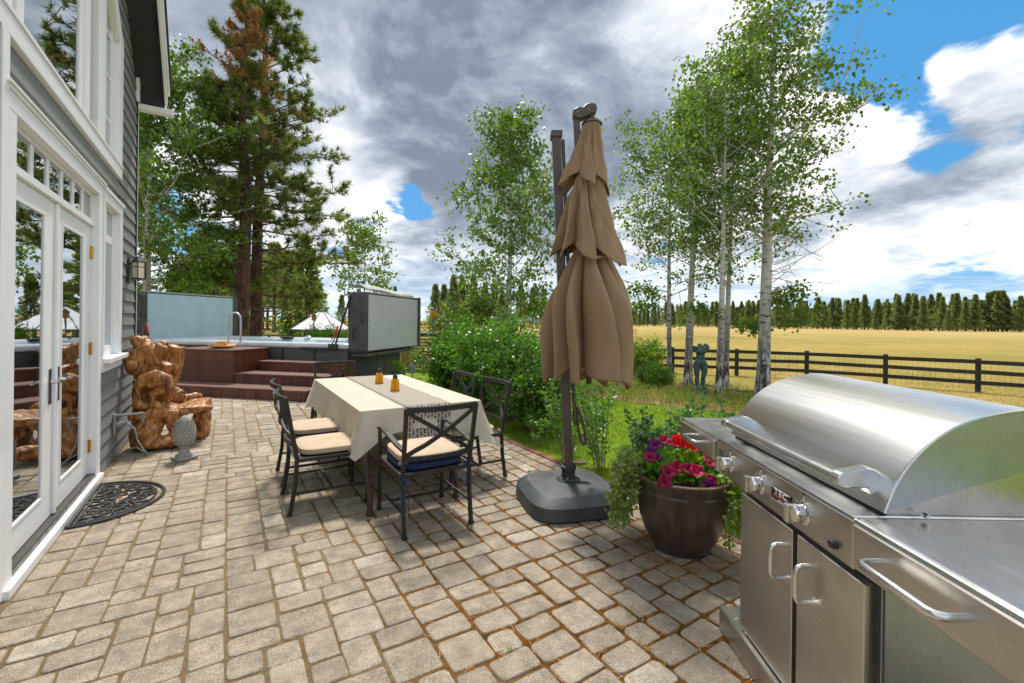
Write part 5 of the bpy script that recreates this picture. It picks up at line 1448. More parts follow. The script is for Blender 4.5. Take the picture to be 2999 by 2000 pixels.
# ================================================================== PLANTER WITH FLOWERS
POT = Vector((2.60, 1.985, 0))
def build_planter():
    T = empty('flower_pot', POT, 'large dark brown glazed pot full of petunias beside the grill', 'pot')
    prof = [(.150, .0), (.158, .012), (.172, .03), (.214, .11), (.245, .21), (.262, .31), (.266, .385), (.270, .395), (.272, .41), (.266, .42), (.272, .44), (.283, .475), (.286, .49), (.278, .495), (.262, .494), (.252, .47), (.25, .44)]
    KP = 1.10; KZ = 1.0
    MB().lathe([(r_*KP, z_*KZ) for r_, z_ in prof], 48).obj('vessel', 'pot_glaze', T, smooth=True)
    MB().lathe([(r_*KP, z_*KZ) for r_, z_ in [(.2868, .4905), (.284, .498), (.272, .501), (.258, .499)]], 48, cap=False).obj('rim', 'pot_rim', T, smooth=True)
    MB().lathe([(r_*KP, z_*KZ) for r_, z_ in [(.251, .45), (.12, .465), (.01, .47)]], 32).obj('soil', 'soil', T, smooth=True)
    pr = random.Random(8)
    def flower_mesh(mat, r, lobes=5):
        m = MB(); n = 30
        vs = []; 
        for ring, (k, z) in enumerate(((.10, -.55), (.22, -.15), (.55, .05), (.85, .08), (1.0, .0))):
            for j in range(n):
                a = 2*math.pi*j/n; ruf = 1-.20*(ring/4)**2*abs(math.sin(a*lobes/2))**.7*1.2
                vs.append((r*k*ruf*math.cos(a), r*k*ruf*math.sin(a), r*(z+.10*math.sin(a*lobes+ring)*(ring/4))))
        fs = [(i*n+j, i*n+(j+1) % n, (i+1)*n+(j+1) % n, (i+1)*n+j) for i in range(4) for j in range(n)]
        m.add(vs, fs); return m.mesh('flower', mat, True)
    fm = {k: flower_mesh(k, .046) for k in ('petal_crimson', 'petal_purple')}
    def plant(loc, spread, nleaf, label, cols, spots, h, name='petunia'):
        E_ = empty(name, loc, label, 'flowers')
        P = []; D = []
        for _ in range(nleaf):
            a = pr.uniform(0, 6.283); r = spread*math.sqrt(pr.uniform(0, 1))
            P.append((r*math.cos(a), r*math.sin(a), pr.uniform(0, h)*(1-.4*(r/spread)**2)+.0)); D.append((math.cos(a)*.6, math.sin(a)*.6, .5))
        link('foliage', leaves_mesh('foliage', np.array(P), .062, 'petunia_leaf', .62, D=D, fold=.3), E_)
        m = MB()
        for _ in range(10):
            a = pr.uniform(0, 6.283); m.tube([(0, 0, -.02), (spread*.4*math.cos(a), spread*.4*math.sin(a), h*.6), (spread*.8*math.cos(a), spread*.8*math.sin(a), h*.8)], .003, 4)
        m.obj('stem', 'petunia_leaf', E_)
        for (x, y, z), c in zip(spots, cols):
            n = Vector((x-.05*math.sin(YAW)*2, y-.1, .06+z*.3)) if False else Vector((-math.sin(YAW)*.5+x*2.2, -math.cos(YAW)*.5+y*2.2, .55))
            q = n.to_track_quat('Z', 'Y').to_matrix().to_4x4() @ Matrix.Rotation(pr.uniform(0, 6), 4, 'Z')
            link('flower', fm[c], E_, Matrix.Translation((x-.015, y-.025, z+.028)) @ q @ Matrix.Scale(pr.uniform(.95, 1.25), 4))
    rv = Vector((math.cos(YAW), -math.sin(YAW), 0)); fv = Vector((math.sin(YAW), math.cos(YAW), 0))
    def at(r, f, z=.462): p = POT+rv*r*1.12+fv*f*1.12; return (p.x, p.y, z)
    def sp(*l): return [tuple((rv*r+fv*f)+Vector((0, 0, z))) for r, f, z in l]
    plant(at(-.12, -.05), .15, 120, 'crimson petunias over the pot rim towards the parasol base', ['petal_crimson']*5+['petal_purple'], sp((-.10, .02, .13), (-.02, -.10, .07), (-.06, -.16, .03), (.05, -.06, .09), (.11, -.08, .08), (-.04, .05, .12)), .13)
    plant(at(.06, -.10), .13, 90, 'magenta petunias with one purple bloom in the middle of the pot rim', ['petal_purple', 'petal_crimson', 'petal_crimson', 'petal_crimson'], sp((.0, -.13, .02), (.03, -.10, .04), (-.04, -.05, .08), (.07, .02, .12)), .11)
    plant(at(.17, .0), .13, 90, 'deep red and purple petunias on the grill side of the pot', ['petal_crimson', 'petal_purple', 'petal_crimson', 'petal_purple'], sp((.06, -.10, .03), (.10, -.07, .05), (.01, .02, .12), (.05, .06, .13)), .12)
    plant(at(-.05, .12), .16, 110, 'purple and magenta petunias at the back of the pot', ['petal_purple', 'petal_crimson', 'petal_crimson', 'petal_purple', 'petal_crimson'], sp((-.10, -.02, .17), (-.03, .0, .20), (.04, -.03, .19), (-.14, -.05, .13), (.10, .0, .17)), .17)
    # geranium: round scarlet heads on stalks
    E_ = empty('geranium', at(.04, .0), 'scarlet geranium with two round flower heads', 'flowers')
    P = [(pr.gauss(0, .07), pr.gauss(0, .07), pr.uniform(.02, .15)) for _ in range(90)]
    link('foliage', leaves_mesh('foliage', np.array(P), .06, 'lime_leaf', .95, up=.4), E_)
    for hx, hz, rr in ((.07, .215, .062), (-.05, .25, .046)):
        c = rv*hx+Vector((0, 0, hz)); MB().tube([(0, 0, 0), tuple(c)], .004, 5).obj('stalk', 'petunia_leaf', E_)
        Q = [];
        for _ in range(150):
            v = Vector((pr.gauss(0, 1), pr.gauss(0, 1), pr.gauss(0, 1)*.8+.2)).normalized()*rr*pr.uniform(.75, 1); Q.append(tuple(c+v))
        link('flower_head', leaves_mesh('flower_head', np.array(Q), .026, 'petal_red', .9, fold=.1), E_)
    # trailing variegated ivy on both sides
    def trail(r, f, label, drop, n, spread, seed):
        q = random.Random(seed); E_ = empty('trailing_ivy', at(r, f, .475), label, 'vine')
        P = []; st = MB()
        for k in range(n):
            a0 = math.atan2(f, r)+q.gauss(0, .45); outv = (rv*math.cos(a0)+fv*math.sin(a0))
            base = outv*q.uniform(.0, .05)+Vector((q.gauss(0, .03), q.gauss(0, .03), q.uniform(0, .05)))
            L = drop*q.uniform(.35, 1); pts = []
            edge = .325-1.12*math.hypot(r, f)
            for i in range(12):
                t = i/11
                out = edge*min(1, t*2.6)+.02+spread*t*q.uniform(.9, 1.1)
                z = .07*math.sin(min(1, t*2.6)*math.pi)*1.0-(max(0, t-.30)/.70)*L
                pts.append(base+outv*out+Vector((.02*math.sin(t*6+k), .02*math.cos(t*5+k), z)))
            st.tube([tuple(p) for p in pts], .0022, 4)
            for p in pts[1:]:
                for _ in range(7): P.append((p.x+q.gauss(0, .018), p.y+q.gauss(0, .018), p.z+q.gauss(0, .014)))
        st.obj('stem', 'lime_leaf', E_)
        link('foliage', leaves_mesh('foliage', np.array(P), .034, 'variegated', .9), E_)
    trail(-.24, -.02, 'variegated ivy trailing over the pot towards the parasol base', .36, 11, .08, 1)
    trail(.17, -.19, 'variegated ivy trailing down the grill side of the pot', .38, 11, .05, 2)
    trail(-.20, .12, 'pale variegated ivy tumbling over the back of the pot', .16, 12, .06, 3)
build_planter()

# ================================================================== GRILL
def build_grill():
    O = Vector((2.407, 1.846, 0)); ga = R(32.6); ex = Vector((-math.sin(ga), -math.cos(ga), 0)); ey = Vector((math.cos(ga), -math.sin(ga), 0))
    M = Matrix(((ex.x, ey.x, 0, O.x), (ex.y, ey.y, 0, O.y), (0, 0, 1, 0), (0, 0, 0, 1)))
    G = empty('gas_grill', None, 'stainless steel gas grill with domed lid, side shelves and cupboard doors', 'grill', M=M)
    def part(m, nm, mt='steel_panel', bev=.003, par=G, **kw): return m.obj(nm, mt, par, bevel=bev, **kw)
    zt = .92
    LX = 2.15
    # cabinet
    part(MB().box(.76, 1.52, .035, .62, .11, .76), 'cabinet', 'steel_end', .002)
    part(MB().box(.60, 1.66, -.02, .64, .0, .115), 'plinth', 'steel_panel', .004)
    for x in (.70, .80): 
        part(MB().sphere((x, .012, .1155), (.009, .009, .005), 8, 6), 'rivet', 'chrome', 0)
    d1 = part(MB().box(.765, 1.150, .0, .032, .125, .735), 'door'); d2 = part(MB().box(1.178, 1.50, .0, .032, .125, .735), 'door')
    part(MB().box(1.150, 1.178, .02, .034, .125, .735), 'door_gap', 'spa_dark', 0)
    part(MB().box(1.500, 1.52, .028, .034, .115, .74), 'door_gap', 'spa_dark', 0)
    # open end frame of the cabinet, seen under the right-hand shelf
    e = part(MB().box(1.521, 1.528, .04, .615, .12, .755), 'end_panel', 'steel_end', .0)
    def pull(pts, r, par): part(MB().tube(pts, r, 12), 'handle', 'steel_bar', 0, par, smooth=True)
    def bow(a, b, dep):     # straight pull with bent ends between wall points a and b
        a = Vector(a); b = Vector(b); o = Vector((0, -dep, 0)); d = (b-a).normalized()*.022
        return [tuple(p) for p in (a, a+o*.55, a+o*.85+d*.25, a+o+d, b+o-d, b+o*.85-d*.25, b+o*.55, b)]
    pull(bow((1.09, .0, .655), (1.09, .0, .525), .045), .0085, d1)
    pull(bow((1.245, .0, .655), (1.245, .0, .525), .045), .0085, d2)
    # control panel and side shelf aprons
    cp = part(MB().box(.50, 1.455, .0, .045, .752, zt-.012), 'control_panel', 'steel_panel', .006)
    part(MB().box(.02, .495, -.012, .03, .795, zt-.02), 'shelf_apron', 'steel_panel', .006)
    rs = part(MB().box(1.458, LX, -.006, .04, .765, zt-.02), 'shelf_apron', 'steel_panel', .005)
    part(MB().tube([(1.458, .006, zt-.014), (LX, .006, zt-.014)], .008, 8), 'shelf_edge', 'steel_bar', 0, smooth=True)
    pull(bow((.20, -.012, .855), (.36, -.012, .855), .05), .009, G)
    pull(bow((1.56, -.006, .835), (1.80, -.006, .835), .06), .0115, rs)
    # deck
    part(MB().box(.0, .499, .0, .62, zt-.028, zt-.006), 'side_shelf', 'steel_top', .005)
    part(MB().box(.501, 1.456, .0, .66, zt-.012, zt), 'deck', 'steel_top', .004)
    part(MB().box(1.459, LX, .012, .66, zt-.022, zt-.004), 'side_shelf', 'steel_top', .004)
    part(MB().box(.0, .018, .01, .62, .80, zt-.029), 'shelf_end', 'steel_end', .003)
    # knobs
    kx = [(.655, .828), (.925, .828), (1.215, .828)]
    for x, z in kx:
        Mk = Matrix.Translation((x, 0, z)) @ Matrix.Rotation(R(90), 4, 'X')
        k = part(MB().lathe([(.042, -.004), (.0425, .006), (.036, .010)], 28, Mk), 'bezel', 'chrome', 0, smooth=True)
        part(MB().lathe([(.033, .0105), (.033, .040), (.031, .044)], 28, Mk), 'knob', 'chrome', 0, smooth=True)
        part(MB().box(x-.013, x+.013, -.066, -.040, z-.034, z+.034), 'knob_grip', 'steel_bar', .004)
        part(MB().sphere((x, -.0005, z+.068), .004, 8, 5), 'pilot_hole', 'plate_black', 0)
        part(MB().tube([(x, -.001, z+.058), (x+.006, -.001, z+.052), (x-.004, -.001, z+.046), (x+.004, -.001, z+.040)], .0016, 4), 'ignite_mark', 'plate_white', 0)
    # name plate
    pl = part(MB().box(1.015, 1.145, -.004, .001, .806, .858), 'name_plate', 'plate_black', .001)
    part(MB().box(1.018, 1.142, -.005, -.0041, .8545, .8565).box(1.018, 1.142, -.005, -.0041, .8075, .8095), 'plate_border', 'plate_white', 0, pl)
    def text(body, size, x, z, mt, nm, sx=1.0):
        cu = bpy.data.curves.new(nm, 'FONT'); cu.body = body; cu.size = size; cu.extrude = .0008; cu.align_x = 'CENTER'; cu.align_y = 'CENTER'
        cu.space_character = 1.15; cu.offset = size*.018
        tmp = bpy.data.objects.new('tmp', cu); COL.objects.link(tmp)
        dg = bpy.context.evaluated_depsgraph_get(); dg.update()
        me = bpy.data.meshes.new_from_object(tmp.evaluated_get(dg)); bpy.data.objects.remove(tmp)
        me.materials.clear(); me.materials.append(MATS[mt])
        return link(nm, me, pl, Matrix.Translation((x, -.0052, z)) @ Matrix.Rotation(R(90), 4, 'X') @ Matrix.Diagonal((sx, 1, 1, 1)))
    text('TEC', .030, 1.082, .842, 'plate_white', 'lettering', 1.5)
    text('INFRA-RED', .0075, 1.088, .8135, 'plate_white', 'lettering', 1.1)
    z = [(1.030+.0083*i, -.0055, .825+(.006 if i % 2 else -.004)) for i in range(13)]
    part(MB().tube(z, .0013, 5), 'wave_mark', 'plate_red', 0, pl)
    # rating label, igniter, knob of cable
    part(MB().box(.535, .60, -.0012, .0, .80, .875), 'rating_label', 'steel_end', 0)
    for i in range(9): part(MB().box(.54, .59-.01*(i % 3), -.0018, -.0013, .866-.0072*i, .8685-.0072*i), 'label_line', 'spa_dark', 0)
    bt = part(MB().lathe([(.016, -.004), (.017, .006), (.013, .009), (.012, .016), (.006, .017)], 20, Matrix.Translation((1.375, 0, .796)) @ Matrix.Rotation(R(90), 4, 'X')), 'igniter_button', 'rubber', 0, smooth=True)
    # lid: curved sheet with end caps
    lx0, lx1 = .475, 1.462
    prof = [(.088, zt+.012), (.10, zt+.045), (.125, zt+.105), (.165, zt+.165), (.22, zt+.222), (.29, zt+.270), (.37, zt+.303), (.45, zt+.322), (.53, zt+.330), (.60, zt+.322), (.645, zt+.30), (.66, zt+.24), (.66, zt+.012)]
    # resample smoothly
    sm = []
    for i in range(len(prof)-1):
        p0 = Vector(prof[max(0, i-1)]); p1 = Vector(prof[i]); p2 = Vector(prof[i+1]); p3 = Vector(prof[min(len(prof)-1, i+2)])
        for k in range(4):
            t = k/4
            sm.append(.5*((2*p1)+(p2-p0)*t+(2*p0-5*p1+4*p2-p3)*t*t+(3*p1-p0-3*p2+p3)*t**3))
    sm.append(Vector(prof[-1]))
    n = len(sm)
    m = MB(); m.v = [(x, p.x, p.y) for x in (lx0, lx1) for p in sm]; m.f = [(i, i+1, n+i+1, n+i) for i in range(n-1)]
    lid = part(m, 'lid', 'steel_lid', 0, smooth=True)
    ins = [(.009 if p.y > zt+.02 else 0) for p in sm]
    for x0, x1 in ((lx0+.002, lx0+.010), (lx1-.010, lx1-.004)):
        m = MB(); c = Vector((.40, zt+.10))
        q = [p+(c-p).normalized()*.006 for p in sm if p.y > zt+.135 or p.x < .3]; q[0].y = zt+.014; n = len(q)
        m.v = [(x, p.x, p.y) for x in (x0, x1) for p in q]
        m.f = [tuple(range(n-1, -1, -1)), tuple(range(n, 2*n))]+[(i, (i+1) % n, n+(i+1) % n, n+i) for i in range(n)]
        part(m, 'lid_end', 'steel_end', 0, lid)
    n = len(sm)
    part(MB().tube([(lx1-.001, p.x, p.y) for p in sm], .004, 6), 'lid_edge', 'steel_bar', 0, lid, smooth=True)
    # firebox side wedge behind the lid end, pivot screw
    part(MB().prism([(0, 0), (.545, 0), (.545, .19), (0, .05)], 0, .004, Matrix.Translation((lx1-.024, .11, zt+.001)) @ Matrix(((0, 0, 1, 0), (1, 0, 0, 0), (0, 1, 0, 0), (0, 0, 0, 1)))), 'firebox_cheek', 'steel_panel', 0)
    part(MB().tube([(lx1+.002, .20, zt+.012), (lx1+.022, .20, zt+.012)], .007, 8), 'pivot_screw', 'chrome', 0, smooth=True)
    part(MB().box(lx0+.02, lx1-.03, .10, .64, zt, zt+.011), 'lid_gasket', 'spa_dark', 0)
    # lid handle: round bar in two flat brackets
    hy, hz = .012, zt+.088
    part(MB().tube([(.585, hy, hz), (1.375, hy, hz)], .0165, 16), 'lid_handle', 'steel_bar', 0, lid, smooth=True)
    for x in (.585, 1.375):
        pr_ = [(-.018+hy, -.012), (-.020+hy, .004), (-.012+hy, .016), (.0+hy, .022), (.085, .040), (.110, .036), (.150, .010), (.118, -.045), (.10, -.048), (.09, -.025), (.02, -.024), (-.008+hy, -.022)]
        part(MB().prism(pr_, x-.021, x+.021, Matrix.Translation((0, 0, hz)) @ Matrix(((0, 0, 1, 0), (1, 0, 0, 0), (0, 1, 0, 0), (0, 0, 0, 1)))), 'handle_bracket', 'steel_bar', .004, lid)
    # dangling ignition chain and hose under the left shelf
    part(MB().tube([(.72, .06, .75), (.715, .06, .70), (.70, .065, .66), (.69, .07, .69)], .003, 5), 'chain', 'steel_dark', 0)
build_grill()
def hose():
    T = MB().tube([(2.86, 1.94, .40), (2.905, 1.925, .30), (2.965, 1.90, .18), (3.02, 1.87, .08), (3.05, 1.85, .01), (3.13, 1.9, -.008), (3.3, 2.0, -.006)], .0055, 6).obj('garden_hose', 'rubber', smooth=True, label='thin black drip hose hanging beside the flower pot', cat='hose')
hose()

# ================================================================== FENCES
def fence(name, label, posts, zrel, hpost, pw, rh, mat, meshwire=False):
    x0, y0 = posts[0]
    F = empty(name, (x0, y0, gz(x0, y0)), label, 'fence')
    o = Vector((x0, y0, gz(x0, y0)))
    pr = random.Random(len(posts))
    pm_ = MB().box(-pw/2, pw/2, -pw/2, pw/2, -.1, hpost).mesh('post', mat, bevel=.008)
    for i, (x, y) in enumerate(posts):
        j = min(i, len(posts)-2); a = math.atan2(posts[j+1][1]-posts[j][1], posts[j+1][0]-posts[j][0])
        link('post', pm_, F, Matrix.Translation((x-o.x, y-o.y, gz(x, y)-o.z)) @ Matrix.Rotation(a, 4, 'Z'))
    for (xa, ya), (xb, yb) in zip(posts, posts[1:]):
        a = Vector((xa, ya, gz(xa, ya)))-o; b = Vector((xb, yb, gz(xb, yb)))-o
        nrm = Vector((-(yb-ya), xb-xa, 0)).normalized()*(-pw/2-.02)
        if nrm.dot(Vector((-xa, -ya, 0))) < 0: nrm = -nrm
        for z in zrel:
            d = Vector((0, 0, z)); j = Vector((0, 0, pr.uniform(-.012, .012)))
            MB().bar(a+d+nrm+j, b+d+nrm-j, .036, rh).obj('rail', mat, F, bevel=.004)
    if meshwire:
        m = MB()
        for (xa, ya), (xb, yb) in zip(posts, posts[1:]):
            a = Vector((xa, ya, gz(xa, ya)))-o; b = Vector((xb, yb, gz(xb, yb)))-o
            for k in range(1, 16):
                p = a.lerp(b, k/16); m.bar(p+Vector((0, 0, .03)), p+Vector((0, 0, zrel[-1])), .0035)
            for z in (.1, .2, .3, .4, .5, .6, .7): m.bar(a+Vector((0, 0, z)), b+Vector((0, 0, z)), .0035)
        props(m.obj('wire_mesh', 'steel_dark', F), kind='stuff')
    return F
fence('rail_fence', 'black three-rail fence with wire mesh between the bed and the dry field',
      [(9.2, 21.5), (10.9, 19.2), (12.6, 17.0), (14.4, 14.8), (16.15, 12.85), (17.84, 11.01), (19.45, 9.08), (20.14, 6.77), (20.81, 4.53), (21.4, 2.2), (21.9, -.1), (22.3, -2.4)], (.30, .63, .96), 1.08, .14, .13, 'fence_black', True)
fence('rail_fence', 'black rail fence behind the swim spa and the pine trunks', [(-4.5, 53.5), (-2.2, 52.6), (.2, 51.8), (2.5, 51.2), (4.4, 50.3), (6.2, 49.5), (8.2, 48.9), (10.2, 48)], (.45, 1.05), 1.22, .2, .16, 'fence_black')
fence('rail_fence', 'thin brown paddock fence far behind the pines', [(-14+6*i, 118-3*i) for i in range(12)], (.5, .95, 1.4), 1.6, .3, .2, 'fence_brown')

# ================================================================== STATUE
def statue():
    S = empty('bronze_statue', (11.13, 7.93, gz(11.13, 7.93)), 'green bronze headless female torso statue on a block among the aspens', 'statue', rz=R(-62+180+28))
    MB().box(-.19, .19, -.16, .16, -.02, .14).obj('pedestal', 'bronze_verdigris', S, bevel=.01)
    E1 = [('e', (0, 0, .80), (.145, .10, .12)), ('e', (.055, -.02, .775), (.09, .10, .11)), ('e', (-.055, -.02, .775), (.09, .10, .11)),       # hips
          ('e', (0, .0, .97), (.098, .075, .14)), ('e', (0, .01, 1.10), (.118, .088, .12)), ('e', (0, 0, 1.19), (.145, .078, .07)),             # waist, ribs, shoulders
          ('e', (.055, .085, 1.10), (.052, .048, .052)), ('e', (-.055, .085, 1.10), (.052, .048, .052)),
          ('t', [(0, -.01, 1.22), (.01, -.03, 1.27), (.02, -.045, 1.30)], [.055, .05, .042]),
          ('t', [(-.13, 0, 1.19), (-.165, .0, 1.20), (-.15, -.03, 1.26), (-.08, -.04, 1.285)], [.055, .05, .045, .04]),
          ('t', [(.13, 0, 1.20), (.175, .02, 1.215), (.20, .03, 1.22)], [.05, .045, .038]),
          ('t', [(.072, 0, .78), (.084, .012, .62), (.080, .01, .48), (.068, .0, .42), (.070, -.012, .34), (.066, -.005, .22), (.066, .0, .17)], [.082, .074, .056, .046, .050, .035, .032]),
          ('t', [(-.072, 0, .78), (-.082, .02, .62), (-.074, .04, .48), (-.055, .035, .42), (-.058, .01, .34), (-.06, .01, .22), (-.06, .01, .17)], [.082, .074, .056, .046, .050, .035, .032]),
          ('e', (.072, .05, .158), (.036, .09, .026)), ('e', (-.066, .06, .158), (.036, .09, .026))]
    f_ = blob_object('figure', E1, 'bronze_verdigris', S, .013, 4, .006, .08); f_.scale = (1.22, 1.22, 1.04)
statue()

# ================================================================== TREES
def limb(m, p0, d, L, r0, segs=6, curve=.15, up=.1, seed=None, n=6):
    pts = [Vector(p0)]; d = Vector(d).normalized()
    q = seed or random
    for i in range(segs):
        d = (d+Vector((q.gauss(0, curve), q.gauss(0, curve), q.gauss(0, curve)+up))*.5).normalized()
        pts.append(pts[-1]+d*(L/segs))
    m.tube([tuple(p) for p in pts], [r0*(1-.85*i/segs)+.003 for i in range(segs+1)], n)
    return pts
def aspen(x, y, h, r, label, seed, lean=(0, 0), crown0=.3, tr=.11, leaf=.062, nl=9000, dens=1.0, fork=False, group=None, name='aspen_tree', low=None, mat='aspen_leaf', dead=False):
    q = random.Random(seed); z0 = gz(x, y)
    T = empty(name, (x, y, z0), label, 'tree', group)
    m = MB(); pts = []; p = Vector((0, 0, -.1)); n = 14
    for i in range(n+1):
        t = i/n
        pts.append(Vector((lean[0]*t*h+.05*math.sin(t*5+seed)*t, lean[1]*t*h+.05*math.cos(t*4+seed)*t, t*h)))
    m.tube([tuple(v) for v in pts], [tr*(1.25 if i == 0 else 1)*(1-.9*(i/n))+.008 for i in range(n+1)], 10)
    m.obj('trunk', 'aspen_bark', T, smooth=True)
    br = MB(); P = []
    nb = int(30*dens)
    for k in range(nb):
        t = crown0+(1-crown0)*((k+q.uniform(0, 1))/nb)**.9
        i = min(n-1, int(t*n)); base = pts[i].lerp(pts[i+1], t*n-i)
        a = k*2.4+q.uniform(-.4, .4)
        prof = math.sin(min(1, (t-crown0)/(1-crown0)*1.0+.18)**.8*math.pi*.93)
        L = r*(.45+.75*max(.12, prof))*q.uniform(.7, 1.2)
        el = .12+.50*t+q.gauss(0, .08)
        d = Vector((math.cos(a)*math.cos(el), math.sin(a)*math.cos(el), math.sin(el)))
        bp = limb(br, base, d, L, tr*.26*(1-t*.6), 6, .18, .10, q, 5)
        ends = [bp[-1], bp[-2].lerp(bp[-1], .3), bp[-3]]
        for _ in range(6):
            j = q.randrange(1, 6); dd = (bp[j+1]-bp[j]).normalized()*.8+Vector((q.gauss(0, .6), q.gauss(0, .6), q.gauss(.1, .4))) if j < 6 else Vector((0, 0, 1))
            sp = limb(br, bp[j], dd, L*q.uniform(.25, .5), tr*.085, 4, .25, .05, q, 4)
            ends += [sp[-1], sp[-2]]
        for c in ends:                                  # leaves gather in flat sprays round the twig ends
            m_ = int(nl/nb/len(ends)*q.uniform(.4, 1.6)); s1 = q.uniform(.12, .24)*(r/2)**.5
            for _ in range(m_):
                P.append((c.x+q.gauss(0, s1), c.y+q.gauss(0, s1), c.z+q.gauss(0, s1*.55)))
    if low:                                             # a few low leafy boughs
        for (zz, a, L) in low:
            t = zz/h; i = int(t*n); base = pts[i].lerp(pts[i+1], t*n-i)
            bp = limb(br, base, (math.cos(a), math.sin(a), .25), L, .022, 6, .2, .0, q, 5)
            for _ in range(int(230*L)):
                u = q.uniform(.35, 1)*(len(bp)-1); j = min(len(bp)-2, int(u)); c = bp[j].lerp(bp[j+1], u-j)
                P.append((c.x+q.gauss(0, .15), c.y+q.gauss(0, .15), c.z+q.gauss(0, .12)))
    if dead:                                            # bare dead twigs below the crown
        for k in range(16):
            t = q.uniform(crown0*.75, crown0*1.5); i = int(t*n); base = pts[i].lerp(pts[i+1], t*n-i); a = q.uniform(-1.2, .6)-YAW
            bp = limb(br, base, (math.cos(a), math.sin(a), q.uniform(.0, .5)), q.uniform(.8, 1.9), .014, 6, .3, -.02, q, 4)
            for _ in range(4):
                j = q.randrange(1, 5); limb(br, bp[j], (bp[j+1]-bp[j]).normalized()+Vector((q.gauss(0, .5), q.gauss(0, .5), q.gauss(0, .5))), .5, .005, 4, .35, 0, q, 3)
    props(br.obj('limbs', 'aspen_bark' if tr > .05 else 'twig', T, smooth=True), kind='stuff')
    link('crown', leaves_mesh('crown', np.array(P), leaf, mat, .85, up=-.4), T)
    return T
g = 'aspens in the bed beside the statue'
aspen(12.43, 6.92, 10.6, 2.15, 'tallest aspen with thick black-scarred trunk and spreading right-hand boughs', 3, (.018, -.012), .36, .17, .098, 10500, 1.4, group=g, low=[(1.9, -.9, 1.3), (2.3, -1.5, 1.2), (2.6, .2, 1.1), (1.8, .8, .9)], dead=True)
aspen(11.20, 7.41, 8.8, 1.65, 'aspen with pale trunk to the right of the statue', 8, (.012, -.01), .38, .085, .098, 5200, group=g, low=[(2.2, 2.6, .9)])
aspen(13.33, 8.59, 9.8, 1.8, 'slim aspen just behind the pale one right of the statue', 12, (.015, -.012), .36, .09, .098, 5400, group=g, low=[(1.9, -.6, 1.0)])
aspen(12.29, 9.25, 9.2, 1.75, 'leaning aspen directly behind the statue', 17, (.03, -.02), .38, .09, .098, 4800, group=g)
aspen(13.0, 9.65, 8.6, 1.2, 'aspen with dark bark behind the statue', 23, (.02, -.012), .42, .07, .098, 3000, group=g)
aspen(12.1, 9.75, 8.2, 2.4, 'aspen left of the statue with boughs reaching the parasol', 29, (-.006, .006), .33, .08, .098, 6600, group=g, low=[(2.4, 2.3, 1.2), (2.7, 3.0, 1.2)])
aspen(7.32, 11.94, 7.5, 1.7, 'slender full-crowned aspen standing behind the flowering hedge', 31, (.006, 0), .22, .10, .100, 11500, 1.5, low=[(1.7, 2.4, 1.4), (1.9, 3.2, 1.2), (1.8, -.4, 1.2)])
aspen(7.58, 30.65, 7.8, 2.2, 'small distant aspen above the folded grey spa cover', 37, (.01, 0), .38, .10, .17, 3600, .9)
aspen(-2.1, 17.8, 9.0, 2.2, 'dense aspen with white trunk behind the pale blue spa cover', 41, (.0, 0), .20, .13, .11, 20000, 1.6)
aspen(-3.6, 21.5, 8.6, 2.3, 'leafy aspen nearly hidden by the house corner', 43, (0, 0), .12, .12, .15, 8000, 1.2)
aspen(-.4, 22.5, 4.2, 1.9, 'low bushy aspen sapling left of the red pine trunks', 47, (0, 0), .05, .06, .13, 7000, 1.2)

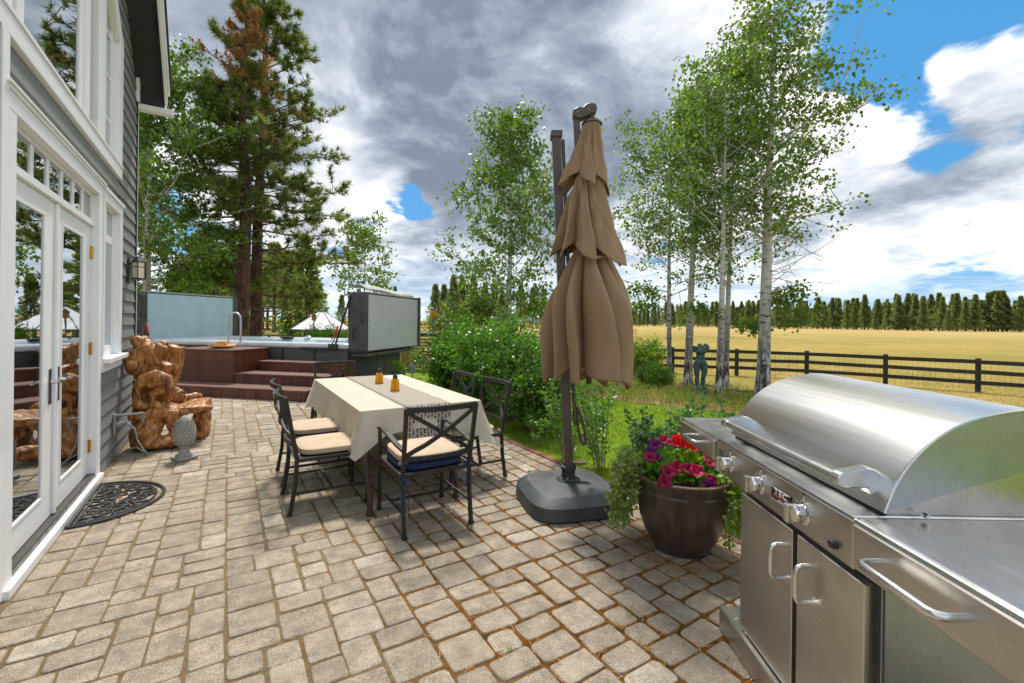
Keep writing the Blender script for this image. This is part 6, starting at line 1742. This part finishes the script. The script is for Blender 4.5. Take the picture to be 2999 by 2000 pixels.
def needle_mesh(name, C, D, mat, L=.2, n=14, w=.010, spread=.75):
    """tufts of long needles: C tuft centres, D tuft axes"""
    k = len(C); C = np.repeat(np.asarray(C), n, 0); D = np.repeat(np.asarray(D), n, 0)
    d = D+rng.normal(size=D.shape)*spread; d /= np.linalg.norm(d, axis=1)[:, None]+1e-9
    a = rng.normal(size=D.shape); wv = np.cross(d, a); wv /= np.linalg.norm(wv, axis=1)[:, None]+1e-9
    ln = L*rng.uniform(.6, 1.15, len(C))[:, None]
    V = np.stack([C-wv*w/2, C+wv*w/2, C+d*ln], 1).reshape(-1, 3)
    return fast_mesh(name, V, np.arange(len(V)).reshape(-1, 3), mat)
def big_pine(x, y, h, r, label, seed, tr, lean, crown0, rmax_t, brown=None, ntuft=26, right=0.0, barelow=0, bd=5.5):
    q = random.Random(seed); z0 = gz(x, y)
    T = empty('pine_tree', (x, y, z0), label, 'tree', 'big red-barked pines behind the swim spa')
    n = 16; pts = [Vector((lean[0]*(i/n)*h+.15*math.sin(i*.5+seed)*(i/n), lean[1]*(i/n)*h, i/n*h)) for i in range(n+1)]
    m = MB(); m.tube([tuple(p) for p in pts], [tr*(1.2 if i == 0 else 1.0)*(1-.86*(i/n)**1.15)+.015 for i in range(n+1)], 14); m.obj('trunk', 'pine_bark', T, smooth=True)
    br = MB(); C = []; D = []; CB = []; DB = []
    nb = int(h*bd)
    for k in range(nb):
        t = crown0+(1-crown0)*(k+q.uniform(0, 1))/nb
        i = min(n-1, int(t*n)); base = pts[i].lerp(pts[i+1], t*n-i)
        a = k*2.399+q.uniform(-.5, .5)
        u = (t-crown0)/(1-crown0)
        L = r*max(.18, (1-u)**.75 if u > rmax_t else .72+.28*u/rmax_t)*q.uniform(.7, 1.15)
        # boughs on the open side are longer
        fx = math.cos(a)*math.cos(YAW)-math.sin(a)*math.sin(YAW)
        L *= 1+right*fx
        el = -.22+.75*u+q.gauss(0, .12)
        d = Vector((math.cos(a)*math.cos(el), math.sin(a)*math.cos(el), math.sin(el)))
        bp = limb(br, base, d, L, tr*.17*(1-.6*t)+.012, 7, .13, .06, q, 5)
        dead = brown and brown(t, fx, q)
        ns = 8
        twigs = [bp]
        for _ in range(ns):
            j = q.randrange(2, 7); dd = (bp[j]-bp[j-1]).normalized()*1.0+Vector((q.gauss(0, .65), q.gauss(0, .65), q.gauss(.12, .35)))
            twigs.append(limb(br, bp[j], dd, L*q.uniform(.18, .4), .013, 4, .25, .1, q, 4))
        nt_ = ntuft if not dead else int(ntuft*.42)
        for _ in range(nt_):
            tw = q.choice(twigs); lo = .62 if tw is bp else .35
            uu = (lo+(1-lo)*q.uniform(0, 1)**.7)*(len(tw)-1); j = min(len(tw)-2, int(uu)); c = tw[j].lerp(tw[j+1], uu-j)
            dv = (tw[j+1]-tw[j]).normalized()
            if dead: CB.append(tuple(c)); DB.append((dv.x*.35, dv.y*.35, -.8))
            else: CB_ = C.append(tuple(c+Vector((q.gauss(0, .05), q.gauss(0, .05), q.gauss(0, .05))))); D.append((dv.x*.7, dv.y*.7, dv.z*.7+.25))
    if barelow:
        for k in range(barelow):
            t = q.uniform(.1, crown0+.18); i = int(t*n); base = pts[i].lerp(pts[i+1], t*n-i); a = q.uniform(0, 6.28)
            bp = limb(br, base, (math.cos(a), math.sin(a), q.uniform(-.5, .2)), q.uniform(.8, 2.4), .028, 7, .25, -.03, q, 4)
            for _ in range(4):
                j = q.randrange(1, 6); limb(br, bp[j], Vector((q.gauss(0, 1), q.gauss(0, 1), q.gauss(0, .7))), .6, .008, 4, .35, 0, q, 3)
    props(br.obj('limbs', 'twig', T, smooth=True), kind='stuff')
    link('crown', needle_mesh('crown', C, D, 'pine_needle', .30, 13, .034, .6), T)
    if CB: link('dead_needles', needle_mesh('dead_needles', CB, DB, 'brown_needle', .27, 12, .032, .42), T)
    return T
def brown_a(t, fx, q):
    return (t > .76 and q.random() < .85) or (t > .55 and fx > .45 and q.random() < .5)
big_pine(.42, 18.6, 12.6, 2.9, 'big pine with red trunk and dead brown needles at its top', 5, .235, (.004, .004), .40, .25, brown_a, 58, .0, 22)
big_pine(.95, 20.7, 16.4, 3.3, 'taller green pine with a leaning trunk behind the browning one', 9, .215, (.012, .0), .16, .22, None, 62, .42, 24, 5.2)

def conifer_mesh(seed, h, r, mat='far_needle', crown0=.12, nclump=520, leaf=.9, trunk='pine_bark', spiky=.85):
    """a whole distant conifer: trunk mesh and crown mesh of bough clumps"""
    q = random.Random(seed)
    tm = MB().tube([(0, 0, -.3), (q.gauss(0, .1), 0, h*.5), (0, 0, h*.98)], [h*.020, h*.014, h*.003], 6).mesh('trunk', trunk, True)
    P = []; D = []
    off = [q.uniform(.75, 1.2) for _ in range(24)]
    for k in range(nclump):
        u = q.uniform(0, 1)**.85; z = h*(crown0+(1-crown0)*u); a = q.uniform(0, 6.283)
        lay = .72+.42*math.sin(u*h*1.7+a*3+seed); 
        rad = r*((1-u)**spiky*.95+.05)*lay*off[int(u*23)]
        rr = rad*math.sqrt(q.uniform(.12, 1))
        P.append((rr*math.cos(a), rr*math.sin(a), z-.10*rr)); D.append((math.cos(a), math.sin(a), -.25+.8*u))
    cm = leaves_mesh('crown', np.array(P), leaf, mat, .55, D=D, fold=.35)
    return tm, cm
def far_trees():
    q = random.Random(77)
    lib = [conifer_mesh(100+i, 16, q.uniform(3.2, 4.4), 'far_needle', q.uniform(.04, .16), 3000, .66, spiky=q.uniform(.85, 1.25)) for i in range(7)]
    def put(x, y, s, label, grp, cat='tree', nm='pine_tree', lb=lib):
        T = empty(nm, (x, y, gz(x, y)-.1), label, cat, grp, rz=q.uniform(0, 6.28)); T.scale = (s*q.uniform(.85, 1.15), s*q.uniform(.85, 1.15), s)
        t, c = q.choice(lb); link('trunk', t, T); link('crown', c, T)
    def polar(u, d):
        r = (u-1499.5)/1333; n = math.sqrt(1+r*r)
        return ((r*math.cos(YAW)+math.sin(YAW))*d, (-r*math.sin(YAW)+math.cos(YAW))*d)
    u = 1640
    while u < 3350:                                          # the wood at the far side of the field
        k = min(1, max(0, (u-1700)/1100)); d = 310-95*k
        for row in range(2):
            x, y = polar(u+q.uniform(-9, 9), d+row*26+q.uniform(-8, 8))
            put(x, y, (q.uniform(.42, .75) if q.random() < .3 else q.uniform(.72, 1.14))*(.84+.27*k), 'tall pine in the wood across the dry field', 'pines across the field')
        u += q.uniform(10.5, 17)
    V_ = []; F_ = []; off = 0
    for k_ in range(260):
        u_ = q.uniform(1600, 3400); kk = min(1, max(0, (u_-1700)/1100)); x, y = polar(u_, 375-95*kk+q.uniform(0, 40)); sc_ = q.uniform(.65, 1.12)*(.95+.27*kk)
        cm = q.choice(lib)[1]; a_ = q.uniform(0, 6.28); n_ = len(cm.vertices)
        vv = np.empty(n_*3, np.float32); cm.vertices.foreach_get('co', vv); vv = vv.reshape(-1, 3)*sc_
        ff = np.empty(len(cm.loops), np.int32); cm.loops.foreach_get('vertex_index', ff); ff = ff.reshape(-1, 3)
        sel = ff[::3]; 
        R2 = np.array([[math.cos(a_), -math.sin(a_), 0], [math.sin(a_), math.cos(a_), 0], [0, 0, 1]])
        V_.append(vv @ R2.T+np.array([x, y, -.7])); F_.append(sel+off); off += n_
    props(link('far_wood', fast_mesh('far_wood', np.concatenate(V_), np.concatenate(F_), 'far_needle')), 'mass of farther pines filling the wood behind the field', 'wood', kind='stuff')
    for u, d, s in ((1275, 70, .48), (1300, 85, .55), (1328, 78, .62), (1352, 90, .66), (1385, 84, .66), (1420, 88, .60), (1448, 95, .66), (1470, 80, .5), (1525, 90, .62), (1560, 100, .6), (1590, 110, .62)):
        x, y = polar(u, d); put(x, y, s, 'mid-distance pine rising behind the flowering hedge', 'pines behind the hedge')
    # open pine grove at the left, trunks bare below
    lib2 = [conifer_mesh(200+i, 16, 3.1, 'far_needle', .30, 2000, .7, spiky=.6) for i in range(3)]
    for u, d, s in ((752, 84, .9), (768, 90, .95), (784, 86, .92), (803, 70, .85), (826, 82, .9), (845, 96, .8), (868, 100, .85), (890, 92, .7), (905, 78, .62), (930, 110, .7), (655, 90, .9), (620, 84, .9), (560, 88, .9)):
        x, y = polar(u, d); put(x, y, s, 'pine with bare lower trunk in the grove behind the black fence', 'pines in the grove', lb=lib2)
    for u, d, s in ((1050, 88, .50), (1155, 92, .55), (1000, 110, .5), (1215, 120, .5), (1180, 150, .5)):
        x, y = polar(u, d); put(x, y, s, 'distant pine peeking past the grey spa cover', 'pines past the spa cover')
    lib3 = [conifer_mesh(300+i, 10, 2.4, 'pine_needle', .04, 1500, .55, spiky=.8) for i in range(2)]
    for u, d, s in ((560, 27, .55), (625, 25, .62), (680, 30, .7), (510, 26, .5), (895, 36, .85), (850, 42, .7)):
        x, y = polar(u, d); put(x, y, s, 'dark spruce standing between the big pine trunks and the aspens', 'dark spruces by the pines', nm='spruce_tree', lb=lib3)
    x, y = polar(843, 34); T = empty('cypress_bush', (x, y, gz(x, y)), 'small dark cone-shaped cypress by the picket fence', 'shrub'); t, c = conifer_mesh(400, 1.9, .6, 'juniper_leaf', .02, 500, .16, spiky=.6); link('stem', t, T); link('foliage', c, T)
far_trees()

# ================================================================== SHRUBS
def shrub(name, x, y, rx, ry, h, label, seed, nl, leaf, mat='shrub_leaf', nst=22, group=None, flowers=0, z=0, cat='shrub', bare=.10, aspect=.62):
    q = random.Random(seed); T = empty(name, (x, y, gz(x, y)-.01), label, cat, group)
    st = MB(); P = []; tips = []
    for k in range(nst):
        a = k*2.4+q.uniform(-.5, .5); rr = math.sqrt(q.uniform(.02, 1))
        hh = h*(1.0-.28*rr**2)*q.uniform(.75, 1.08)
        tip = Vector((rx*rr*math.cos(a), ry*rr*math.sin(a), hh)); b = Vector((tip.x*.3, tip.y*.3, 0))
        pts = [b.lerp(tip, t)+Vector((q.gauss(0, .03), q.gauss(0, .03), .12*h*math.sin(t*math.pi)*0)) for t in (0, .25, .5, .75, 1)]
        st.tube([tuple(p) for p in pts], [.010, .008, .006, .004, .002], 4); tips.append(tip)
        for _ in range(4):
            j = q.randrange(1, 4); d = Vector((q.gauss(0, 1), q.gauss(0, 1), q.uniform(.1, 1))).normalized(); e = pts[j]+d*h*q.uniform(.15, .3)
            st.tube([tuple(pts[j]), tuple(e)], [.004, .002], 4); 
            for _ in range(int(nl/nst/5)):
                t = q.uniform(.2, 1.1); c = pts[j].lerp(e, t); P.append((c.x+q.gauss(0, .055), c.y+q.gauss(0, .055), max(.02, c.z+q.gauss(0, .055))))
        for _ in range(int(nl/nst/5)):
            t = q.uniform(bare, 1); i = min(3, int(t*4)); c = pts[i].lerp(pts[i+1], t*4-i); P.append((c.x+q.gauss(0, .05), c.y+q.gauss(0, .05), max(.02, c.z+q.gauss(0, .04))))
    st.obj('stem', 'twig', T, smooth=True)
    link('foliage', leaves_mesh('foliage', np.array(P), leaf, mat, aspect, up=.1), T)
    if flowers:
        fm = leaves_mesh('blossom', np.array([(0, 0, 0)]*7), .035, 'petal_crimson', .9)
        for k in range(flowers):
            c = q.choice(P); link('blossom', fm, T, Matrix.Translation((c[0], c[1], c[2]+.03)))
    return T
hg = 'leafy flowering hedge along the patio edge'
shrub('hedge_shrub', 3.62, 5.10, .45, .58, 1.30, 'end shrub of the hedge beside the parasol and chairs', 1, 5200, .06, group=hg, flowers=3, nst=26)
shrub('hedge_shrub', 3.80, 5.95, .62, .68, 1.72, 'tall middle shrub of the hedge behind the dining chairs', 2, 9500, .064, group=hg, flowers=5, nst=34)
shrub('hedge_shrub', 3.72, 6.90, .66, .7, 1.64, 'tall shrub of the hedge, next towards the spa', 3, 8200, .066, group=hg, flowers=2, nst=32)
shrub('hedge_shrub', 3.72, 7.95, .72, .7, 1.45, 'broad hedge shrub near the grey spa cover', 4, 8200, .068, group=hg, nst=32)
shrub('hedge_shrub', 4.65, 6.60, .6, .7, 1.55, 'hedge shrub at the back above the middle ones', 5, 4400, .068, group=hg, flowers=2)
shrub('hedge_shrub', 4.55, 8.70, .7, .7, 1.55, 'farthest hedge shrub beside the red slatted planter', 6, 4200, .072, group=hg)
shrub('hedge_shrub', 6.0, 12.6, .9, .9, 2.5, 'tall young tree-like shrub behind the hedge', 7, 3000, .10, mat='aspen_leaf')
yg = 'young shrubs between parasol and pot'
def young(x, y, h, label, seed, stems=5, mat='blue_leaf', leaf=.062, spread=.22):
    """upright suckers with pairs of smooth oval leaves"""
    q = random.Random(seed); T = empty('young_shrub', (x, y, -.01), label, 'shrub', yg); st = MB(); P = []; D = []
    for k in range(stems):
        a = q.uniform(0, 6.28); r = spread*math.sqrt(q.uniform(0, 1)); hh = h*q.uniform(.6, 1.05)
        tip = Vector((r*math.cos(a)*1.3, r*math.sin(a)*1.3, hh)); b = Vector((r*.35*math.cos(a), r*.35*math.sin(a), 0))
        st.tube([tuple(b), tuple(b.lerp(tip, .5)+Vector((q.gauss(0, .015), q.gauss(0, .015), 0))), tuple(tip)], [.007, .005, .002], 5)
        nn = int(hh/.045)
        for i in range(int(nn*.18), nn+1):
            c = b.lerp(tip, i/nn); a2 = i*1.57+q.uniform(-.3, .3)
            for s in (0, math.pi): P.append(tuple(c)); D.append((math.cos(a2+s), math.sin(a2+s), .35+.5*(i/nn)**3))
        for _ in range(3):
            c = b.lerp(tip, q.uniform(.3, .8)); a3 = q.uniform(0, 6.28); e = c+Vector((math.cos(a3), math.sin(a3), .8)).normalized()*h*.3
            st.tube([tuple(c), tuple(e)], [.004, .002], 4)
            for i in range(2, 7):
                cc = c.lerp(e, i/6); a2 = i*1.57
                for s in (0, math.pi): P.append(tuple(cc)); D.append((math.cos(a2+s), math.sin(a2+s), .4))
    st.obj('stem', 'dry_twig', T, smooth=True)
    P = np.array(P); D = np.array(D)
    link('foliage', leaves_mesh('foliage', P, leaf, mat, .58, D=D*1.6, fold=.18, szvar=.3), T)
young(3.28, 3.98, .85, 'thin shrub with bare tan stems right behind the parasol mast', 11, 7, 'shrub_leaf', .055, .26)
young(3.26, 3.45, .92, 'bushy sucker shrub between mast and flower pot', 12, 8, 'shrub_leaf', .055, .26)
young(3.40, 2.95, .66, 'blue-green suckers behind the ivy of the pot', 13, 9, spread=.25)
young(3.42, 2.55, .72, 'tall blue-green sucker stems behind the petunias', 14, 9, spread=.27)
young(3.75, 2.75, .78, 'upright blue-green sucker shrub out on the lawn', 15, 8, spread=.22)
young(3.32, 2.10, .55, 'small blue-green shrub under the grill shelf', 16, 5, spread=.18)
young(3.35, 1.70, .45, 'leafy sprigs beside the hanging drip hose', 17, 5, spread=.2)
young(3.22, 4.55, .40, 'short sparse sprigs between hedge and parasol', 18, 5, 'shrub_leaf', .05, .2)
shrub('juniper_bush', 9.93, 8.51, .62, .55, .78, 'round dark green juniper in the bed beside the statue', 21, 9000, .055, 'juniper_leaf', 40, aspect=.28)
shrub('garden_shrub', 12.5, 11.15, .75, .75, 1.78, 'bright yellow-green shrub at the fence behind the juniper', 22, 5200, .075, 'lime_leaf', 30)
shrub('mugo_pine', 2.9, 17.1, 1.0, .75, 1.38, 'bushy bright green dwarf pine behind the swim spa', 23, 9000, .13, 'mugo', 40, aspect=.10)
shrub('garden_shrub', 1.6, 24, 1.1, .6, .75, 'low lime green shrub by the picket fence', 24, 1500, .10, 'lime_leaf', 20)
shrub('garden_shrub', 5.6, 18, 1.0, .8, 1.7, 'loose green shrub past the grey spa cover', 25, 2200, .10, 'shrub_leaf', 24)

def sapling():
    T = empty('staked_sapling', (8.87, 8.38, gz(8.87, 8.38)), 'thin staked sapling with reddish leaves beside the juniper', 'sapling')
    MB().tube([(0, 0, 0), (.01, 0, 1.0), (0, .01, 1.75)], [.022, .018, .012], 6).obj('trunk', 'twig', T)
    MB().tube([(.03, 0, 0), (.03, .0, 1.5)], .010, 6).obj('stake', 'steel_dark', T)
    q = random.Random(5); m = MB(); P = []
    for k in range(14):
        z = q.uniform(.6, 1.75); a = q.uniform(0, 6.28); L = q.uniform(.2, .45); e = (L*math.cos(a)*.6, L*math.sin(a)*.6, z+L*.9)
        m.tube([(0, 0, z), e], [.006, .002], 4)
        for _ in range(14): t = q.uniform(.2, 1); P.append((e[0]*t+q.gauss(0, .03), e[1]*t+q.gauss(0, .03), z+(e[2]-z)*t))
    m.obj('limb', 'twig', T); link('foliage', leaves_mesh('foliage', np.array(P), .045, 'dry_grass', .5), T)
sapling()
for k, (x, y, a, L, r) in enumerate(((13.5, 9.3, -30, 1.6, .05), (13.4, 8.0, -48, 1.5, .05), (11.9, 6.6, 20, 1.0, .05))):
    z = gz(x, y)
    lab = ('bleached log lying in the bed behind the statue', 'pale fallen branch between the two aspen groups', 'grey root log at the foot of the tallest aspen')[k]
    q = random.Random(k)
    MB().tube([(x+math.cos(R(a))*L*(t-.5), y+math.sin(R(a))*L*(t-.5), z+r*.8+.02*math.sin(t*7+k)) for t in (0, .2, .4, .6, .8, 1)], [r*.7, r, r*.9, r*1.1, r*.8, r*.5], 8).obj('fallen_log', 'log_wood', smooth=True, label=lab, cat='log')

# ================================================================== GARDEN THINGS BEYOND THE SPA
def pavilion():
    x, y = 5.6, 34.2; z = gz(x, y)
    T = empty('garden_pavilion', (x, y, z), 'white peaked canvas pavilion roof with grey seams behind the dwarf pine', 'pavilion', rz=R(15))
    n = 8; rr = 2.15; ap = (0, 0, 2.75)
    ring = [(rr*math.cos(2*math.pi*k/n), rr*math.sin(2*math.pi*k/n), 1.36) for k in range(n)]
    for k in range(n):
        MB().add([ring[k], ring[(k+1) % n], ap], [(0, 1, 2)]).obj('roof_panel', 'canvas_white', T)
        MB().tube([ring[k], ap], .035, 5).obj('seam', 'canvas_seam', T)
        MB().bar(ring[k], ring[(k+1) % n], .06, .08).obj('eave', 'slate', T)
        MB().bar((ring[k][0]*.97, ring[k][1]*.97, 0), (ring[k][0]*.97, ring[k][1]*.97, 1.33), .09).obj('post', 'slate', T)
    MB().lathe([(.24, 2.62), (.2, 2.72), (.05, 2.80)], 8).obj('cap', 'slate', T)
pavilion()
def picket():
    T = empty('picket_fence', (.9, 27, gz(.9, 27)), 'weathered grey picket fence sloping past the pavilion', 'fence')
    pk = MB().box(-.055, .055, -.012, .012, 0, .8).mesh('picket', 'grey_wood'); q = random.Random(3)
    for k in range(44): link('picket', pk, T, Matrix.Translation((k*.125, k*.135, 0)) @ Matrix.Rotation(R(47), 4, 'Z') @ Matrix.Diagonal((1, 1, .6+.012*k+q.uniform(-.05, .05), 1)))
    MB().bar((0, .03, .3), (5.4, 5.9, .45), .05, .08).obj('rail', 'grey_wood', T)
picket()
def birdhouse():
    x, y = 4.4, 29.5; z = gz(x, y)
    T = empty('birdhouse', (x, y, z), 'small wooden birdhouse on a pole beside the pavilion roof', 'birdhouse')
    MB().bar((0, 0, 0), (0, 0, 2.0), .06).obj('pole', 'grey_wood', T)
    MB().box(-.12, .12, -.1, .1, 2.0, 2.28).obj('box', 'cedar', T); MB().prism([(-.16, 2.27), (.16, 2.27), (0, 2.45)], -.14, .14, Matrix(((1, 0, 0, 0), (0, 0, -1, 0), (0, 1, 0, 0), (0, 0, 0, 1)))).obj('roof', 'grey_wood', T)
    MB().sphere((-.02, -.1, 2.16), (.03, .01, .03), 8, 6).obj('hole', 'slate', T)
birdhouse()
def slat_planter():
    T = empty('slatted_planter', (5.15, 13.4, 0), 'red cedar slatted raised planter beside the grey spa cover', 'planter', rz=R(-38))
    sl_ = MB().box(-.55, .55, -.012, .012, 0, .075).mesh('slat', 'cedar', bevel=.004)
    for k in range(10): link('slat', sl_, T, Matrix.Translation((0, -.4, .05+k*.093)))
    sl2 = MB().box(-.012, .012, -.38, .38, 0, .075).mesh('slat', 'cedar', bevel=.004)
    for k in range(10): link('slat', sl2, T, Matrix.Translation((-.54, 0, .05+k*.093)))
    for x in (-.55, .55): MB().box(x-.03, x+.03, -.43, -.37, 0, 1.02).obj('post', 'cedar', T)
    MB().box(-.6, .6, -.46, .42, 1.0, 1.12).obj('liner', 'spa_dark', T, bevel=.02)
    B = empty('purple_crate', (5.85, 12.9, 0), 'purple plastic crate standing on a post by the slatted planter', 'crate', rz=R(-38))
    MB().box(-.22, .22, -.15, .15, .98, 1.14).obj('box', 'purple_plastic', B, bevel=.02); MB().box(-.2, .2, -.13, .13, 0, .979).obj('stand', 'cedar', B)
    W_ = empty('garden_pinwheel', (5.05, 12.4, 0), 'yellow garden ornament on a teal stake above the slatted planter', 'ornament')
    MB().tube([(0, 0, 0), (0, 0, 1.55)], .014, 6).obj('stake', 'teal_glaze', W_)
    m = MB()
    for k in range(10):
        a = 2*math.pi*k/10; m.add([(0, 0, 1.50), (.09*math.cos(a), .09*math.sin(a), 1.60), (.10*math.cos(a+.3), .10*math.sin(a+.3), 1.72), (.02*math.cos(a), .02*math.sin(a), 1.80)], [(0, 1, 2, 3)])
    m.obj('petals', 'yellow_plastic', W_)
    Pp = empty('glazed_pot', (3.35, 10.25, 0), 'teal glazed pot of leafy herbs at the end of the spa', 'pot')
    MB().lathe([(.10, .0), (.13, .12), (.16, .28), (.17, .33), (.155, .335), (.14, .30)], 20).obj('vessel', 'teal_glaze', Pp, smooth=True)
    P = np.array([(random.gauss(0, .08), random.gauss(0, .08), random.uniform(.32, .55)) for _ in range(300)]); link('foliage', leaves_mesh('foliage', P, .05, 'lime_leaf', .6), Pp)
    for i, (x, y, s) in enumerate(((3.2, 9.55, .16), (2.95, 9.75, .12), (3.45, 9.2, .13))):
        o = blob_object('garden_boulder', [('e', (0, 0, s*.5), (s*1.3, s, s*.75), (0, 0, i*40))], 'boulder', None, .03, 2, .03, .2)
        o.location = (x, y, 0); props(o, ('brown boulder in the flower bed by the spa end', 'smaller brown boulder nearest the spa wall', 'brown boulder half under the hedge')[i], 'boulder')
    # petunia bed at the patio edge
    q = random.Random(9)
    Bd = empty('petunia_clump', (2.78, 8.85, 0), 'spreading pink and white petunias at the end of the patio', 'flowers')
    P = np.array([(q.gauss(0, .24), q.gauss(0, .22), abs(q.gauss(.12, .09))) for _ in range(1100)]); link('foliage', leaves_mesh('foliage', P, .05, 'lime_leaf', .6), Bd)
    for nm, k in (('petal_crimson', 45), ('petal_purple', 26), ('canvas_white', 12)):
        P = np.repeat(np.array([(q.gauss(0, .22), q.gauss(0, .2), q.uniform(.18, .34)) for _ in range(k)]), 5, 0); link('blossom', leaves_mesh('blossom', P, .035, nm, .95), Bd)
    Lm = empty('garden_lantern', (3.55, 9.9, 0), 'small grey path lantern on a black stake by the spa end', 'lantern')
    MB().tube([(0, 0, 0), (0, 0, .7)], .012, 6).obj('stake', 'black_metal', Lm); MB().lathe([(.07, .30), (.08, .46), (.05, .52), (.02, .54)], 12).obj('shade', 'grey_pipe', Lm)
slat_planter()
